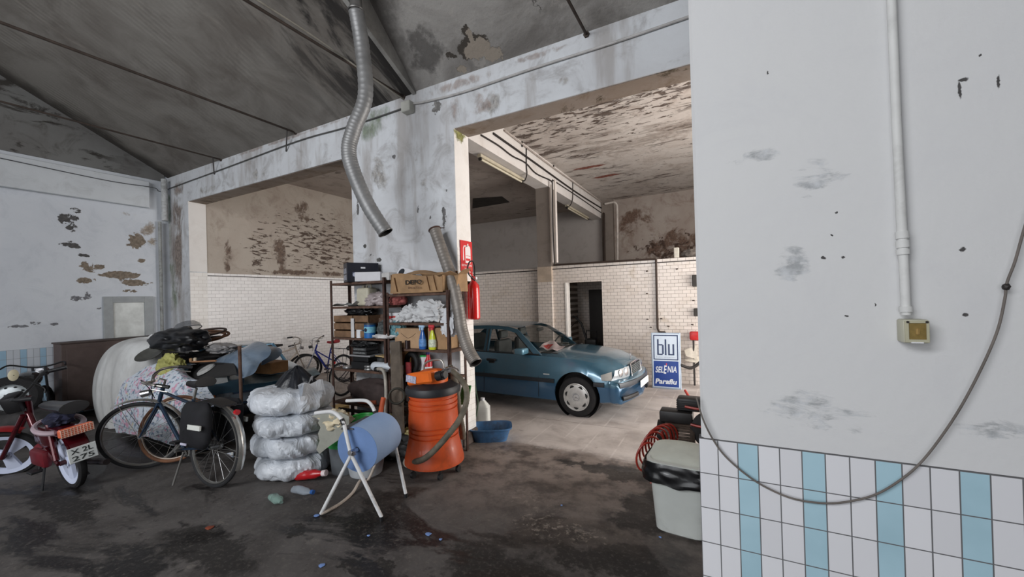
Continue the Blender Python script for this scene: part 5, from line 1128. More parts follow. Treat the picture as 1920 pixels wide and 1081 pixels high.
# furniture chest against the left wall
t = thing('brown_chest', 'brown wooden chest against the left wall beneath the small window', 'chest', (-10.25, 3.0, 0))
b = B(); BRW = mat((92, 78, 74), .7, var=.12); box(b, (-10.50, 2.44, .1), (-10.10, 3.9, 1.30), .004); OB('carcass', b, BRW, t, world=True)
b = B(); box(b, (-10.515, 2.42, 1.30), (-10.08, 3.92, 1.325), .004); OB('top_board', b, mat((78, 66, 62), .7), t, world=True)
for y in (2.47, 3.86):
    for x in (-10.46, -10.13):
        b = B(); box(b, (x-.02, y-.02, 0), (x+.02, y+.02, .1)); OB('leg', b, BRW, t, world=True)
for y in (2.50, 3.20):
    b = B(); box(b, (-10.10, y, .15), (-10.085, y+.64, 1.22), .004); dd = OB('door', b, BRW, t, world=True)
# ================================================================= OLD BLUE CAR UNDER THE JUNK
OBLUE = car_paint('faded_blue_paint', (92, 132, 158), (66, 98, 132), .62, .5)
oc = Vector((-6.30, 3.62, 0)); oa = radians(-12)
old = thing('small_old_car', 'small faded blue old car buried under junk, its front corner lamp showing', 'car', oc, oa)
OS = [(-2.75, .55, .55, .62, .45), (-2.72, .95, .93, .64, .3), (-2.2, 1.0, .97, .66, .22), (-1.0, .94, .92, .69, .2), (-.55, .90, .87, .70, .2), (-.15, .84, .80, .70, .22), (-.02, .80, .765, .69, .28), (.0, .66, .655, .69, .30), (.03, .62, .62, .69, .32), (.04, .40, .40, .68, .36)]
b = B(); rings = []
for x, zc, ze, wm_, zb_ in OS:
    half = [(0, zc), (.5*wm_, zc-.004), (.88*wm_, zc-.012), (wm_-.02, ze-.01), (wm_, ze-.05), (wm_+.01, (ze+zb_)/2), (wm_-.01, zb_+.02), (wm_-.06, zb_), (0, zb_)]
    pts = [(y, z) for y, z in half]+[(-y, z) for y, z in half[-2:0:-1]]; rings.append([b.verts.new((x, y, z)) for y, z in pts])
for A, B2 in zip(rings, rings[1:]):
    for k in range(len(A)): b.faces.new((A[k], A[(k+1) % len(A)], B2[(k+1) % len(A)], B2[k]))
b.faces.new(rings[0][::-1]); b.faces.new(rings[-1])
OB('body', b, OBLUE, old, sharp=30)
b = B(); 
for s in (-1, 1): tube(b, [(-.75, s*.62, .88), (-1.05, s*.52, 1.18)], .025, 8); tube(b, [(-2.3, s*.6, .95), (-2.1, s*.52, 1.18)], .025, 8)
box(b, (-2.12, -.53, 1.16), (-1.03, .53, 1.20), .03, seg=2); OB('roof_frame', b, OBLUE, old)
for s in (-1, 1):
    b = B(); box(b, (-.01, s*.50-.10, .53), (.055, s*.50+.11, .63), .015); hl = OB('headlamp', b, mat((150, 160, 170), .15, .4, var=.3, scale=20), old)
    b = B(); box(b, (-.02, min(s*.61, s*.71), .53), (.058, max(s*.61, s*.71), .63), .006); OB('orange_blinker', b, mat((206, 116, 40), .3, var=.1), hl)
b = B(); box(b, (.04, -.3, .50), (.055, .35, .60), .004); OB('grille', b, mat((40, 58, 84), .5), old)
b = B(); box(b, (.055, -.42, .47), (.065, -.10, .60), .002); OB('number_plate', b, mat((128, 140, 152), .4, .3, var=.12), old)
b = B(); box(b, (.0, -.72, .34), (.12, .72, .44), .03, seg=2); OB('bumper', b, mat((40, 44, 48), .5), old)
for x in (-.55, -2.2):
    for s in (-1, 1):
        b = B(); torus(b, (x, s*.62, .25), (0, 1, 0), .19, .06, 32, 10); cyl(b, (x, s*.58, .25), (x, s*.66, .25), .14, 20); OB('wheel', b, TYRE, old)
# plastic dust sheet draped over the rear
SHM = NT('dusty_sheet'); s = SHM.sep()
SHM.bump(SHM.noise(5, 5, .6, sv=(1, 1, .25)), .5, .03); SHM.out(SHM.mix(SHM.ramp(SHM.noise(2.5, 5, .6, sv=(1, 1, .4)), .32, .7), lin((186, 186, 184)), lin((222, 223, 222))), .55); SHM.b.inputs['Transmission Weight'].default_value = 0
def drape(u, v):
    a = pi*.62+u*pi*1.18; k = v**.62/(abs(cos(a))**3+abs(sin(a))**3)**(1/3)
    fold = .05*sin(a*13+2*mn.noise(Vector((a*2, 0, 0))))*v**1.5+.03*sin(a*29)*v**2
    rx, ry = 1.36+fold, (.76+fold)*(1-.42*max(0, cos(a)))
    z = 1.38*(1-v**2.6)+.05*mn.noise(Vector((a*2, v*3, 2)))*(1-v)
    taper = 1-.30*v**5
    return Vector((-8.45+rx*k*cos(a)*taper, 3.12+ry*k*sin(a)*taper, max(.012, z)))
b = B(); grid(b, drape, 110, 34); bmesh.ops.remove_doubles(b, verts=b.verts, dist=.002); solid(b, .006)
tag(OB('dust_sheet', b, SHM.m, None, sharp=70), 'large grey-white plastic dust sheet draped over the rear of the junk heap', 'sheet')
# floral bed sheet
FLM = NT('floral_cloth'); n1 = FLM.noise(11, 4, .6); n2 = FLM.noise(19, 3, .6)
c = FLM.mix(FLM.ramp(n1, .54, .61), lin((206, 214, 224)), lin((214, 160, 182))); c = FLM.mix(FLM.ramp(n2, .55, .60), c, lin((122, 140, 160))); c = FLM.mix(FLM.ramp(FLM.noise(10, 3), .62, .68), c, lin((214, 206, 180)))
FLM.bump(FLM.noise(6, 5), .6, .03); FLM.out(c, .85); FLM = FLM.m
def pxsurf(b, pts, nu, nv, amp, seed, fs=3.):
    """cloth through a lattice of world points (rows of equal length), with folds"""
    rows = len(pts); cols = len(pts[0]); P = [[V(q) for q in r] for r in pts]
    def fn(u, v):
        x = u*(cols-1); y = v*(rows-1); i = min(int(x), cols-2); j = min(int(y), rows-2); fx = x-i; fy = y-j
        fx = fx*fx*(3-2*fx)*.5+fx*.5; 
        p = P[j][i].lerp(P[j][i+1], fx).lerp(P[j+1][i].lerp(P[j+1][i+1], fx), fy)
        n = mn.noise_vector(Vector((p.x*fs, p.y*fs, p.z*fs+seed)))
        return p+n*amp
    grid(b, fn, nu, nv)
b = B()
pxsurf(b, [[at(276, 688, 2.75), at(303, 680, 2.8), at(330, 682, 2.85), at(347, 700, 2.9)],
           [at(240, 714, 2.62), at(290, 705, 2.65), at(345, 712, 2.72), at(388, 720, 2.85)],
           [at(220, 743, 2.55), at(280, 740, 2.55), at(350, 742, 2.6), at(404, 756, 2.8)],
           [at(216, 775, 2.52), at(275, 775, 2.48), at(330, 785, 2.52), at(402, 780, 2.75)],
           [at(220, 808, 2.50), at(290, 820, 2.46), at(335, 838, 2.5), at(350, 840, 2.6)]], 60, 60, .05, 4)
solid(b, .012); tag(OB('floral_sheet', b, FLM, None, sharp=80), 'pale floral bed sheet draped over junk behind the city bicycle', 'cloth')
b = B(); pxsurf(b, [[at(385, 862, 2.75), at(400, 855, 2.8), at(440, 845, 2.8)], [at(400, 890, 2.6), at(420, 885, 2.65), at(444, 880, 2.7)], [at(405, 905, 2.55), at(420, 905, 2.6), at(442, 900, 2.65)]], 16, 16, .04, 9); solid(b, .01)
tag(OB('floral_rag', b, FLM, None, sharp=80), 'floral cloth rag hanging behind the rear wheel of the city bicycle', 'cloth')
cloth_lump('dark_heap', 'dark bagged junk heaped under the floral bed sheet', 'heap', (-6.25, 2.75, 0), (.55, .25, .30), mat((40, 38, 38), .8, var=.35), 63, .3, 1.7, .15)
# ---- junk on top
JY = 3.3
def at_(x, y, Y=JY): return at(x, y, Y)
def top(name, label, cat, px, py, Y, r, col, seed, rough=.8, amp=.3, crease=.3, var=.2, fs=2.2, scale=8):
    p = at(px, py, Y); return cloth_lump(name, label, cat, (p.x, Y, p.z-r[2]*.85), r, mat(col, rough, var=var, scale=scale), seed, amp, fs, crease)
top('black_bag', 'long black bag heaped highest on the buried car', 'bag', 338, 634, 2.98, (.56, .3, .19), (24, 25, 28), 71, .42, .28, .16, .35, 1.6)
top('green_yellow_cloth', 'yellow-green crumpled cloth on the junk heap', 'cloth', 320, 684, 2.82, (.24, .16, .20), (176, 174, 104), 72)
top('grey_plastic', 'crumpled translucent grey plastic on the junk heap beside the post', 'plastic', 418, 651, 3.3, (.30, .2, .085), (142, 140, 140), 73, .4)
top('silver_plate', 'shiny grey plate or hubcap on the junk heap beneath the black bag', 'plate', 352, 650, 3.2, (.30, .22, .06), (120, 124, 130), 74, .15, .15, .1, .25)
top('dark_junk', 'dark flattened pile of parts beneath the grey plastic', 'parts', 390, 668, 3.35, (.52, .3, .10), (38, 36, 36), 75, .7, .35, .35, .4)
top('white_wrap', 'crumpled silvery sheet lying behind the dark bowl', 'sheet', 320, 660, 3.45, (.5, .25, .06), (150, 150, 152), 76, .5)
for i, (px, py, r, tilt, col) in enumerate(((388, 628, .29, (.15, -.1, 1), (104, 72, 50)), (380, 624, .31, (.05, -.16, 1), (60, 46, 40)), (384, 633, .27, (.1, -.22, 1), (120, 84, 60)), (374, 638, .30, (.0, -.12, 1), (40, 34, 32)))):
    b = B(); torus(b, at(px, py, 3.4), tilt, r, .018, 48, 8, sx=1.2); tag(OB('rubber_hoop', b, mat(col, .7, var=.2), None), ['brown rubber tyre hoop right of the black bag, second from the top', 'dark rubber tyre hoop topmost of the hoops by the black bag', 'light brown rubber tyre hoop beneath the other hoops', 'black rubber tyre hoop lowest of the hoops by the black bag'][i], 'tyre')
# mesh basket
t = thing('mesh_basket', 'grey wire mesh dome basket on top of the black bag', 'basket', at(352, 617, 3.5)); bp = at(352, 617, 3.5)
b = B(); torus(b, bp, (.1, -.3, 1), .20, .008, 36, 6); OB('rim', b, mat((80, 80, 84), .4, .6), t, world=True)
MM = NT('wire_mesh'); s = MM.sep(); MM.out(lin((120, 122, 128)), .4, .5); MM.b.inputs['Alpha'].default_value = .45
b = B(); lathe(b, [(.20, 0), (.19, .06), (.14, .115), (.06, .14), (0, .145)], 32, frame_m(bp, (.1, -.3, 1))); OB('mesh', b, MM.m, t, world=True)
# dark bowl
b = B(); lathe(b, [(0, 0), (.10, .01), (.17, .05), (.18, .06), (.165, .055), (.10, .02), (0, .012)], 32, frame_m(at(284, 668, 2.75), (.25, -.6, 1))); tag(OB('dark_bowl', b, mat((84, 84, 80), .6, var=.2), None), 'grey round bowl at the left of the yellow-green cloth', 'bowl')
# speaker shelf
t = thing('speaker_board', 'dark rear shelf board with a round white speaker on the junk heap', 'speaker', at(395, 695, 2.95))
pts = [at(340, 713, 2.9), at(444, 700, 2.9), at(436, 672, 3.2), at(358, 684, 3.25)]
b = B(); b.faces.new([b.verts.new(p) for p in pts]); solid(b, .02); OB('board', b, mat((44, 43, 43), .85, var=.15), t, world=True)
nn = (pts[1]-pts[0]).cross(pts[3]-pts[0]).normalized(); cc_ = at(387, 693, 3.03)
if nn.z < 0: nn = -nn
b = B(); lathe(b, [(0, .03), (.04, .028), (.06, .034), (.10, .032), (.118, .02), (.125, 0)], 32, frame_m(cc_, nn)); OB('speaker_grille', b, mat((176, 176, 174), .6, var=.12, scale=30), t, world=True)
b = B(); pxsurf(b, [[at(385, 714, 2.9), at(405, 708, 2.95), at(426, 704, 3.0)], [at(390, 722, 2.8), at(408, 720, 2.85), at(427, 716, 2.9)]], 10, 6, .02, 2); solid(b, .004); tag(OB('foil_sheet', b, mat((162, 164, 164), .4, .2, var=.2), None), 'silvery folded sheet below the speaker board', 'sheet')
# acrylic windscreens
PX = NT('bluish_acrylic'); PX.out(PX.mix(PX.ramp(PX.noise(4, 5), .35, .7), lin((112, 130, 150)), lin((140, 156, 172))), .25); PX.b.inputs['Alpha'].default_value = .82; PX = PX.m
def outline_sheet(name, label, cat, px, Y0, Y1, m, amp=.03, t_=.004):
    ys = [p[1] for p in px]; y0, y1 = min(ys), max(ys); b = B()
    P_ = [at(x, y, Y1+(Y0-Y1)*(y-y0)/(y1-y0)) for x, y in px]; c_ = sum(P_, Vector())/len(P_)
    P_ = spl(P_, 4, closed=True); cv = b.verts.new(c_+Vector((0, -amp, amp)))
    mid_ = [b.verts.new(c_.lerp(p, .55)+Vector((0, -amp*.6, amp*.6))) for p in P_]; o_ = [b.verts.new(p) for p in P_]
    for i in range(len(P_)):
        j = (i+1) % len(P_); b.faces.new((o_[i], o_[j], mid_[j], mid_[i])); b.faces.new((mid_[i], mid_[j], cv))
    solid(b, t_); return tag(OB(name, b, m, None, sharp=60), label, cat)
outline_sheet('clear_windshield', 'bluish clear acrylic windshield leaning by the rusty post', 'windshield', [(402, 680), (430, 662), (460, 650), (478, 641), (495, 643), (508, 655), (504, 668), (488, 680), (478, 698), (462, 706), (448, 706)], 3.0, 3.5, PX, .08)
outline_sheet('clear_windshield', 'smaller bluish clear windshield behind the cardboard box', 'windshield', [(500, 650), (520, 651), (529, 658), (522, 670), (505, 678), (490, 684), (496, 665)], 3.4, 3.7, PX, .05)
cbox('cardboard_box', 'brown cardboard box lying beside the bluish acrylic on the car hood', 'box', at(507, 697, 3.75), (.42, .3, .17), mat((164, 122, 82), .8, var=.15), .1)
b = B(); pxsurf(b, [[at(455, 707, 3.4), at(520, 700, 3.8), at(590, 688, 4.2)], [at(455, 722, 3.3), at(530, 712, 3.6), at(600, 700, 4.0)]], 20, 8, .03, 7); solid(b, .006); tag(OB('clear_film', b, mat((84, 104, 112), .35, var=.3, scale=16), None), 'dirty plastic film lying over the hood edge of the old car', 'film')
t = thing('rusty_post', 'rusty brown metal post standing in front of the buried car', 'post', (fl(455, 800).x+.4, 2.75, 0))
pb_ = at(453, 795, 2.9); b = B(); tube(b, [Vector((pb_.x, pb_.y, .0)), at(452, 745, 2.9), at(449, 648, 2.9)], .020, 10); OB('pole', b, RUSTL, t, world=True)
b = B(); torus(b, at(449, 646, 2.9), (0, .3, 1), .028, .006, 16, 6); OB('end_ring', b, mat((190, 184, 176), .6), t, world=True)
b = B(); cyl(b, at(360, 678, 3.0), at(405, 676, 3.0), .012, 8); tag(OB('wooden_stick', b, mat((168, 122, 88), .8), None), 'thin wooden stick lying above the speaker board', 'stick')
for i, (px, py, col) in enumerate(((358, 676, (190, 150, 110)), (366, 675, (214, 196, 170)))):
    p = at(px, py, 3.02); b = B(); lathe(b, [(0, 0), (.022, 0), (.024, .05), (.012, .06), (0, .062)], 12); tag(OB('small_bottle', b, mat(col, .6), None, loc=p-Vector((0, 0, .02))), ('small tan bottle beside the yellow-green cloth', 'small cream bottle above the speaker board')[i], 'bottle')
b = B(); m_ = frame_m(at(443, 780, 2.6), (at(418, 803, 2.5)-at(443, 780, 2.6))); box(b, (-.02, -.006, 0), (.02, .006, .22), .003, mtx=m_); tag(OB('grey_strap', b, mat((130, 130, 134), .7), None), 'short grey strap hanging beside the rusty post', 'strap')
for i, (x0, y0, x1, y1, c_, lb_) in enumerate(((208, 800, 232, 815, (150, 164, 158), 'small greenish sheet behind the front wheel of the city bicycle'), (232, 793, 246, 812, (176, 172, 166), 'small pale folded card behind the front wheel of the city bicycle'))):
    b = B(); pxsurf(b, [[at(x0, y0, 2.72), at(x1, y0-6, 2.7)], [at(x0, y1, 2.68), at(x1, y1-6, 2.66)]], 4, 4, .01, i); solid(b, .006); tag(OB('card_sheet', b, mat(c_, .7), None), lb_, 'card')
# ================================================================= FIXTURES
DUCT = mat((138, 138, 138), .5, .45, var=.16, scale=6); DUCT2 = mat((128, 122, 116), .5, .35, var=.2, scale=6)
def duct(name, label, pts, r, m, endcol, top=None):
    t = thing(name, label, 'duct', pts[0] if top is None else top)
    P = spl(pts, 24); b = B(); L = 0; Q = []; R_ = []
    k = 0
    for i, (a, c_) in enumerate(zip(P, P[1:])):
        d = (c_-a).length; n = max(1, int(d/.016))
        for j in range(n): Q.append(a.lerp(c_, j/n)); R_.append(r*(1.0 if k % 3 else .95)); k += 1
    Q.append(P[-1]); R_.append(r)
    # outer skin, open at the end, plus inner dark skin
    tube(b, Q, R_, 28, caps=False); OB('corrugated_skin', b, m, t, world=True, sharp=50)
    b = B(); tube(b, Q[-14:]+[Q[-1]+(Q[-1]-Q[-2])*.5], [x*.93 for x in R_[-14:]]+[r*.95], 28, caps=False); tube(b, Q[:10], [x*.93 for x in R_[:10]], 28, caps=True); OB('inner_lining', b, mat(endcol, .9), t, world=True)
    b = B(); torus(b, Q[-1], Q[-1]-Q[-2], r, .006, 32, 6); OB('end_band', b, mat((120, 118, 116), .4, .8), t, world=True)
    return t
d1 = [Vector((-3.50, 3.12, 5.10)), Pz(679, 90, 4.5), Pz(685, 180, 4.5), Pz(664, 240, 4.5), Pz(654, 282, 4.5), Pz(664, 325, 4.5), Pz(690, 384, 4.5), Pz(723, 436, 4.5)]
t = duct('exhaust_duct', 'shiny corrugated metal duct hanging from the roof in front of the pier', d1, .083, DUCT, (30, 28, 27))
b = B(); tube(b, [(-3.5, 3.12, 5.06), (-3.5, 3.12, 5.22), (-3.49, 3.10, 5.62)], [.075, .06, .06], 24); torus(b, (-3.5, 3.12, 5.10), (0, 0, 1), .08, .010, 28, 6); OB('roof_pipe', b, mat((128, 126, 124), .4, .7, var=.15), t, world=True)
d2 = [at(815, 430, 3.98), at(829, 470, 3.96), at(846, 520, 3.92), at(858, 570, 3.90), at(866, 618, 3.88), at(878, 655, 3.84), at(892, 680, 3.80)]
t = duct('flexible_hose', 'grey dusty flexible duct leaning on the pier beside the fire extinguisher', d2, .072, DUCT2, (40, 34, 32))
b = B(); torus(b, d2[0], d2[0]-d2[1], .07, .012, 28, 8); OB('rusty_mouth', b, RUST, t, world=True)
b = B(); cyl(b, d2[0]+Vector((0, .0, .02)), d2[0]+Vector((0, .2, .05)), .006, 8); OB('wall_hook', b, RUST, t, world=True)
# tie rods
RODM = mat((74, 64, 58), .7, .3, var=.3)
for i, (x, z, r, lab) in enumerate(((-8.41, 4.68, .013, 'rusty tie rod leaving the beam nearest the left wall'), (-6.144, 4.70, .016, 'rusty tie rod in the middle of the left vault'), (-3.80, 4.68, .016, 'rusty tie rod passing behind the hanging metal duct'), (-1.218, 4.67, .015, 'rusty tie rod nearest the wall on the right'))):
    b = B(); cyl(b, (x, YM+.05, z), (x, -5.3, z), r, 10); cyl(b, (x, YM-.02, z), (x, YM+.03, z), .035, 6); tag(OB('tie_rod', b, RODM, None), lab, 'tie rod')
b = B(); tube(b, spl([Vector((-3.74, YM-.06, 4.60)), Vector((-3.78, 3.6, 4.66)), Vector((-3.77, 2.6, 4.72)), Vector((-3.77, 1, 4.72))], 8), .010, 8); tag(OB('roof_cable', b, mat((150, 146, 136), .6), None), 'pale cable strung along the tie rod by the metal duct', 'cable')
for i, (x, lab) in enumerate(((-8.3, 'thin stay wire by the tie rod nearest the left wall'), (-6.05, 'thin stay wire by the middle tie rod'))):
    b = B(); tube(b, [(x-.1, YM-.15, 4.68), (x-.35, YM-.012, 4.44)], .010, 6); tag(OB('stay_wire', b, mat((96, 92, 90), .6, .5), None), lab, 'wire')
# conduit along the main beam, box, and wire along the left wall
PIPE = mat((186, 184, 182), .55, var=.12, dirt=.25)
def lineobj(name, label, cat, pts, r, m, n=6, seg=10, smooth=True, group=None):
    b = B(); tube(b, spl(pts, n) if smooth else pts, r, seg); return tag(OB(name, b, m, None), label, cat, group)
wp = lambda x, y, o=.02: at(x, y, YM-o)
lineobj('beam_conduit', 'grey conduit running along the beam right of the junction box', 'conduit', [wp(775, 194), wp(800, 190), wp(870, 172), wp(1000, 128), wp(1150, 80), wp(1293, 31)], .014, PIPE)
lineobj('beam_conduit', 'thin dark conduit running along the beam left of the junction box', 'conduit', [wp(755, 203), wp(700, 222), wp(640, 241), wp(556, 265), wp(430, 312), wp(345, 343), wp(318, 353)], .010, mat((84, 84, 82), .6))
lineobj('wall_cable', 'thin cable sagging along the band on the left wall', 'cable', [wp(318, 353), wp(306, 359, .05), atX(297, 358, XLW+.13), atX(285, 351, XLW+.125), atX(200, 338, XLW+.125), atX(0, 296, XLW+.125)], .008, mat((84, 86, 90), .6))
b = B(); p = wp(764, 201, .06); box(b, p+Vector((-.075, -.05, -.07)), p+Vector((.075, .058, .07)), .008); t = tag(OB('junction_box', b, mat((188, 188, 180), .6, var=.08, dirt=.3), None), 'pale square junction box on the beam above the pier', 'junction box')
lineobj('drain_pipe', 'pale short drain pipe in the corner of left wall and pillar', 'pipe', [Vector((-10.40, 4.05, 4.60)), Vector((-10.40, 4.05, 4.1)), Vector((-10.40, 4.05, 3.72))], .055, mat((196, 198, 198), .6, dirt=.4), seg=16)
lineobj('corner_pipe', 'slim grey pipe running down the corner of the left wall', 'pipe', [Vector((-10.46, 3.98, 3.7)), Vector((-10.46, 3.98, .0))], .03, mat((150, 152, 150), .6, dirt=.6), smooth=False)
# fire extinguisher and its sign on the reveal
X0 = XCR+.012
ext = thing('fire_extinguisher', 'red fire extinguisher hanging on the white tiled reveal of the pier', 'fire extinguisher', (X0+.10, 4.36, 1.62))
ER = mat((214, 26, 26), .25, var=.05, coat=.6)
b = B(); lathe(b, [(0, .0), (.062, .0), (.078, .012), (.08, .03), (.08, .40), (.070, .45), (.04, .485), (.028, .50), (.028, .52), (0, .52)], 40); OB('cylinder', b, ER, ext)
b = B(); box(b, (-.022, -.03, .52), (.022, .03, .56), .006); vt = OB('valve', b, mat((170, 30, 30), .4), ext)
b = B(); tube(b, [(0, -.01, .555), (.0, -.06, .60), (.0, -.12, .60)], .009, 8); tube(b, [(0, -.01, .575), (.0, -.05, .64), (.0, -.10, .655)], .009, 8); OB('lever', b, ER, ext)
b = B(); tube(b, spl([(0, .03, .55), (.01, .03, .66), (.02, -.02, .745), (.02, -.10, .74), (.02, -.15, .66), (.03, -.14, .58), (.04, -.09, .54), (.06, -.05, .50)], 7), .010, 10); OB('discharge_hose', b, BLACKP, ext)
b = B(); box(b, (-.10, -.03, .42), (-.07, .03, .50)); tube(b, [(-.085, 0, .47), (-.03, 0, .50)], .008, 6); OB('wall_bracket', b, mat((60, 60, 60), .5, .5), ext)
b = B(); cyl(b, (.022, .02, .535), (.04, .02, .535), .018, 14); OB('pressure_gauge', b, WHITE_PL, ext)
sg = thing('extinguisher_sign', 'red sign with a white extinguisher pictogram and the word ESTINTORE', 'sign', (X0+.004, 4.36, 2.45))
b = B(); box(b, (0, -.135, -.20), (.004, .135, .20), .002); OB('plate', b, mat((206, 34, 36), .4, var=.04), sg)
SW = mat((232, 224, 222), .5, var=.03)
# local frame: y to the right is -Y... the face looks along +X, so text runs toward +Y
TM_ = Matrix(((0, 0, 1, .0042), (1, 0, 0, 0), (0, 1, 0, 0), (0, 0, 0, 1)))
b = B(); prism(b, [(-.03, -.09), (.09, -.09), (.09, .10), (.075, .13), (.045, .14), (.045, .165), (.02, .165), (.02, .14), (-.015, .13), (-.03, .10)], .001, TM_); OB('pictogram_body', b, SW, sg)
b = B(); prism(b, [(-.02, -.06), (.08, -.06), (.08, -.03), (-.02, -.03)], .0016, TM_); prism(b, [(-.02, .0), (.08, .0), (.08, .006), (-.02, .006)], .0016, TM_); OB('pictogram_band', b, mat((206, 34, 36), .4), sg)
b = B(); prism(b, [(-.085, -.06), (-.06, -.06), (-.068, .09), (-.05, .12), (.02, .125), (.02, .14), (-.06, .135), (-.08, .10)], .001, TM_); OB('pictogram_horn', b, SW, sg)
b = B(); text_bm(b, 'ESTINTORE', .025, TM_ @ Matrix.Translation((-.115, -.135, 0)), width=.23, bold=.01); text_bm(b, 'N. 18198', .022, TM_ @ Matrix.Translation((-.05, -.175, 0)), width=.10, bold=.01); OB('sign_lettering', b, SW, sg)
# ---------------------------------------------------------------- inner beam: cables, lamps
DK = mat((40, 34, 32), .6)
xb = lambda x, y, X=-3.635: atX(x, y, X)
lineobj('beam_cable', 'thick dark cable stapled along the inner beam', 'cable', [xb(925, 250), xb(1000, 303), xb(1080, 360), xb(1131, 392)], .022, DK)
lineobj('beam_cable', 'thin dark cable drooping along the inner beam to the post', 'cable', [xb(902, 253), xb(935, 273), xb(960, 292), xb(985, 305), xb(1005, 325), xb(1032, 338), xb(1036, 345)], .016, DK)
lineobj('beam_cable', 'thin dark cable running from the post to the far end of the inner beam', 'cable', [xb(1036, 337), xb(1080, 366), xb(1131, 401)], .014, DK)
lineobj('beam_conduit', 'pale conduit along the top of the inner beam', 'conduit', [xb(946, 244, -3.62), xb(1040, 316, -3.62), xb(1130, 380, -3.62)], .018, mat((170, 158, 150), .7), n=3)
for i, (x, y0, y1, lab) in enumerate(((979, 253, 275, 'black ceiling hook above the nearer fluorescent lamp'), (1038, 302, 314, 'black ceiling hook above the inner post'))):
    lineobj('ceiling_hook', lab, 'hook', [xb(x, y0), xb(x, y1)], .018, DK, smooth=False)
def fl_lamp(label, p, q):
    t = thing('fluorescent_lamp', label, 'lamp', p); d = q-p; M = frame_m(p, d, (0, 0, 1)); L_ = d.length
    b = B(); box(b, (-.045, -.02, 0), (.045, .04, L_), .008, mtx=M); OB('housing', b, mat((192, 182, 160), .6, var=.08), t, world=True)
    for y in (-.0,):
        b = B(); cyl(b, M @ Vector((y, -.045, .05)), M @ Vector((y, -.045, L_-.05)), .02, 12); OB('tube', b, mat((214, 206, 184), .4, var=.04), t, world=True)
    for z in (.02, L_-.06):
        b = B(); box(b, (-.03, -.07, z), (.03, -.015, z+.04), .004, mtx=M); OB('end_cap', b, DK, t, world=True)
    return t
pA, pB = fl(898, 292, 4.48), fl(980, 338, 4.48)
fl_lamp('nearer fluorescent lamp hanging beside the inner beam', pA, pB)
pC, pD = fl(1062, 386, 4.48), fl(1102, 409, 4.48)
fl_lamp('farther fluorescent lamp hanging beside the inner beam, behind the post', pC, pD)
lineobj('lamp_cable', 'thin cable dropping from the beam to the nearer fluorescent lamp', 'cable', [xb(987, 278), xb(987, 310), xb(988, 326), fl(984, 338, 4.44), pB], .012, DK)
lineobj('lamp_cable', 'thin cable dropping from the beam to the farther fluorescent lamp', 'cable', [xb(1074, 342), xb(1074, 366), xb(1073, 376), fl(1068, 386, 4.44), pC], .012, DK)
for i, x in enumerate((1033.5, 1040.5)):
    p0, p1 = at(x, 346 if i == 0 else 337, YP-.09), at(x+4, 492, YP-.09); lineobj('post_conduit', ('white conduit down the inner post, the left one of the pair', 'white conduit down the inner post, the right one of the pair')[i], 'conduit', [p0, p1], .030, mat((226, 216, 208), .6, var=.05), smooth=False)
lineobj('post_cable', 'dark cable between the two white conduits of the inner post', 'cable', [at(1035.5, 338, YP-.10), at(1037, 420, YP-.12), at(1040, 496, YP-.10)], .014, DK)
DK2 = mat((58, 44, 36), .6, .2)
lineobj('rusty_pipe', 'dark rusty pipe along the tile ledge and down the wall to the lit sign', 'pipe', [at(1038, 496.5, YP-.03), at(1130, 491, YP-.03), at(1229, 485, YP-.03), at(1230, 486, YP-.03), at(1231.5, 560, YP-.03), at(1233, 615, YP-.03), at(1236, 622, YP-.04), at(1246, 622.5, YP-.06), at(1250, 628, YP-.10)], .022, DK2, n=1, smooth=False)
lineobj('far_pipe', 'dark pipe down the far pilaster of the inner bay', 'pipe', [atX(1131, 392, -3.62), at(1132, 402, YF-.24), at(1133.5, 492, YF-.24)], .04, DK2, smooth=False)
lineobj('far_conduit', 'white conduit with a bend on the far stained wall', 'conduit', [at(1134, 382, YF-.24), at(1150, 379, YF-.24), at(1156, 383, YF-.24), at(1157.5, 400, YF-.24), at(1158, 487, YF-.24)], .032, mat((220, 212, 204), .6), n=3)
b = B(); box(b, (-.05, -.04, 0), (.05, .04, .22), .01); tag(OB('ledge_bottle', b, mat((214, 206, 192), .5), None, loc=(at(1269, 483, YP+.1).x, YP+.08, 2.632)), 'small white bottle standing on the tile ledge', 'bottle')
cloth_lump('ledge_rag', 'dark crumpled rag on the tile ledge near the right wall', 'rag', (at(1293, 483, YP+.1).x, YP+.1, 2.632), (.16, .08, .1), mat((96, 88, 82), .8, var=.3), 81)
for i, (x, y, w_, h) in enumerate(((1301, 526, 3, 11), (1304, 585, 3, 7))):
    p = at(x, y, YP-.04); b = B(); box(b, p+Vector((-.03, -.04, -.12 if i == 0 else -.08)), p+Vector((.06, .04, .12 if i == 0 else .08)), .01); tag(OB('wall_box', b, mat((52, 48, 44), .6), None), ('dark wall box, the upper of two at the right edge of the tiled wall', 'dark wall box, the lower of two at the right edge of the tiled wall')[i], 'box')
for x, y, lab in ((1212, 508, 'small rusty bolt near the top of the tiled partition, left of the rusty pipe'), (1212, 550, 'small rusty bolt left of the rusty pipe at mid height'), (1268, 504, 'dark rusty bolt high on the tiles right of the rusty pipe'), (1213, 598, 'small rusty bolt low on the tiles left of the rusty pipe'),
        (1219, 613, 'small rusty bolt just above the light box, left of the pipe'), (1252, 611, 'small rusty bolt just above the light box, right of the pipe'), (1239, 597, 'rusty bolt touching the right side of the rusty pipe'), (1299, 563, 'small rusty bolt at the right edge of the tiled wall'), (1297, 608, 'small rusty bolt above the red tap fitting')):
    p = at(x, y, YP-.02); b = B(); cyl(b, p, p+Vector((.03, -.05, .0)), .014, 8); tag(OB('wall_bolt', b, DK2, None), lab, 'bolt')
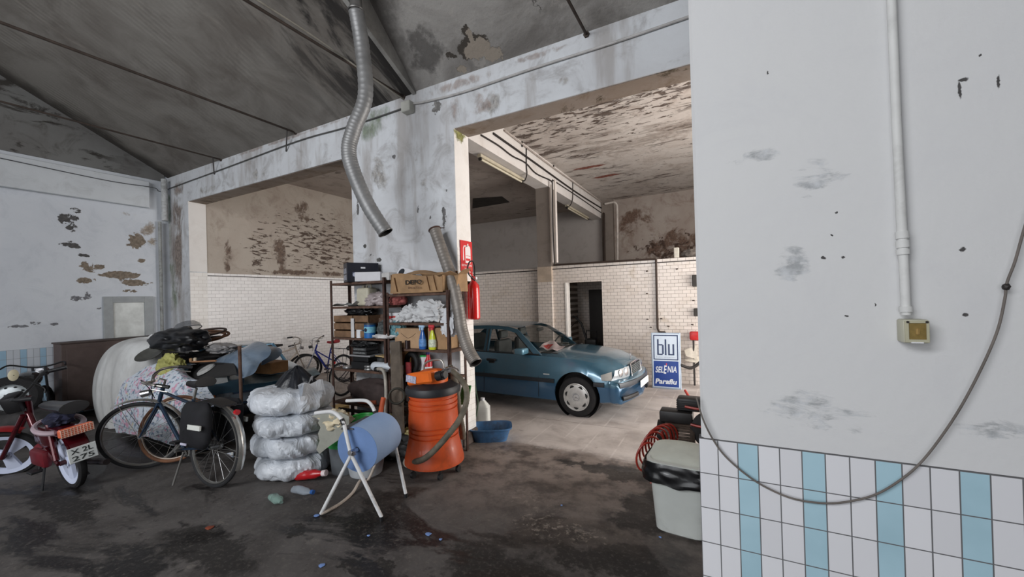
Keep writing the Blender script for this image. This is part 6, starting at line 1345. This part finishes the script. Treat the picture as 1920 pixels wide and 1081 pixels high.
# ---------------------------------------------------------------- advertising light box
sx0, sx1, sh = -1.315, -.79, 1.17
lb_ = thing('light_box_sign', 'tall blue and white advertising light box leaning on the tiled wall', 'sign', (-1.05, 8.42, 0), rot=(radians(-5), 0, radians(2))); lb_.scale = (1.03, 1, .95)
W2 = .265
b = B(); box(b, (-W2, 0, 0), (W2, .17, sh), .006); OB('case', b, mat((158, 170, 184), .4, .4, var=.08), lb_)
b = B(); box(b, (-W2+.02, -.006, .03), (W2-.02, 0, sh-.02), .002); OB('white_panel', b, mat((206, 218, 232), .35, var=.04), lb_)
BL = mat((26, 62, 140), .35, var=.06); NV = mat((34, 52, 92), .4, var=.05)
fm = Matrix(((1, 0, 0, 0), (0, 0, -1, -.006), (0, 1, 0, 0), (0, 0, 0, 1)))
b = B()
for q in (((-.225, .60), (.225, .62)), ((-.225, 1.10), (.225, 1.12)), ((-.225, .62), (-.205, 1.10)), ((.205, .62), (.225, 1.10))): box(b, (q[0][0], q[0][1], 0), (q[1][0], q[1][1], .001), mtx=fm)
OB('navy_border', b, NV, lb_)
b = B()
for q in ((-.155, .70, -.125, 1.03), (-.125, .70, -.055, .725), (-.125, .90, -.055, .925), (-.065, .72, -.035, .91), (-.015, .70, .015, 1.03), (.045, .70, .075, .93), (.125, .70, .155, .93), (.06, .70, .14, .725)): box(b, (q[0], q[1], 0), (q[2], q[3], .0014), mtx=fm)
OB('large_lettering', b, NV, lb_)
b = B(); text_bm(b, 'lubrificanti', .022, fm @ Matrix.Translation((-.17, .645, 0)), width=.34); OB('small_lettering', b, mat((150, 160, 176), .5), lb_)
b = B(); box(b, (-.225, .045, 0), (.225, .575, .001), mtx=fm); OB('blue_panel', b, BL, lb_)
b = B(); f2 = fm @ Matrix.Translation((0, 0, .001)); text_bm(b, 'SEL', .13, f2 @ Matrix.Translation((-.195, .33, 0)), width=.15, shear=.2, bold=.02); text_bm(b, 'E', .17, f2 @ Matrix.Translation((-.045, .315, 0)), width=.06, shear=.2, bold=.02); text_bm(b, 'NIA', .13, f2 @ Matrix.Translation((.025, .345, 0)), width=.165, shear=.2, bold=.02); text_bm(b, 'Paraflu', None, f2 @ Matrix.Translation((-.20, .10, 0)), width=.39, shear=.15, bold=.03); OB('white_lettering', b, mat((226, 230, 236), .4, var=.02), lb_)
b = B(); box(b, (.0, .49, .001), (.02, .53, .002), mtx=f2); OB('red_accent', b, mat((200, 60, 80), .4), lb_)
lineobj('sign_cable', 'dark cable from the light box across to the right', 'cable', [Vector((-.79, 8.5, .48)), Vector((-.6, 8.55, .42)), Vector((-.42, 8.6, .55)), Vector((-.30, 8.7, .70))], .03, DK)
p = at(1302, 632, YP-.06); t = thing('red_valve', 'red tap fitting on a pipe at the right end of the tiled wall', 'valve', p)
b = B(); box(b, p+Vector((-.09, -.04, -.06)), p+Vector((.10, .04, .12)), .03, seg=2); OB('valve_body', b, mat((190, 36, 36), .4), t, world=True)
b = B(); cyl(b, Vector((p.x-.02, p.y, 0)), p+Vector((-.02, 0, 0)), .018, 8); OB('pipe', b, DK, t, world=True)
for i, (x, y, dx, dy, lb2) in enumerate(((1296, 660, 12, 14, 'upper cream paper sheet near the right end of the tiled wall'), (1297, 674, 14, 6, 'lower cream paper sheet near the right end of the tiled wall'))):
    b = B(); pxsurf(b, [[at(x-dx, y-dy/2+3, 8.94), at(x+dx, y-dy, 8.94)], [at(x-dx+3, y+dy/2, 8.9), at(x+dx, y+dy, 8.88)]], 5, 5, .02, i); solid(b, .006); tag(OB('paper_sheet', b, mat((222, 212, 196), .7), None), lb2, 'paper')
lineobj('red_air_hose', 'red air hose lying on the floor behind the compressor', 'hose', [fl(1285, 742)+Vector((0, 0, .1)), fl(1291, 748)+Vector((0, 0, .06)), fl(1300, 752)+Vector((0, 0, .02)), fl(1310, 752)+Vector((0, 0, .02))], .022, mat((190, 60, 46), .5))
# doorway contents: pressure washer and dark door leaf
b = B(); q0 = Vector((at(1107, 556, 10.4).x, 10.45, 0)); box(b, (at(1104, 556, 10.4).x, 10.4, 0), (at(1140, 556, 10.4).x, 10.46, 2.05), .004); tag(OB('dark_door_leaf', b, mat((44, 40, 38), .7, var=.1), None), 'tall dark panel standing inside the doorway', 'panel')
p = at(1105, 640, 9.75); pw = thing('pressure_washer', 'red and black pressure washer inside the doorway', 'pressure washer', (p.x+.06, 9.75, 0))
b = B(); box(b, (-.13, -.12, .08), (.13, .12, .66), .05, seg=2); OB('red_housing', b, mat((190, 44, 44), .45), pw)
b = B(); box(b, (-.15, -.14, .66), (.15, .14, .82), .04, seg=2); tube(b, [(-.13, 0, .80), (-.13, 0, 1.02), (.13, 0, 1.02), (.13, 0, .80)], .018, 8); OB('black_top', b, BLACKP, pw)
b = B(); tube(b, [(-.10, -.1, .80), (-.22, -.1, 1.2), (-.36, -.1, 1.36), (-.44, -.1, 1.38)], .028, 8); OB('spray_gun', b, BLACKP, pw)
b = B(); tube(b, spl([(-.30, -.1, 1.28), (-.5, -.1, 1.1), (-.62, -.08, .8), (-.66, -.05, .5)], 6), .010, 6); OB('pressure_hose', b, BLACKP, pw)
for s in (-1, 1):
    b = B(); cyl(b, (s*.13, .06, .09), (s*.18, .06, .09), .09, 20); OB('wheel', b, BLACKP, pw)
# ---------------------------------------------------------------- compressor
cc = Vector((-.44, 4.30, 0)); cp = thing('air_compressor', 'dirty black and grey piston air compressor behind the white bin', 'compressor', cc); cp.scale = (.80,)*3
KM = mat((34, 32, 32), .5, .2, var=.3); GM2 = mat((96, 84, 76), .45, .5, var=.3, scale=18)
b = B(); lathe(b, [(0, -.30), (.12, -.29), (.16, -.22), (.165, 0), (.16, .62), (.12, .70), (0, .71)], 32, Matrix.Translation((.05, 0, .28)) @ Matrix.Rotation(pi/2, 4, 'Y')); OB('air_tank', b, mat((62, 34, 30), .5, var=.35), cp)
b = B(); lathe(b, [(0, -.20), (.12, -.195), (.148, -.16), (.15, .16), (.125, .2), (0, .2)], 36, Matrix.Translation((.0, -.02, .60)) @ Matrix.Rotation(pi/2, 4, 'Y')); mo = OB('motor', b, GM2, cp)
for k in range(24):
    pass
b = B()
for k in range(28): a = 2*pi*k/28; box(b, (-.14, -.0035, .146), (.15, .0035, .162), mtx=Matrix.Translation((.0, -.02, .60)) @ Matrix.Rotation(a, 4, 'X'))
OB('cooling_fins', b, mat((120, 104, 94), .45, .6, var=.3), mo)
b = B(); lathe(b, [(.10, -.24), (.155, -.23), (.158, -.15), (.15, -.15)], 32, Matrix.Translation((.0, -.02, .60)) @ Matrix.Rotation(pi/2, 4, 'Y')); OB('fan_cover', b, KM, mo)
b = B(); box(b, (-.20, -.12, .76), (.18, .10, .90), .02, seg=2); OB('capacitor_box', b, KM, cp)
b = B(); box(b, (.0, -.05, .90), (.30, .16, 1.06), .03, seg=2); 
for k in range(5): box(b, (.0-.004, -.055, .92+.025*k), (.304, .165, .93+.025*k))
OB('cylinder_head', b, KM, cp)
b = B(); box(b, (-.10, -.175, .55), (.02, -.165, .64)); OB('rating_plate', b, mat((150, 146, 138), .5, var=.3, scale=30), mo)
b = B(); cyl(b, (.38, -.12, .72), (.38, -.08, .72), .22, 32); cyl(b, (.38, -.14, .72), (.38, -.06, .72), .05, 16); OB('flywheel', b, KM, cp)
for x in (-.15, .55):
    for s in (-1, 1):
        b = B(); box(b, (x-.03, s*.13-.02, 0), (x+.03, s*.13+.02, .2)); OB('foot', b, KM, cp)
RH = mat((150, 44, 32), .4, var=.2)
for i, (pts, lb2) in enumerate((([(-.08, -.19, .70), (-.04, -.20, .58), (.04, -.19, .47)], ''), ([(-.17, -.17, .66), (-.14, -.20, .58), (-.10, -.2, .5)], ''), ([(.10, -.12, .98), (.25, -.14, .97), (.42, -.12, .98)], ''), ([(.16, -.15, .78), (.3, -.17, .77), (.42, -.17, .81)], ''))):
    b = B(); tube(b, spl(pts, 5), .014, 8); OB('red_hose', b, RH, cp)
# coiled red air hose standing out to the left of the bin
A0 = at(1250, 818, 4.1); A1 = at(1208, 858, 3.75)
pts = []; N = 7*20
axd = (A1-A0); side = Vector((.7, .5, .0)).normalized(); upv = Vector((.1, -.1, 1)).normalized()
for i in range(N+1):
    a = 2*pi*i/20; k = i/N; base = A0.lerp(A1, k)+Vector((0, 0, .06*sin(pi*k)-.02)); rr = .15*(1-.2*k)
    pts.append(base+side*(rr*cos(a)*.75)+upv*(rr*sin(a)))
pts = [cc+Vector((-.02, -.17, .42))]+pts+[A1+Vector((.06, -.05, -.2))]
b = B(); tube(b, pts, .0095, 8); tag(OB('coiled_air_hose', b, RH, None), 'dark red coiled air hose hanging between compressor and white bin', 'hose')
# ---------------------------------------------------------------- white bin
bc = Vector((-.335, 3.45, 0)); bn = thing('white_bin', 'tall white plastic bin with a black liner beside the tiled wall', 'bin', bc, radians(-4)); bn.scale = (1.03, 1.03, .85)
def rbox(b, w0, d0, w1, d1, z0, z1, n=8, p=4.5, nz=6, inner=0.):
    def fn(u, v):
        a = 2*pi*u; c_, s_ = cos(a), sin(a); k = (abs(c_)**p+abs(s_)**p)**(-1/p); w_ = w0+(w1-w0)*v-inner; d = d0+(d1-d0)*v-inner
        return Vector((w_*k*c_, d*k*s_, z0+(z1-z0)*v))
    return grid(b, fn, 48, nz, cu=True)
WB_ = mat((192, 196, 192), .5, var=.06, scale=3, dirt=.25)
b = B(); rbox(b, .185, .15, .225, .185, .03, .66); g = rbox(b, .15, .115, .185, .15, 0, .03, nz=2); b.faces.new([r[0] for r in g]); bmesh.ops.remove_doubles(b, verts=b.verts, dist=.001); OB('body', b, WB_, bn)
b = B(); rbox(b, .226, .186, .24, .20, .645, .655, nz=1); rbox(b, .24, .20, .24, .20, .655, .675, nz=1); rbox(b, .24, .20, .212, .172, .675, .68, nz=1); rbox(b, .212, .172, .21, .17, .68, .62, nz=1); bmesh.ops.remove_doubles(b, verts=b.verts, dist=.001); OB('rim', b, mat((206, 210, 204), .5, var=.05), bn)
LN = mat((18, 18, 20), .25, var=.3)
b = B()
def lin_(u, v):
    a = 2*pi*u; c_, s_ = cos(a), sin(a); k = (abs(c_)**4.5+abs(s_)**4.5)**(-1/4.5); o_ = .008+.018*v+.016*abs(mn.noise(Vector((a*3, v*3, 0))))
    front = .5-.5*s_; z = .672-.012*v-(.05+.10*front+.04*mn.noise(Vector((c_*2, s_*2, 5)))-.03*cos(2*a))*v
    return Vector(((.24+o_)*k*c_, (.20+o_)*k*s_, z))
grid(b, lin_, 80, 10, cu=True); solid(b, .003); OB('liner', b, LN, bn)
b = B(); 
def lid_(u, v):
    a = 2*pi*u; c_, s_ = cos(a), sin(a); k = (abs(c_)**4.5+abs(s_)**4.5)**(-1/4.5)
    return Vector((.225*k*c_*v, .185*k*s_*v+.015, .690+.030*(1-v**3)+.05*(s_*v)))
grid(b, lid_, 48, 8, cu=True); bmesh.ops.remove_doubles(b, verts=b.verts, dist=.0005); solid(b, .006); OB('lid', b, mat((204, 208, 198), .5, var=.05), bn)
# ---------------------------------------------------------------- tray, jug
tr = thing('blue_tray', 'blue plastic oil drain tray on the floor beside the pier', 'tray', (-2.82, 4.60, 0), radians(30)); tr.scale = (1.08, 1.08, 1.25)
TB = mat((64, 104, 146), .45, var=.25, dirt=.5)
b = B(); rbox(b, .20, .13, .255, .175, 0, .14, nz=3); g = rbox(b, .19, .12, .245, .165, .01, .14, nz=3); b.faces.new([r[0] for r in g]); rbox(b, .245, .165, .27, .19, .14, .145, nz=1); rbox(b, .27, .19, .268, .188, .145, .13, nz=1); OB('basin', b, TB, tr)
b = B(); g = rbox(b, .20, .13, .21, .14, .055, .056, nz=1); b.faces.new([r[0] for r in g]); OB('old_oil', b, mat((40, 44, 30), .15, var=.1), tr)
jg = thing('white_jug', 'white plastic jug half hidden behind the pier base', 'jug', (-3.25, 5.10, 0), radians(20)); jg.scale = (1.05, 1.05, 1.2)
b = B(); rbox(b, .10, .08, .10, .08, .0, .22, nz=3); rbox(b, .10, .08, .03, .03, .22, .30, nz=3); bmesh.ops.remove_doubles(b, verts=b.verts, dist=.001); OB('body', b, mat((216, 216, 210), .4, var=.05), jg)
b = B(); cyl(b, (0, 0, .29), (0, 0, .33), .03, 14); OB('cap', b, WHITE_PL, jg)
lineobj('green_tube', 'thin green tube hanging beside the white jug', 'tube', [at(889, 700, 4.6), at(893, 735, 4.6), at(896, 755, 4.6), at(893, 778, 4.6), at(889, 790, 4.6)], .009, mat((60, 84, 60), .5))
# ---------------------------------------------------------------- right wall fittings
wr = lambda x, y, o=.03: at(x, y, YR-o)
t = thing('painted_conduit', 'painted white conduit running down the right wall to the switch box', 'conduit', wr(1690, 300))
b = B(); tube(b, [wr(1669, -60), wr(1674, 60), wr(1681, 230), wr(1691, 430), wr(1695, 500), wr(1699, 590)], [.0135, .0135, .0135, .0145, .0135, .0135], 16); OB('pipe', b, mat((206, 206, 204), .6, var=.05, dirt=.15), t, world=True)
for (x0, y0, x1, y1) in ((1691, 434, 1692, 447), (1692, 451, 1693, 464), (1692.6, 467, 1693.4, 477), (1698, 574, 1699, 584)):
    b = B(); cyl(b, wr(x0, y0), wr(x1, y1), .0185, 18); OB('coupling', b, mat((204, 204, 202), .6, var=.05), t, world=True)
t = thing('switch_box', 'old beige switch box with an amber window on the right wall', 'switch box', wr(1705, 619, .0))
p0, p1 = at(1680, 597, YR), at(1729, 640, YR)
b = B(); box(b, (p0.x, YR-.065, p1.z), (p1.x, YR, p0.z), .006, seg=2); OB('case', b, mat((186, 184, 166), .55, var=.06, dirt=.2), t, world=True)
cx_, cz_ = (p0.x+p1.x)/2, (p0.z+p1.z)/2; hw = (p1.x-p0.x)/2; hh = (p0.z-p1.z)/2
b = B()
for q in (((-.92, .72), (.92, .92)), ((-.92, -.92), (.92, -.66)), ((-.92, -.7), (-.62, .75)), ((.70, -.7), (.92, .75))): box(b, (cx_+hw*q[0][0], YR-.072, cz_+hh*q[0][1]), (cx_+hw*q[1][0], YR-.062, cz_+hh*q[1][1]), .001)
OB('window_frame', b, mat((176, 172, 148), .5, var=.06), t, world=True)
b = B(); box(b, (cx_-hw*.62, YR-.068, cz_-hh*.66), (cx_+hw*.70, YR-.064, cz_+hh*.72)); OB('amber_window', b, mat((128, 108, 62), .2, var=.2, scale=30, coat=.5), t, world=True)
b = B(); box(b, (cx_-hw*.12, YR-.072, cz_-hh*.3), (cx_+hw*.2, YR-.066, cz_+hh*.3), .004); OB('toggle', b, mat((158, 130, 78), .4), t, world=True)
for s in (-1, 1):
    b = B(); cyl(b, (cx_+s*hw*.72, YR-.075, cz_+hh*.82), (cx_+s*hw*.72, YR-.06, cz_+hh*.82), .004, 10); OB('screw', b, DK, t, world=True)
b = B(); box(b, (cx_-hw*.5, YR-.075, cz_-hh*.98), (cx_+hw*.45, YR-.06, cz_-hh*.86), .001); OB('label_strip', b, WHITE_PL, t, world=True)
cb_ = [wr(1306, 745), wr(1318, 785), wr(1336, 822), wr(1360, 855), wr(1400, 890), wr(1440, 915), wr(1490, 935), wr(1550, 943), wr(1600, 938), wr(1645, 925), wr(1690, 898), wr(1725, 868), wr(1760, 825), wr(1800, 765), wr(1840, 690), wr(1870, 620), wr(1884, 560), wr(1888, 530), wr(1903, 490), wr(1920, 430), wr(1950, 330)]
b = B(); tube(b, spl(cb_, 8), .0037, 10); t = tag(OB('hanging_cable', b, mat((104, 97, 92), .7, var=.2), None), 'long dark cable hanging in a loop across the right wall and its tiles', 'cable')
b = B(); lump(b, wr(1887, 537), (.010, .009, .012), 2, .3); o = OB('cable_knot', b, DK, t)
# ---------------------------------------------------------------- floor litter
BLP = mat((120, 150, 206), .7, var=.08)
def scrap(label, x, y, w_, m=BLP, seed=0):
    p = fl(x, y); b = B(); n = 9; ring = [b.verts.new((w_*(.6+.5*abs(mn.noise(Vector((k*1.3, seed, 0)))))*cos(2*pi*k/n), w_*(.5+.6*abs(mn.noise(Vector((k*1.7, seed, 3)))))*sin(2*pi*k/n), .006+.015*abs(mn.noise(Vector((k, seed, 7)))))) for k in range(n)]
    c_ = b.verts.new((0, 0, .012))
    for k in range(n): b.faces.new((ring[k], ring[(k+1) % n], c_))
    solid(b, .003); tag(OB('paper_scrap', b, m, None, loc=(p.x, p.y, 0.002), sharp=20), label, 'litter')
scrap('torn blue paper scrap nearest the camera', 603, 1061, .035, seed=1)
scrap('torn blue paper scrap, the larger of two in mid floor', 803, 1002, .04, seed=2)
scrap('small blue paper scrap right of the larger mid-floor one', 826, 1012, .02, seed=3)
scrap('small blue paper scrap left of the larger mid-floor one', 691, 1005, .02, seed=4)
scrap('blue paper scrap under the left foot of the white stand', 594, 967, .04, seed=5)
scrap('pale paper scrap on the floor before the white bin', 1238, 1008, .018, seed=6)
scrap('tiny blue paper scrap left of the white bin', 1053, 948, .016, seed=8)
scrap('rust-coloured dry leaf on the dark floor', 393, 990, .05, mat((136, 66, 44), .8, var=.2), 7)
def petb(label, p, d, L_, r, col, cap):
    t = thing('plastic_bottle', label, 'bottle', p); M = frame_m(V(p)+Vector((0, 0, r)), d)
    g = NT('clear_plastic'); g.out(lin(col), .15); g.b.inputs['Alpha'].default_value = .5
    b = B(); lathe(b, [(0, 0), (r*.85, .005), (r, .02), (r, L_*.3), (r*.9, L_*.34), (r, L_*.38), (r, L_*.7), (r*.45, L_*.9), (r*.4, L_)], 20, M)
    for v in b.verts:
        v.co.z = max(.002, v.co.z*(.75+.25*mn.noise(v.co*18)))
    OB('body', b, g.m, t, world=True)
    if cap:
        b = B(); cyl(b, M @ Vector((0, 0, L_*.95)), M @ Vector((0, 0, L_*1.06)), r*.5, 14); OB('cap', b, mat(cap, .4), t, world=True)
petb('crushed greenish plastic bottle on the floor before the bagged tyres', fl(510, 935), Vector((.5, -.1, 0)), .22, .045, (150, 180, 170), None)
petb('clear plastic bottle with a blue cap beside the bagged tyres', fl(550, 922), Vector((1, .10, 0)), .26, .042, (170, 180, 190), (44, 92, 160))
p = fl(556, 900); t = thing('red_bottle', 'red plastic bottle with a white cap leaning at the foot of the bagged tyres', 'bottle', p); M = frame_m(p+Vector((.0, 0, .05)), Vector((.9, .25, .14)))
b = B(); lathe(b, [(0, 0), (.042, .004), (.05, .02), (.05, .14), (.044, .16), (.048, .18), (.046, .24), (.025, .30), (.022, .33)], 28, M); OB('body', b, mat((176, 22, 30), .3, var=.08, coat=.4), t, world=True)
b = B(); cyl(b, M @ Vector((0, 0, .325)), M @ Vector((0, 0, .37)), .032, 16); OB('cap', b, mat((220, 206, 206), .5), t, world=True)
